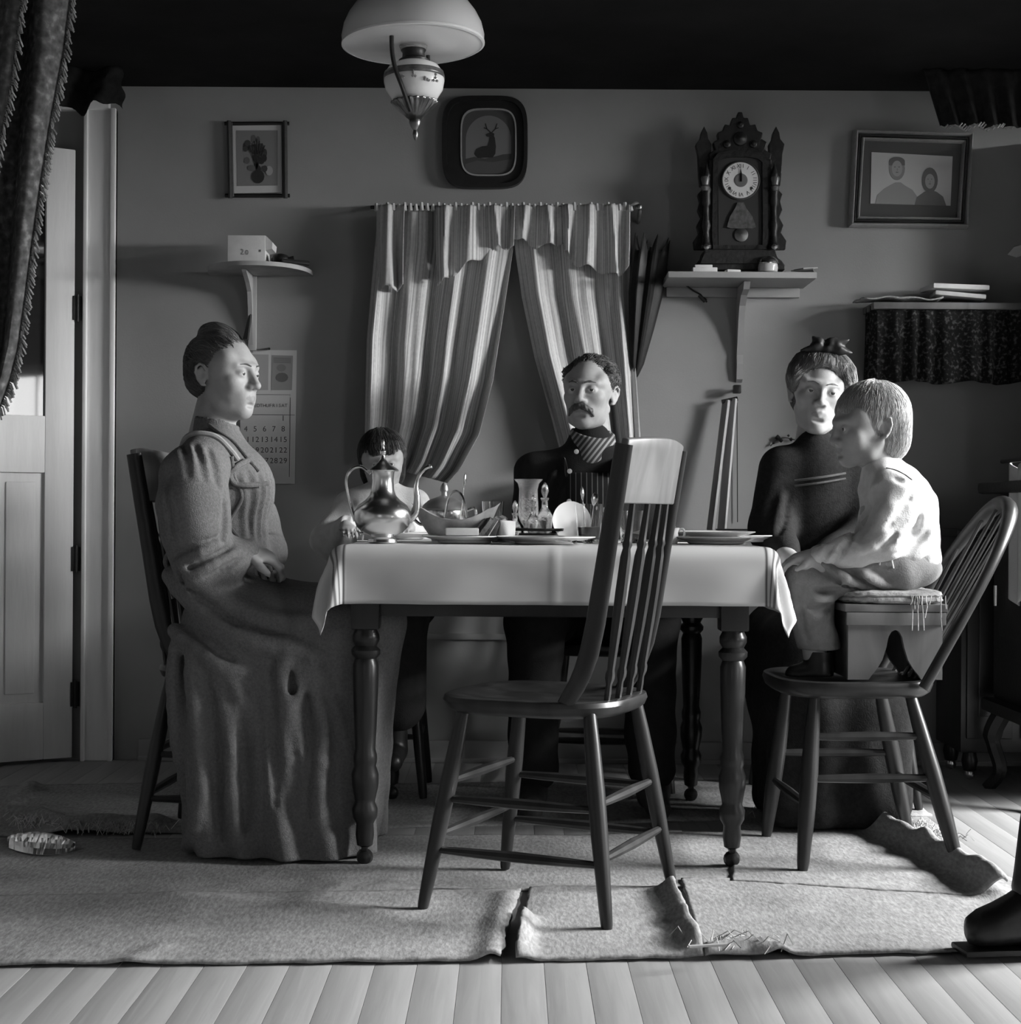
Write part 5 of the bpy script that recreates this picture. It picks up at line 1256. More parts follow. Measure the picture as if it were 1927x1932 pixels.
        for ax in range(3):
            o1, o2 = [(1, 2), (2, 0), (0, 1)][ax]
            A = [slice(None)] * 3; B = [slice(None)] * 3; A[ax] = slice(0, -1); B[ax] = slice(1, None)
            ch = ins[tuple(A)] != ins[tuple(B)]; c = np.array(np.nonzero(ch))
            m = (c[o1] > 0) & (c[o2] > 0) & (c[o1] < F.shape[o1] - 1) & (c[o2] < F.shape[o2] - 1); c = c[:, m]
            inside = ins[tuple(c)]; q = []
            for (d1, d2) in ((-1, -1), (0, -1), (0, 0), (-1, 0)):
                cc = c.copy(); cc[o1] += d1; cc[o2] += d2; q.append(idx[tuple(cc)])
            q = np.stack(q, 1); q[~inside] = q[~inside][:, ::-1]; quads.append(q)
        return vert, np.concatenate(quads)
    def obj(s, name, mats, parent, smooth=2, paint=None):
        v, f = s.mesh()
        # light smoothing of the quad net
        if smooth:
            e = np.concatenate([f[:, [0, 1]], f[:, [1, 2]], f[:, [2, 3]], f[:, [3, 0]]]); e = np.concatenate([e, e[:, ::-1]])
            deg = np.bincount(e[:, 0], minlength=len(v))[:, None].clip(1)
            for it in range(smooth):
                nb = np.stack([np.bincount(e[:, 0], weights=v[e[:, 1], a], minlength=len(v)) for a in range(3)], 1) / deg
                v = v + (nb - v) * (.5 if it % 2 == 0 else -.35 if smooth > 3 else .3)
        me = bpy.data.meshes.new(name)
        me.vertices.add(len(v)); me.vertices.foreach_set('co', v.astype(np.float32).ravel())
        me.loops.add(f.size); me.loops.foreach_set('vertex_index', f.astype(np.int32).ravel())
        me.polygons.add(len(f)); me.polygons.foreach_set('loop_start', np.arange(0, f.size, 4, dtype=np.int32))
        me.polygons.foreach_set('use_smooth', np.ones(len(f), dtype=bool))
        if paint is not None:
            c = v[f].mean(1); me.polygons.foreach_set('material_index', paint(c).astype(np.int32))
        me.update(calc_edges=True); me.validate()
        return link(name, me, mats, parent)

def sample(s, p):
    ix = [np.clip((p[:, a] - s.ax[a][0]) / s.h, 0, len(s.ax[a]) - 1.001) for a in range(3)]; i0 = [q.astype(int) for q in ix]; t = [q - i for q, i in zip(ix, i0)]; r = 0
    for a in (0, 1):
        for b in (0, 1):
            for c in (0, 1): r = r + s.F[i0[0] + a, i0[1] + b, i0[2] + c] * (t[0] if a else 1 - t[0]) * (t[1] if b else 1 - t[1]) * (t[2] if c else 1 - t[2])
    return r
def grad(s, p):
    e = s.h; g = np.stack([sample(s, p + np.eye(3)[a] * e) - sample(s, p - np.eye(3)[a] * e) for a in range(3)], 1); return g / (np.linalg.norm(g, axis=1, keepdims=True) + 1e-9)
def strand_mesh(s, name, mt, par, n, dirf, L=.06, seg=9, rad=.0008, lift=.0012, jit=.25, wave=0.0, mask=None):
    """many fine locks lying on the surface of a field; dirf works in the field's local frame"""
    v, _ = s.mesh(); rg = np.random.RandomState(n)
    if mask is not None: v = v[mask((v - s.o) @ s.R / s.sc)]
    p = v[rg.randint(0, len(v), n)].copy(); rj = rg.normal(0, jit, (n, 3)); lf = lift * (.3 + 1.4 * rg.rand(n, 1)); ln = L * (.5 + .7 * rg.rand(n, 1)); ph = rg.rand(n, 1) * 6.28
    rows = []; rr = rad * (.6 + .8 * rg.rand(n, 1))
    for k in range(seg):
        g = grad(s, p); lo = (p - s.o) @ s.R / s.sc; d = dirf(lo) + rj; d = d @ s.R.T; d = d - g * np.sum(d * g, 1, keepdims=True); d /= np.linalg.norm(d, axis=1, keepdims=True) + 1e-9
        b = np.cross(d, g); tpr = max(.25, math.sin(PI * (k + .6) / (seg + .2))**.5); off = wave * np.sin(ph + k * 1.4)
        c = p + g * (lf + off * .5) + b * off
        rows.append(np.stack([c + g * rr * tpr, c + (b * .87 - g * .5) * rr * tpr, c - (b * .87 + g * .5) * rr * tpr], 1))
        p = p + d * ln / seg; p = p - grad(s, p) * sample(s, p)[:, None]
    V_ = np.stack(rows, 1).reshape(-1, 3); idx = np.arange(n * seg * 3).reshape(n, seg, 3); q = []
    for a in range(3): q.append(np.stack([idx[:, :-1, a], idx[:, :-1, (a + 1) % 3], idx[:, 1:, (a + 1) % 3], idx[:, 1:, a]], -1).reshape(-1, 4))
    f = np.concatenate(q); me = bpy.data.meshes.new(name); me.vertices.add(len(V_)); me.vertices.foreach_set('co', V_.astype(np.float32).ravel()); me.loops.add(f.size); me.loops.foreach_set('vertex_index', f.astype(np.int32).ravel())
    me.polygons.add(len(f)); me.polygons.foreach_set('loop_start', np.arange(0, f.size, 4, dtype=np.int32)); me.polygons.foreach_set('use_smooth', np.ones(len(f), dtype=bool)); me.update(calc_edges=True)
    o = link(name, me, mt, par); o['kind'] = 'stuff'; return o
def toward(c, up=0.0, swirl=0.0): return lambda l: (V3(c) - l) / (np.linalg.norm(V3(c) - l, axis=1, keepdims=True) + 1e-6) + V3((0, 0, up))
def away(c, down=0.0): return lambda l: (l - V3(c)) / (np.linalg.norm(l - V3(c), axis=1, keepdims=True) + 1e-6) + V3((0, 0, -down))
def ray_hit(D, x, y, Y0, Y1, n=90):
    ys = np.linspace(Y0, Y1, n); p = np.array([V3(P(x, y, q)) for q in ys]); f = sample(D, p); i = np.nonzero(f < 0)[0]
    return p[i[0]] if len(i) else p[n // 2]
def folds(D, items, Y0, Y1):
    """(op, pixel polyline, radii): ridges or creases laid on the visible cloth surface"""
    base = [(op, [ray_hit(D, x, y, Y0, Y1) for x, y in pts], r) for op, pts, r in items]
    for op, q, r in base:
        q = [V3(v) for v in catmull(q, 3)]; rr = [float(np.interp(i / (len(q) - 1), np.linspace(0, 1, len(r)), r)) for i in range(len(q))]
        if op == 'u': q = [p + V3((0, .25 * a, 0)) for p, a in zip(q, rr)]
        else: q = [p - V3((0, .35 * a, 0)) for p, a in zip(q, rr)]
        D.chain(q, rr, .014 if op == 'u' else .010, op)
def rotm(yaw, pitch=0, roll=0): return np.array((RZ(math.radians(yaw)) @ RX(math.radians(pitch)) @ RY(math.radians(roll))))
def head(s, child=0.0, fem=0.0, nose=1.0, gaunt=0.0):
    """adds a head to the field in its current frame: face towards local -y, eyes near z=0"""
    c = child; jw = 1 - .20 * fem - .10 * c; jz = .014 * c
    s.ell((0, .016, .034 + .004 * c), (.075 + .003 * c, .096, .081 + .004 * c), .01)
    s.ell((0, -.028, -.026 + jz * .6), (.064 * (1 - .04 * fem), .063, .080 - jz), .03)
    s.ell((0, -.036, -.074 + jz), (.050 * jw, .047, .040), .03)
    s.ell((0, -.072, -.098 + jz), (.021 * jw, .018, .017), .022)
    for x in (-1, 1):
        s.ell((x * .041, -.058, -.020), (.024 + .004 * c, .022, .021 + .006 * c), .02)                       # cheek
        s.cone((x * .010, -.088, .022), .009, (x * .044, -.073, .024), .009, .014)                          # brow
        if gaunt: s.ell((x * .056, -.052, -.058), (.014, .022, .024), .02, 's')
        s.ell((x * .0315, -.094, .0035), (.0185, .0125, .0105), .011, 's')                                  # socket
        s.ell((x * .0315, -.0765, .0030), (.0150, .0145, .0135), .006)                                      # lids
        s.ell((x * .0315, -.0925, .0006), (.0130, .0112, .0029 + .001 * c), .002, 's')                      # opening
        s.ell((x * .050, -.022, .012), (.022, .025, .03), .02)                                              # temple
        s.ell((x * .077, .017, -.006), (.006, .0150, .025), .006, rot=np.array(RZ(-x * .45)))                 # ear
        s.ell((x * .085, .012, -.006), (.0075, .0085, .015), .003, 's')
        s.chain([(x * .078, .004, .008), (x * .081, .008, .020), (x * .085, .019, .024), (x * .088, .029, .016), (x * .087, .031, .0), (x * .083, .026, -.016), (x * .078, .014, -.030), (x * .075, .008, -.032)], [.003, .0034, .0036, .0036, .0034, .0032, .0048, .004], .003)
    for x in (-1, 1):   # mandible, and the hollow beneath it
        s.chain([(x * .055 * (1 - .08 * fem), .004, -.052 + jz * .5), (x * .045 * jw, -.020, -.084 + jz), (x * .013 * jw, -.066, -.100 + jz)], [.014, .013, .011], .018)
        s.ell((x * .054, -.040, .032), (.019, .026, .026), .02)
        if not c: s.chain([(x * .017, -.1, -.036), (x * .027, -.092, -.050), (x * .031, -.084, -.064)], [.001, .0026, .001], .006, 's')
    nl = nose
    s.cone((0, -.088, .016), .0075, (0, -.108 - .006 * (nl - 1), -.026), .0105 * (1 - .15 * fem), .011)
    s.ell((0, -.108 - .008 * (nl - 1), -.030), (.0115, .0110, .0095), .008)
    for x in (-1, 1):
        s.ell((x * .0125, -.096, -.033), (.0085, .0110, .0075), .007); s.ell((x * .0065, -.106, -.0395), (.0035, .0050, .0030), .003, 's')
    s.ell((0, -.075, -.060 + jz * .5), (.029, .017, .024), .018)
    s.chain([(-.021, -.083, -.0610 + jz * .6), (-.006, -.0915, -.0580 + jz * .6), (.006, -.0915, -.0580 + jz * .6), (.021, -.083, -.0610 + jz * .6)], [.003, .0050, .0050, .003], .006)
    s.chain([(-.019, -.083, -.0650 + jz * .6), (0, -.0905, -.0685 + jz * .6), (.019, -.083, -.0650 + jz * .6)], [.003, .0062, .003], .006)
    s.ell((0, -.090, -.082 + jz * .8), (.014, .006, .005), .008, 's')
def hand(s, wrist, d, n, side, curl=.5, sc=1.0):
    d = V3(d) / np.linalg.norm(d); n = V3(n); n = n - d * (n @ d); n /= np.linalg.norm(n); l = np.cross(d, n) * side; w = V3(wrist)
    R = np.stack([d, l, n], 1); s.ell(w + d * .047 * sc, V3((.050, .039, .0145)) * sc, .012, rot=R); s.cone(w - d * .03 * sc, .024 * sc, w + d * .02 * sc, .022 * sc, .015)
    for i, (o, L) in enumerate(((.030, .072), (.011, .080), (-.009, .076), (-.028, .060))):
        p = w + d * (.080 - .006 * abs(i - 1.2)) * sc + l * o * sc; a = .15; r = (.0092, .0094, .0090, .0080)[i] * sc
        s.cone(w + d * .05 * sc + l * o * .8 * sc, r, p, r, .006)
        for q in (.45, .31, .24):
            a += curl; dd = d * math.cos(a) - n * math.sin(a); e = p + dd * L * q * sc; s.cone(p, r, e, r * .9, .004); p = e; r *= .9
    t0 = w + d * .022 * sc + l * .030 * sc; t1 = t0 + (d * .6 + l * .55 - n * .35) * .040 * sc; t2 = t1 + (d * .85 + l * .05 - n * .45) * .032 * sc
    s.chain([t0, t1, t2], [.0125 * sc, .0105 * sc, .0085 * sc], .006)
M_EYE = [mat('eye_white', .58, .2, .5), mat('iris', .05, .2, .5)]
def eyes(par, R, o, sc, gaze=(0, -1, 0), pale=0):
    for x in (-1, 1):
        c = V3(o) + R @ (V3((x * .0315, -.0762, .0030)) * sc); g = Vector(R @ V3(gaze)).normalized(); q = g.to_track_quat('Z', 'Y').to_matrix()
        r = .0136 * sc; mb = MB(); pr = [(r * math.sin(a), r * math.cos(a)) for a in [PI * k / 20 for k in range(21)]]
        mb.lathe([p if p[0] > 1e-6 else (0, p[1]) for p in pr], c, 18, R=q)
        nface = len(mb.f); mb.mi = [1 if (i // 18) < 3 else 0 for i in range(nface)]
        mb.obj('eye', M_EYE, par)
def lips(R, o, sc, jz=0.0):
    def f(c):
        l = ((c - V3(o)) @ R) / sc
        return ((np.abs(l[:, 0]) < .022) & (np.abs(l[:, 2] + .0635 - jz * .6) < .0085 * np.sqrt(np.clip(1 - (l[:, 0] / .022)**2, 0, 1))) & (l[:, 1] < -.077))
    return f
def tube_part(name, pts, rad, mt, par, seg=8): return MB().tube(pts, rad, seg).obj(name, mt, par)
def brows(par, R, o, sc, mt, w=.0035):
    for x in (-1, 1):
        pts = [Vector(V3(o) + R @ (V3(p) * sc)) for p in ((x * .012, -.0985, .0235), (x * .028, -.0945, .0290), (x * .045, -.0815, .0255))]
        MB().tube(catmull(pts, 4), [w * sc * (1 if i < 6 else .6) for i in range(9)], 6).obj('eyebrow', mt, par)
def cloth_mat(name, g, var=.15, sc=40, bump=.3, bs=260): return mat(name, g, .92, .12, var=var, vscale=sc, bump=bump, bscale=bs)
def strands(n, amp): return lambda x, y, z: amp * np.sin(n * np.arctan2(x, z + .02) + 9 * y) + amp * .6 * np.sin(n * 2.3 * np.arctan2(x, z + .02) - 25 * y)
M_HAIRD = mat('dark_hair', .045, .45, .5, var=.5, vscale=14, stretch=(1, 1, 6), bump=.4, bscale=90)
M_HAIRM = mat('greying_hair', .09, .55, .45, var=.6, vscale=30, bump=.5, bscale=120)
M_HAIRL = mat('fair_hair', .46, .5, .45, var=.3, vscale=18, bump=.3, bscale=100)
M_BROW = mat('soft_brow', .13, .7, .2)
M_LIP = mat('lips', .29, .45, .4)
def nzf(x, y, z, f, a):  # cheap smooth pseudo-noise
    return a * (np.sin(f * x + 1.3 * np.sin(f * .7 * z)) * np.sin(f * .9 * y + 1.7 * np.sin(f * .5 * x)) + .5 * np.sin(f * 1.9 * z + 2 * np.sin(f * .8 * y)))

# ================================================================== woman at the left end of the table
def woman_left():
    Yw = 3.93; Pw = lambda x, y, dy=0.0: V3(P(x, y, Yw + dy))
    t = thing('person', 'person in full-sleeved calico dress and apron, hair knotted up, seated in profile', 'person', (0, 0, 0))
    ho, hR, hs = Pw(423, 708), rotm(64, 2, 0), .90
    b = Field((-1.0, 3.55, .35), (-.25, 4.35, 1.32), .010, [((ho - .12), (ho + .12), .0024), (Pw(440, 1075, -.24), Pw(530, 1000, .04), .0035)])
    b.frame(); b.cone(Pw(410, 840), .050, Pw(405, 775), .042, .03); b.ell(Pw(412, 930), (.085, .12, .17), .03); b.cone(Pw(428, 1040), .09, Pw(440, 1100), .1, .04)
    b.cone(Pw(400, 870, -.13), .045, Pw(372, 1065, -.17), .035, .03); b.cone(Pw(372, 1065, -.17), .034, Pw(456, 1043, -.15), .026, .02)
    b.cone(Pw(400, 870, .13), .045, Pw(440, 1050, .17), .035, .03); b.cone(Pw(440, 1050, .17), .034, Pw(486, 1052, .02), .026, .02)
    hand(b, Pw(456, 1041, -.15), (.86, .38, -.16), (.1, -.35, .9), 1, .42, .92); hand(b, Pw(486, 1056, .02), (.35, -.85, -.12), (0, 0, 1), -1, .35, .92)
    for sy in (-1, 1): b.cone((-.66, Yw + sy * .09, .52), .07, (-.40, Yw + sy * .09, .53), .055, .03)
    b.frame(hR, ho, hs); head(b, 0, .6, 1.15, 0); b.cone((0, .026, -.05), .044, (0, .055, -.17), .048, .012)
    b.obj('body', [M_SKIN, M_LIP], t, 2, lips(hR, ho, hs)); eyes(t, hR, ho, hs); brows(t, hR, ho, hs, M_HAIRM, .0015)
    # hair
    H = Field(ho - .17, ho + V3((.17, .17, .20)), .0035); H.frame(hR, ho, hs)
    H.ell((0, .024, .040), (.080, .0955, .080), .01); H.ell((0, .055, -.015), (.066, .054, .052), .03); H.ell((0, -.125, -.020), (.108, .110, .100), .012, 's')
    for x in (-1, 1): H.ell((x * .090, .006, -.012), (.020, .017, .028), .006, 's')
    H.ell((0, .035, .116), (.036, .046, .028), .014); H.ell((0, .005, .104), (.04, .035, .020), .02)
    H.disp(strands(23, .0007), local=True); M_HW = mat('greying_dark_hair', .13, .42, .5, var=.5, vscale=16, bump=.3, bscale=90); hr = H.obj('hair', M_HW, t, 1); strand_mesh(H, 'hair_strands', M_HW, hr, 2600, toward((0, .11, .075)), .075, 9, .0008, .0012, .16, .0006)
    MB().prism([Vector(Pw(x, y, -.01)) for x, y in ((458, 640), (469, 596), (473, 592), (467, 640))], (0, .02, 0)).obj('hair_comb', M_BLACK, t, smooth=False)
    # dress
    D = Field((-.98, 3.52, 0.0), (-.22, 4.36, 1.14), .0056); D.frame()
    def torso(D, g=0.0, arms=True):
        D.ell(Pw(413, 915), (.105 + g, .150 + g, .135 + g), .02); D.ell(Pw(466, 925), (.062 + g, .120 + g, .085 + g), .05); D.ell(Pw(432, 1035), (.096 + g, .128 + g, .10 + g), .05)
        D.cone(Pw(396, 862, -.12), .052 + g, Pw(396, 862, .12), .052 + g, .04); D.cone(Pw(402, 860), .070 + g, Pw(410, 828), .056 + g, .03)
    torso(D)
    ns = [(Pw(384, 866, -.135), .060), (Pw(366, 900, -.175), .078), (Pw(364, 950, -.195), .084), (Pw(370, 1000, -.195), .080), (Pw(376, 1045, -.19), .068), (Pw(380, 1078, -.185), .054)]
    D.chain([p for p, r in ns], [r for p, r in ns], .015)
    D.chain([Pw(380, 1078, -.185), Pw(424, 1062, -.175), Pw(462, 1042, -.15)], [.056, .048, .034], .03)
    D.chain([Pw(398, 866, .135), Pw(430, 920, .185), Pw(468, 985, .19), Pw(500, 1040, .15), Pw(490, 1056, .04)], [.06, .08, .074, .052, .036], .03)
    D.ell((-.655, Yw, .545), (.155, .185, .125), .05)
    for sy in (-1, 1): D.cone((-.66, Yw + sy * .10, .545), .11, (-.36, Yw + sy * .095, .555), .088, .05); D.cone((-.36, Yw + sy * .095, .54), .088, (-.43, Yw + sy * .10, .02), .115, .05)
    D.box((-.575, Yw - .02, .27), (.190, .185, .29), .08, .06); D.cone((-.70, Yw - .10, .40), .085, (-.64, Yw - .09, .0), .115, .05); D.cone((-.52, Yw - .10, .40), .10, (-.50, Yw - .11, .0), .125, .05)
    D.disp(lambda x, y, z: .011 * np.sin(15 * np.arctan2(y - Yw, x + .57) + 5 * z + np.sin(9 * z)) * np.clip((.50 - z) / .25, 0, 1), (-.98, 3.52, 0), (-.22, 4.36, .5))
    D.disp(lambda x, y, z: .0050 * np.sin(24 * np.arctan2(y - Yw, x + .70) + 3 * np.sin(7 * z)) * np.clip((.93 - z) / .03, 0, 1) * np.clip((z - .74) / .03, 0, 1) * np.clip((x + .67) / .04, 0, 1), (-.72, Yw - .16, .70), (-.48, Yw + .16, .96))
    U, S_ = 'u', 's'
    folds(D, [
        (U, [(322, 1085), (385, 1150), (450, 1200), (540, 1222), (610, 1236)], [.024, .030, .030, .024, .010]),
        (S_, [(330, 1068), (385, 1128), (450, 1178), (530, 1200)], [.010, .012, .012, .006]),
        (U, [(345, 1070), (420, 1132), (500, 1165), (600, 1172)], [.016, .022, .020, .012]),
        (U, [(330, 1190), (395, 1236), (440, 1290), (455, 1322)], [.018, .022, .018, .012]),
        (S_, [(335, 1172), (400, 1216), (450, 1262)], [.008, .010, .006]),
        (U, [(338, 1215), (420, 1258), (470, 1270)], [.012, .016, .008]),
        (U, [(545, 1232), (530, 1275), (545, 1330), (540, 1400), (545, 1500)], [.018, .018, .022, .022, .008]),
        (S_, [(515, 1250), (512, 1330), (518, 1430), (520, 1520)], [.008, .012, .012, .006]),
        (U, [(560, 1240), (566, 1300), (552, 1335), (570, 1420)], [.012, .014, .016, .008]),
        (S_, [(552, 1262), (553, 1300), (556, 1318)], [.006, .010, .004]),
        (S_, [(585, 1262), (585, 1340), (582, 1440), (580, 1540)], [.006, .012, .012, .006]),
        (U, [(575, 1245), (598, 1320), (612, 1400), (604, 1530)], [.012, .014, .012, .006]),
        (U, [(585, 1238), (630, 1330), (660, 1420)], [.012, .012, .006]),
        (U, [(332, 1225), (333, 1300), (340, 1400), (352, 1505)], [.020, .024, .022, .012]),
        (S_, [(350, 1240), (352, 1320), (360, 1420), (364, 1500)], [.008, .010, .010, .006]),
        (U, [(362, 1240), (368, 1330), (378, 1430), (383, 1500)], [.018, .018, .020, .024]),
        (U, [(384, 1500), (372, 1560), (350, 1608)], [.024, .022, .014]), (U, [(392, 1520), (396, 1570), (392, 1622)], [.016, .018, .016]),
        (S_, [(395, 1270), (404, 1350), (410, 1450), (415, 1580)], [.008, .012, .014, .008]),
        (U, [(404, 1260), (424, 1340), (436, 1420)], [.012, .014, .006]),
        (S_, [(455, 1340), (460, 1420), (465, 1560)], [.006, .014, .012]), (U, [(480, 1330), (490, 1440), (492, 1580)], [.008, .014, .012]),
        (S_, [(322, 1050), (372, 1030), (420, 1010)], [.004, .008, .003]), (S_, [(345, 1078), (395, 1055), (440, 1030)], [.004, .009, .004]), (S_, [(372, 1092), (415, 1072), (455, 1052)], [.004, .007, .003]),
        (U, [(330, 1064), (378, 1042), (425, 1020)], [.006, .010, .004]), (U, [(360, 1088), (405, 1064), (448, 1042)], [.006, .010, .004]),
        (S_, [(345, 832), (352, 860), (356, 900)], [.004, .007, .003]), (S_, [(368, 838), (378, 868), (386, 905)], [.004, .007, .003]), (S_, [(392, 846), (405, 880), (412, 920)], [.004, .007, .003]),
        (S_, [(318, 900), (316, 960), (326, 1010)], [.003, .006, .003]), (S_, [(420, 940), (424, 985), (418, 1020)], [.003, .006, .003])], 3.45, 4.1)
    D.disp(lambda x, y, z: nzf(x, y, z, 34, .0016), (-.98, 3.52, .02), (-.22, 4.36, 1.14))
    D.half((0, 0, -1), -.013)
    M_CAL = cloth_mat('calico_dress', .17, .22, 160, .5, 330)
    d = D.obj('dress', M_CAL, t, 2)
    M_TRM = cloth_mat('pale_trim', .34)
    def on_surf(pts, ex=.002):
        q = np.array([V3(P(x, y, Yw + dy)) for x, y, dy in pts])
        for _ in range(12): q = q - grad(D, q) * np.clip(sample(D, q) - ex, -.02, .02)[:, None]
        return [Vector(p) for p in q]
    MB().tube(catmull(on_surf([(304, 850, -.10), (310, 822, -.12), (340, 812, -.15), (372, 816, -.16), (404, 832, -.15), (432, 852, -.14), (452, 866, -.13)], .004), 5), .0065, 8).obj('yoke_trim', M_TRM, d)
    MB().tube(catmull(on_surf([(388, 790, -.06), (412, 812, -.08), (440, 835, -.09), (466, 862, -.09), (490, 888, -.08)], .003), 5), .0045, 8).obj('yoke_seam', M_CAL, d)
    MB().tube(catmull(on_surf([(432, 862, -.14), (446, 900, -.14), (456, 940, -.13), (448, 985, -.13), (450, 1020, -.12)], .002), 5), .0045, 8).obj('placket_edge', M_CAL, d)
    C = Field((-.80, 3.80, .98), (-.60, 4.08, 1.12), .004); C.frame(); C.cone(Pw(407, 842), .061, Pw(409, 800), .0555, .01); C.cone(Pw(411, 785), .052, Pw(413, 740), .050, .004, 's'); C.half((.40, 0, 1), .40 * Pw(412, 788)[0] + Pw(412, 788)[2]); C.obj('stand_collar', M_CAL, d, 1)
    rf = [Vector(Pw(470, 868, -.10)), Vector(Pw(448, 880, -.135)), Vector(Pw(436, 895, -.14)), Vector(Pw(444, 912, -.14)), Vector(Pw(470, 915, -.13)), Vector(Pw(505, 912, -.09))]
    MB().tube(catmull(rf, 6), .007, 8, flat=.6).obj('ruffle', M_CAL, d)
    bw_ = MB()
    for pts in ([(322, 1082), (312, 1060), (322, 1040), (334, 1052), (330, 1078)], [(332, 1080), (340, 1050), (348, 1040), (350, 1064), (336, 1084)], [(328, 1080), (322, 1110), (326, 1130)]): bw_.tube(catmull([V3(P(x, y, Yw - .12)) for x, y in pts], 5), .006, 6, flat=.5)
    bw_.obj('apron_bow', M_CAL, d)
woman_left()

# ================================================================== moustached man behind the table
def man():
    Ym = 4.86; Pm = lambda x, y, dy=0.0: V3(P(x, y, Ym + dy))
    t = thing('person', 'person with moustache in dark bib overalls, seated behind the table', 'person')
    ho, hR, hs = Pm(1113, 742), rotm(-20, -2, 2), .955
    b = Field((-.25, 4.25, .0), (.70, 5.12, 1.33), .010, [((ho - .12), (ho + .12), .0024)])
    b.frame(); b.cone(Pm(1112, 900), .07, Pm(1114, 840), .050, .03); b.ell(Pm(1112, 960), (.15, .095, .21), .03); b.ell(Pm(1112, 1120), (.15, .11, .12), .05)
    for sx in (-1, 1):
        sh = Pm(1112 + sx * 98, 888); el = sh + V3((sx * .03, -.02, -.26)); wr = V3((sh[0] - sx * .02, 4.66, .60))
        b.chain([sh, el, wr], [.05, .04, .028], .02); hand(b, wr, (-sx * .2, -1, 0), (0, 0, 1), sx, .35, 1.0)
        b.chain([V3((Pm(1112, 0)[0] + sx * .09, Ym, .50)), V3((Pm(1112, 0)[0] + sx * .16, Ym - .42, .50)), V3((Pm(1112, 0)[0] + sx * .17, Ym - .44, .10))], [.07, .05, .04], .03)
    b.frame(hR, ho, hs); head(b, 0, 0, 1.05); b.cone((0, .028, -.05), .052, (0, .050, -.17), .056, .012)
    b.obj('body', [M_SKIN, M_LIP], t, 2, lips(hR, ho, hs)); eyes(t, hR, ho, hs, (.10, -1, 0)); brows(t, hR, ho, hs, M_HAIRM, .0030)
    H = Field(ho - .16, ho + .17, .0034); H.frame(hR, ho, hs)
    H.ell((0, .030, .040), (.085, .094, .086), .01); H.ell((0, -.135, .010), (.080, .132, .098), .014, 's'); H.ell((0, .02, -.075), (.2, .2, .045), .01, 's')
    for x in (-1, 1): H.ell((x * .088, .004, -.012), (.022, .020, .036), .008, 's'); H.ell((x * .068, -.018, .055), (.015, .022, .03), .015)
    H.disp(lambda x, y, z: .003 * np.sin(95 * x + 4 * np.sin(60 * z)) * np.sin(88 * y + 3 * np.sin(70 * x)), local=True); hr = H.obj('hair', M_HAIRM, t, 1); strand_mesh(H, 'hair_strands', M_HAIRM, hr, 2400, away((0, -.10, .06)), .045, 9, .0009, .003, .5, .0022)
    Mo = Field(ho - .16, ho + .1, .0026); Mo.frame(hR, ho, hs)
    for x in (-1, 1): Mo.chain([(0, -.098, -.050), (x * .016, -.096, -.054), (x * .031, -.085, -.063), (x * .041, -.076, -.078)], [.0080, .0095, .0085, .0040], .006)
    Mo.disp(lambda x, y, z: .0011 * np.sin(700 * np.abs(x) + 300 * z), local=True); Mo.obj('moustache', M_HAIRM, t, 1)
    S = Field((-.20, 4.50, .42), (.62, 5.10, 1.12), .006); S.frame()
    S.ell(Pm(1112, 960), (.172, .120, .20), .03); S.cone(Pm(1050, 888), .062, Pm(1176, 888), .062, .05); S.cone(Pm(1114, 870), .075, Pm(1114, 838), .066, .03); S.ell(Pm(1112, 1090), (.165, .135, .16), .06)
    for sx in (-1, 1):
        sh = Pm(1112 + sx * 98, 890); el = sh + V3((sx * .03, -.02, -.26)); wr = V3((sh[0] - sx * .02, 4.69, .605)); S.chain([sh, el, wr], [.068, .058, .044], .03)
    S.disp(lambda x, y, z: nzf(x, y, z, 26, .004)); folds(S, [('s', [(1060, 880), (1052, 920), (1040, 970)], [.005, .010, .005]), ('u', [(1045, 885), (1036, 930), (1022, 980)], [.006, .012, .005]), ('s', [(1028, 900), (1022, 940), (1018, 985)], [.004, .009, .004])], 4.5, 5.0); sh_ = S.obj('shirt', cloth_mat('dark_work_shirt', .022), t, 2)
    def _pin(N, L):
        tc = N.new('ShaderNodeTexCoord'); sp = N.new('ShaderNodeSeparateXYZ'); L.new(tc.outputs['Object'], sp.inputs[0]); m = N.new('ShaderNodeMath'); m.operation = 'MULTIPLY'; m.inputs[1].default_value = 62.0; L.new(sp.outputs[0], m.inputs[0])
        f = N.new('ShaderNodeMath'); f.operation = 'FRACT'; L.new(m.outputs[0], f.inputs[0]); return f.outputs[0]
    M_PIN = ramp_mat('pinstriped_bib', [(0, .16), (.10, .16), (.18, .018), (1, .018)], _pin, .92, .1)
    B = Field((.02, 4.60, .55), (.46, 4.90, 1.02), .005); B.frame(); B.ell(Pm(1112, 960), (.178, .128, .205), .02); B.ell(Pm(1112, 1090), (.172, .143, .17), .06); B.half((0, 1, 0), Ym - .02); B.half((0, 0, 1), Pm(1100, 893)[2]); B.half((1, 0, 0), Pm(1160, 900)[0]); B.half((-1, 0, 0), -Pm(1066, 900)[0])
    bib = B.obj('bib', M_PIN, t, 1)
    def _dg(N, L):
        tc = N.new('ShaderNodeTexCoord'); mp = N.new('ShaderNodeMapping'); mp.inputs['Rotation'].default_value = (0, .9, 0); L.new(tc.outputs['Object'], mp.inputs[0]); sp = N.new('ShaderNodeSeparateXYZ'); L.new(mp.outputs[0], sp.inputs[0]); m = N.new('ShaderNodeMath'); m.operation = 'MULTIPLY'; m.inputs[1].default_value = 75.0; L.new(sp.outputs[2], m.inputs[0])
        f = N.new('ShaderNodeMath'); f.operation = 'FRACT'; L.new(m.outputs[0], f.inputs[0]); return f.outputs[0]
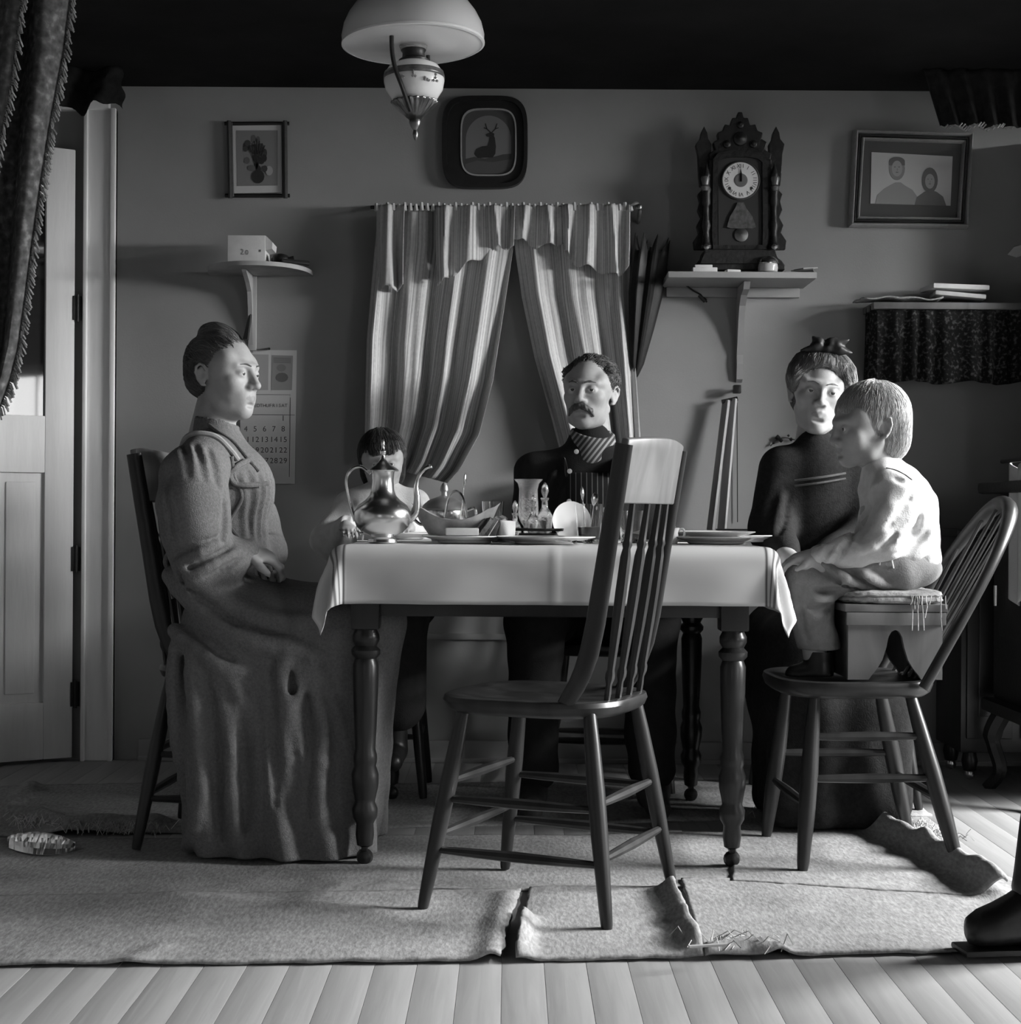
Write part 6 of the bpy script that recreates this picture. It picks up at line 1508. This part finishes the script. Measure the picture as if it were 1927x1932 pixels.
    M_SCARF = ramp_mat('striped_collar', [(0, .30), (.4, .30), (.5, .06), (.9, .06)], _dg, .9, .1)
    C = Field((.05, 4.68, .94), (.42, 5.02, 1.12), .004); C.frame(); C.cone(Pm(1116, 868), .088, Pm(1118, 826), .070, .02); C.cone(Pm(1116, 840), .052, Pm(1116, 780), .060, .004, 's'); C.half((.15, -.35, 1), V3((.15, -.35, 1)) @ Pm(1114, 818, -.03)); C.obj('collar', M_SCARF, sh_, 1)
    for sx, x0 in ((-1, 1060), (1, 1165)):
        pts = [Vector(Pm(x0, 862, .02)), Vector(Pm(x0 + (6 if sx < 0 else -4), 874, -.085)), Vector(Pm(x0 + (10 if sx < 0 else -8), 895, -.118))]; MB().tube(catmull(pts, 5), .014, 8, flat=.35, up=(0, 0, 1)).obj('strap', M_PIN, bib)
    for (x, y, dy) in ((1088, 852, -.105), (1075, 889, -.135), (1074, 946, -.146), (1140, 962, -.146)):
        MB().lathe([(.0075, 0), (.0070, .003), (0, .004)], Pm(x, y, dy), 12, R=RX(PI / 2)).obj('button', M_PAPER, sh_)
    T = Field((-.15, 4.26, .04), (.62, 5.08, .66), .007); T.frame(); hx_ = Pm(1112, 0)[0]
    T.ell((hx_, Ym, .52), (.17, .15, .10), .05)
    for sx in (-1, 1): T.chain([V3((hx_ + sx * .09, Ym, .52)), V3((hx_ + sx * .16, Ym - .42, .52)), V3((hx_ + sx * .165, Ym - .44, .12))], [.090, .078, .068], .04)
    T.disp(lambda x, y, z: nzf(x, y, z, 30, .004)); T.obj('trousers', cloth_mat('dark_trousers', .022), t, 2)
    for sx in (-1, 1):
        Bt = Field((hx_ + sx * .17 - .09, Ym - .66, .0), (hx_ + sx * .17 + .09, Ym - .30, .20), .005); Bt.frame(); c = hx_ + sx * .17
        Bt.cone((c, Ym - .44, .17), .046, (c, Ym - .44, .05), .045, .02); Bt.cone((c, Ym - .44, .05), .042, (c, Ym - .60, .036), .034, .02); Bt.half((0, 0, -1), -.011); Bt.obj('boot', mat('worn_boot_leather', .05, .5, .4, var=.4, vscale=30, bump=.2), t, 1)
man()

# ================================================================== child behind the coffee pot
def child_back():
    Yk = 4.66; Pk = lambda x, y, dy=0.0: V3(P(x, y, Yk + dy))
    t = thing('person', 'person, small child in a white pinafore, half hidden by the coffee pot', 'person')
    ho, hR, hs = Pk(722, 872), rotm(6, 10, -4), .76
    b = Field((-.62, 4.20, .0), (-.12, 4.95, 1.12), .010, [((ho - .10), (ho + .10), .0026)])
    b.frame(); b.cone(Pk(722, 965), .055, Pk(722, 930), .034, .03); b.ell(Pk(722, 1010), (.10, .075, .14), .03)
    for sx in (-1, 1):
        sh = Pk(722 + sx * 58, 955); el = sh + V3((sx * .05, -.06, -.10)); wr = V3((sh[0] + sx * .0, Yk - .18, .785)); b.chain([sh, el, wr], [.032, .027, .02], .02); hand(b, wr, (-sx * .3, -1, -.1), (0, 0, 1), sx, .3, .62)
        x0 = ho[0] + sx * .06; b.chain([V3((x0, Yk + .03, .56)), V3((x0, Yk - .22, .56)), V3((x0, Yk - .24, .22))], [.055, .042, .03], .03)
    b.frame(hR, ho, hs); head(b, 1.0, .6, .8); b.cone((0, .02, -.05), .046, (0, .04, -.15), .046, .025)
    b.obj('body', [M_SKIN, M_LIP], t, 2, lips(hR, ho, hs, .014)); eyes(t, hR, ho, hs)
    H = Field(ho - .16, ho + .16, .0035); H.frame(hR, ho, hs); H.ell((0, .020, .034), (.092, .106, .096), .01); H.ell((0, .05, -.05), (.082, .068, .075), .03); H.ell((0, -.118, -.040), (.066, .072, .083), .012, 's')
    hr = H.obj('hair', M_HAIRD, t, 1); strand_mesh(H, 'hair_strands', M_HAIRD, hr, 2200, away((0, .03, .14), .5), .07, 9, .0009, .002, .18, .0008)
    D = Field((-.66, 4.28, .20), (-.08, 4.96, 1.02), .006); D.frame()
    D.ell(Pk(722, 1000), (.125, .095, .14), .03); D.cone(Pk(672, 958), .045, Pk(772, 958), .045, .04); D.cone(Pk(722, 960), .06, Pk(722, 932), .044, .03); D.ell((ho[0], Yk - .02, .60), (.16, .16, .12), .06)
    for sx in (-1, 1):
        sh = Pk(722 + sx * 58, 956); el = sh + V3((sx * .055, -.06, -.10)); wr = V3((sh[0], Yk - .165, .785)); D.chain([sh, el, wr], [.050, .050, .032], .03)
        x0 = ho[0] + sx * .06; D.chain([V3((x0, Yk, .57)), V3((x0, Yk - .22, .57)), V3((x0, Yk - .24, .30))], [.09, .08, .09], .05)
    D.disp(lambda x, y, z: .004 * np.sin(70 * x + 3 * np.sin(12 * z)) * np.clip((1.0 - z) / .2, 0, 1)); K = Field((-.66, 4.28, .20), (-.08, 4.96, .70), .007); K.frame(); K.ell((ho[0], Yk - .02, .58), (.165, .165, .11), .06)
    for sx in (-1, 1): x0 = ho[0] + sx * .06; K.chain([V3((x0, Yk, .57)), V3((x0, Yk - .22, .57)), V3((x0, Yk - .24, .30))], [.095, .085, .085], .05)
    K.obj('skirt', cloth_mat('dark_skirt', .03), t, 2); D.half((0, 0, -1), -.64)
    folds(D, [('s', [(690, 960), (684, 985), (680, 1008)], [.003, .007, .004]), ('s', [(712, 965), (710, 985), (708, 1010)], [.003, .006, .004]), ('s', [(760, 962), (764, 985), (766, 1010)], [.003, .007, .004]), ('s', [(668, 950), (656, 975), (648, 1000)], [.003, .006, .003]), ('s', [(785, 950), (794, 970), (798, 995)], [.003, .006, .003])], 4.2, 4.9)
    pf_ = D.obj('pinafore', cloth_mat('white_pinafore', .58, .1), t, 2)
    MB().tube(catmull([Vector(Pk(722 + 36 * math.cos(a), 932 + 7 * math.sin(a), -.052 * math.sin(a) - .004)) for a in [2 * PI * k / 12 for k in range(13)]], 4), [.007 + .002 * math.sin(i * 2.2) for i in range(49)], 8).obj('neck_ruffle', MATS['white_pinafore'], pf_)
    for sx in (-1, 1):
        x0 = ho[0] + sx * .06; S = Field((x0 - .05, Yk - .40, .10), (x0 + .05, Yk - .16, .30), .005); S.frame(); S.cone((x0, Yk - .24, .26), .034, (x0, Yk - .24, .17), .034, .01); S.cone((x0, Yk - .24, .16), .032, (x0, Yk - .33, .145), .026, .01); S.obj('shoe', M_BOOT, t, 1)
child_back()

# ================================================================== woman with a bow in her hair, right
def woman_right():
    Yr = 4.42; Pr = lambda x, y, dy=0.0: V3(P(x, y, Yr + dy))
    t = thing('person', 'person in a plain dark dress, bow in her hair, seated beside the boy', 'person')
    ho, hR, hs = Pr(1545, 743), rotm(-5, 2, 8), .945
    b = Field((.45, 3.90, .35), (1.20, 4.85, 1.34), .010, [((ho - .115), (ho + .115), .0024), (V3((.68, 3.9, .66)), V3((.86, 4.2, .78)), .004)])
    b.frame(); b.cone(Pr(1548, 890), .055, Pr(1547, 850), .042, .03); b.ell(Pr(1550, 960), (.13, .085, .19), .03); b.ell(Pr(1548, 1120), (.14, .11, .12), .05)
    for sx in (-1, 1):
        sh = Pr(1548 + sx * 80, 884); el = Pr(1548 + sx * 92, 1000, -.08); wr = Pr(1520 + sx * 30, 1056, -.30); b.chain([sh, el, wr], [.04, .034, .024], .02); hand(b, wr, (.35 - sx * .2, -1, -.1), (0, 0, 1), sx, .3, .9)
        x0 = ho[0] + sx * .09; b.chain([V3((x0, Yr, .54)), V3((x0, Yr - .28, .55))], [.07, .055], .03)
    b.frame(hR, ho, hs); head(b, 0, 1.0, .95); b.cone((0, .026, -.05), .042, (0, .05, -.16), .045, .012)
    b.obj('body', [M_SKIN, M_LIP], t, 2, lips(hR, ho, hs)); eyes(t, hR, ho, hs, (.02, -1, 0)); brows(t, hR, ho, hs, M_BROW, .0016)
    H = Field(ho - .17, ho + .19, .0034); H.frame(hR, ho, hs)
    H.ell((0, .024, .048), (.098, .098, .088), .01); H.ell((0, -.020, .085), (.080, .055, .034), .03); H.ell((0, .05, -.02), (.074, .06, .055), .03); H.ell((0, -.120, -.006), (.080, .100, .092), .012, 's')
    for x in (-1, 1): H.ell((x * .074, -.028, .040), (.026, .040, .044), .02); H.ell((x * .090, .010, -.020), (.020, .018, .026), .008, 's')
    H.ell((0, .05, .125), (.04, .04, .03), .015); H.disp(strands(25, .0006), local=True); M_BR = mat('brown_hair', .15, .45, .5, var=.35, vscale=14, bump=.3, bscale=90); hr = H.obj('hair', M_BR, t, 1); strand_mesh(H, 'hair_strands', M_BR, hr, 3000, toward((0, .04, .17)), .08, 9, .0008, .0014, .14, .0006)
    B = Field(ho + V3((-.14, -.14, .03)), ho + V3((.14, .14, .20)), .004); B.frame(hR, ho, hs)
    for (a, m_, c_) in (((0, -.045, .126), (-.034, -.05, .130), (-.074, -.055, .114)), ((0, -.045, .13), (-.026, -.05, .144), (-.048, -.05, .160)), ((0, -.045, .13), (.026, -.05, .146), (.060, -.05, .166)), ((0, -.045, .128), (.036, -.05, .132), (.078, -.05, .128)), ((0, -.045, .13), (.008, -.05, .148), (.020, -.05, .168))): B.chain([a, m_, c_], [.008, .0155, .003], .004)
    B.ell((0, -.052, .130), (.012, .014, .012), .006); B.disp(lambda x, y, z: .0018 * np.sin(260 * y + 160 * z), local=True); B.obj('bow', mat('black_ribbon', .014, .5, .4), hr, 1)
    D = Field((.42, 3.95, .02), (1.22, 4.86, 1.10), .0065); D.frame()
    D.ell(Pr(1550, 960), (.150, .110, .19), .03); D.cone(Pr(1495, 886), .052, Pr(1602, 886), .052, .05); D.cone(Pr(1546, 882), .068, Pr(1537, 846), .055, .03); D.ell(Pr(1546, 1090), (.14, .12, .15), .06)
    for sx in (-1, 1): D.chain([Pr(1548 + sx * 74, 888), Pr(1548 + sx * 92, 1000, -.08), Pr(1520 + sx * 30, 1054, -.27)], [.066, .058, .036], .03)
    x0 = ho[0]; D.box((x0, Yr - .10, .42), (.20, .24, .17), .10, .06); D.box((x0, Yr - .20, .20), (.19, .17, .20), .08, .06)
    D.disp(lambda x, y, z: .006 * np.sin(15 * np.arctan2(y - Yr + .1, x - x0)) * np.clip((.5 - z) / .3, 0, 1)); D.disp(lambda x, y, z: nzf(x, y, z, 26, .003)); folds(D, [('s', [(1490, 930), (1482, 970), (1470, 1010)], [.004, .009, .004]), ('u', [(1476, 930), (1468, 975), (1458, 1010)], [.005, .010, .004])], 4.0, 4.6); D.half((0, 0, -1), -.02)
    d = D.obj('dress', cloth_mat('black_dress', .020, .3, 90), t, 2)
    for (dy, r) in ((905, .0035), (915, .003)): MB().tube(catmull([Vector(Pr(1500, dy + 2, -.098)), Vector(Pr(1548, dy - 4, -.118)), Vector(Pr(1596, dy - 12, -.100))], 6), r, 6).obj('braid', cloth_mat('grey_braid', .10), d)
    rr_ = MB()
    for k in range(9): p = Pr(1490 + k * 4, 862 - (k % 3) * 3 - k * .6, -.05 + .004 * k); rr_.lathe([(0, -.007), (.007, 0), (0, .007)], p, 8)
    rr_.obj('shoulder_ruffle', cloth_mat('pale_lace', .28), d)
woman_right()

# ================================================================== boy on the box
def boy():
    Yb_ = 3.82; Pb = lambda x, y, dy=0.0: V3(P(x, y, Yb_ + dy))
    t = thing('person', 'person, small fair-haired boy in shirt and trousers, seated on the wooden box', 'person')
    ho, hR, hs = Pb(1637, 806), rotm(-77, 7, 0), .86
    b = Field((.60, 3.55, .42), (1.12, 4.10, 1.20), .010, [((ho - .115), (ho + .115), .0024), (Pb(1485, 1085, -.14), Pb(1560, 1020, .10), .004)])
    b.frame(); b.cone(Pb(1672, 935), .05, Pb(1660, 900), .036, .03); b.ell(Pb(1690, 985), (.085, .08, .13), .03)
    for sy in (-1, 1):
        sh = Pb(1688, 935, sy * .085); el = Pb(1662, 1022, sy * .12); wr = Pb(1540, 1052, sy * .085); b.chain([sh, el, wr], [.034, .028, .02], .02); hand(b, wr, (-1, -sy * .1, -.05), (0, -.2, 1), sy, .35, .66)
        b.chain([Pb(1695, 1068, sy * .06), Pb(1530, 1080, sy * .055), Pb(1538, 1240, sy * .05)], [.05, .04, .028], .03)
    b.frame(hR, ho, hs); head(b, 1.0, .3, .8); b.cone((0, .02, -.05), .046, (0, .045, -.15), .046, .025)
    b.obj('body', [M_SKIN, M_LIP], t, 2, lips(hR, ho, hs, .014)); eyes(t, hR, ho, hs)
    H = Field(ho - .16, ho + .16, .0034); H.frame(hR, ho, hs); H.ell((0, .022, .036), (.088, .106, .094), .01); H.ell((0, .055, -.035), (.070, .062, .070), .03); H.ell((0, -.128, -.030), (.095, .098, .092), .014, 's')
    for x in (-1, 1): H.ell((x * .090, .010, -.014), (.020, .020, .032), .008, 's')
    hr = H.obj('hair', M_HAIRL, t, 1); strand_mesh(H, 'hair_strands', M_HAIRL, hr, 3200, away((0, .045, .13), .35), .06, 9, .0008, .0016, .2, .0008)
    S = Field((.60, 3.58, .58), (1.12, 4.08, 1.06), .0048); S.frame()
    S.ell(Pb(1694, 985), (.088, .105, .125), .03); S.ell(Pb(1705, 1050), (.088, .108, .06), .04); S.cone(Pb(1676, 922, -.075), .042, Pb(1676, 922, .075), .042, .05); S.ell(Pb(1716, 975), (.055, .085, .10), .04); S.cone(Pb(1672, 915), .056, Pb(1662, 892), .048, .03)
    for sy in (-1, 1): S.chain([Pb(1690, 938, sy * .088), Pb(1668, 1020, sy * .12), Pb(1610, 1040, sy * .105), Pb(1546, 1052, sy * .085)], [.050, .046, .040, .030], .022)
    S.disp(lambda x, y, z: nzf(x, y, z, 40, .0035))
    folds(S, [('s', [(1722, 930), (1700, 965), (1672, 1000)], [0.0030, 0.0075, 0.0030]), ('u', [(1735, 940), (1712, 985), (1690, 1020)], [0.0045, 0.0105, 0.0045]), ('s', [(1738, 965), (1722, 1005), (1700, 1035)], [0.0037, 0.0083, 0.0030]),
        ('s', [(1748, 1005), (1725, 1030), (1690, 1046)], [0.0030, 0.0075, 0.0030]), ('u', [(1752, 1025), (1722, 1050), (1692, 1058)], [0.0045, 0.0097, 0.0045]), ('s', [(1752, 1050), (1722, 1068), (1690, 1070)], [0.0030, 0.0067, 0.0030]), ('s', [(1746, 1078), (1720, 1086), (1692, 1080)], [0.0030, 0.0060, 0.0030]),
        ('s', [(1655, 955), (1640, 990), (1618, 1022)], [0.0023, 0.0060, 0.0023]), ('u', [(1640, 960), (1622, 1000), (1600, 1030)], [0.0030, 0.0075, 0.0030]), ('s', [(1625, 985), (1605, 1015), (1580, 1040)], [0.0023, 0.0053, 0.0023]), ('s', [(1690, 1010), (1662, 1030), (1630, 1048)], [0.0030, 0.0067, 0.0023]), ('u', [(1672, 1008), (1645, 1030), (1605, 1046)], [0.0037, 0.0075, 0.0030]), ('s', [(1600, 1022), (1585, 1045), (1572, 1062)], [0.0023, 0.0045, 0.0023]), ('s', [(1570, 1030), (1558, 1048), (1550, 1062)], [0.0023, 0.0037, 0.0015]),
        ('s', [(1690, 905), (1712, 912), (1735, 925)], [0.0030, 0.0045, 0.0023])], 3.5, 3.95)
    S.disp(lambda x, y, z: nzf(x, y, z, 95, .0012)); sh_ = S.obj('shirt', cloth_mat('pale_shirt', .56, .10), t, 2)
    C = Field((.74, 3.68, .88), (1.05, 3.98, 1.0), .004); C.frame(); C.ell(Pb(1686, 906), (.066, .088, .024), .01); C.ell(Pb(1655, 880), (.05, .052, .05), .006, 's'); C.obj('collar', MATS['pale_shirt'], sh_, 1)
    T = Field((.58, 3.60, .42), (1.10, 4.06, .80), .0048); T.frame(); T.ell(Pb(1702, 1072), (.092, .112, .052), .04)
    for sy in (-1, 1): T.chain([Pb(1695, 1072, sy * .062), Pb(1600, 1074, sy * .060), Pb(1530, 1084, sy * .057), Pb(1532, 1150, sy * .052), Pb(1545, 1222, sy * .05)], [.058, .058, .050, .048, .050], .025)
    folds(T, [('s', [(1690, 1100), (1645, 1085), (1600, 1062)], [.004, .009, .003]), ('u', [(1672, 1104), (1628, 1084), (1580, 1062)], [.005, .012, .004]), ('s', [(1655, 1108), (1612, 1088), (1568, 1064)], [.004, .009, .003]), ('u', [(1640, 1112), (1595, 1090), (1552, 1064)], [.004, .012, .004]), ('s', [(1622, 1114), (1580, 1094), (1542, 1068)], [.004, .009, .003]), ('s', [(1588, 1108), (1560, 1118), (1535, 1110)], [.004, .009, .003]), ('u', [(1578, 1122), (1556, 1134), (1530, 1130)], [.004, .010, .004]), ('s', [(1572, 1140), (1548, 1150), (1520, 1142)], [.004, .008, .003]), ('s', [(1505, 1120), (1512, 1170), (1522, 1212)], [.003, .008, .003])], 3.5, 3.95)
    T.disp(lambda x, y, z: nzf(x, y, z, 40, .003)); T.half((0, 0, -1), -Pb(1540, 1222)[2]); T.obj('trousers', cloth_mat('grey_trousers', .22, .15), t, 2)
    for sy in (-1, 1):
        S2 = Field(Pb(1480, 1310, sy * .05 - .05), Pb(1585, 1225, sy * .05 + .05), .004); S2.frame(); S2.cone(Pb(1545, 1232, sy * .05), .034, Pb(1545, 1268, sy * .05), .034, .01); S2.cone(Pb(1545, 1268, sy * .05), .032, Pb(1502, 1274, sy * .05), .026, .012); S2.half((0, 0, -1), -.4445); S2.obj('shoe', M_BOOT, t, 1)
    MB().tube(catmull([Vector(Pb(1660, 1066, -.122)), Vector(Pb(1664, 1038, -.126)), Vector(Pb(1678, 1034, -.126)), Vector(Pb(1684, 1062, -.122)), Vector(Pb(1686, 1072, -.118))], 6), .0022, 6).obj('drawstring', M_THREAD, sh_)
    MB().tube(catmull([ray_hit(S, x, y, 3.5, 3.95) for x, y in ((1672, 884), (1690, 888), (1706, 896), (1720, 906))], 5), .003, 6).obj('collar_piping', cloth_mat('dark_piping', .04), sh_)
boy()
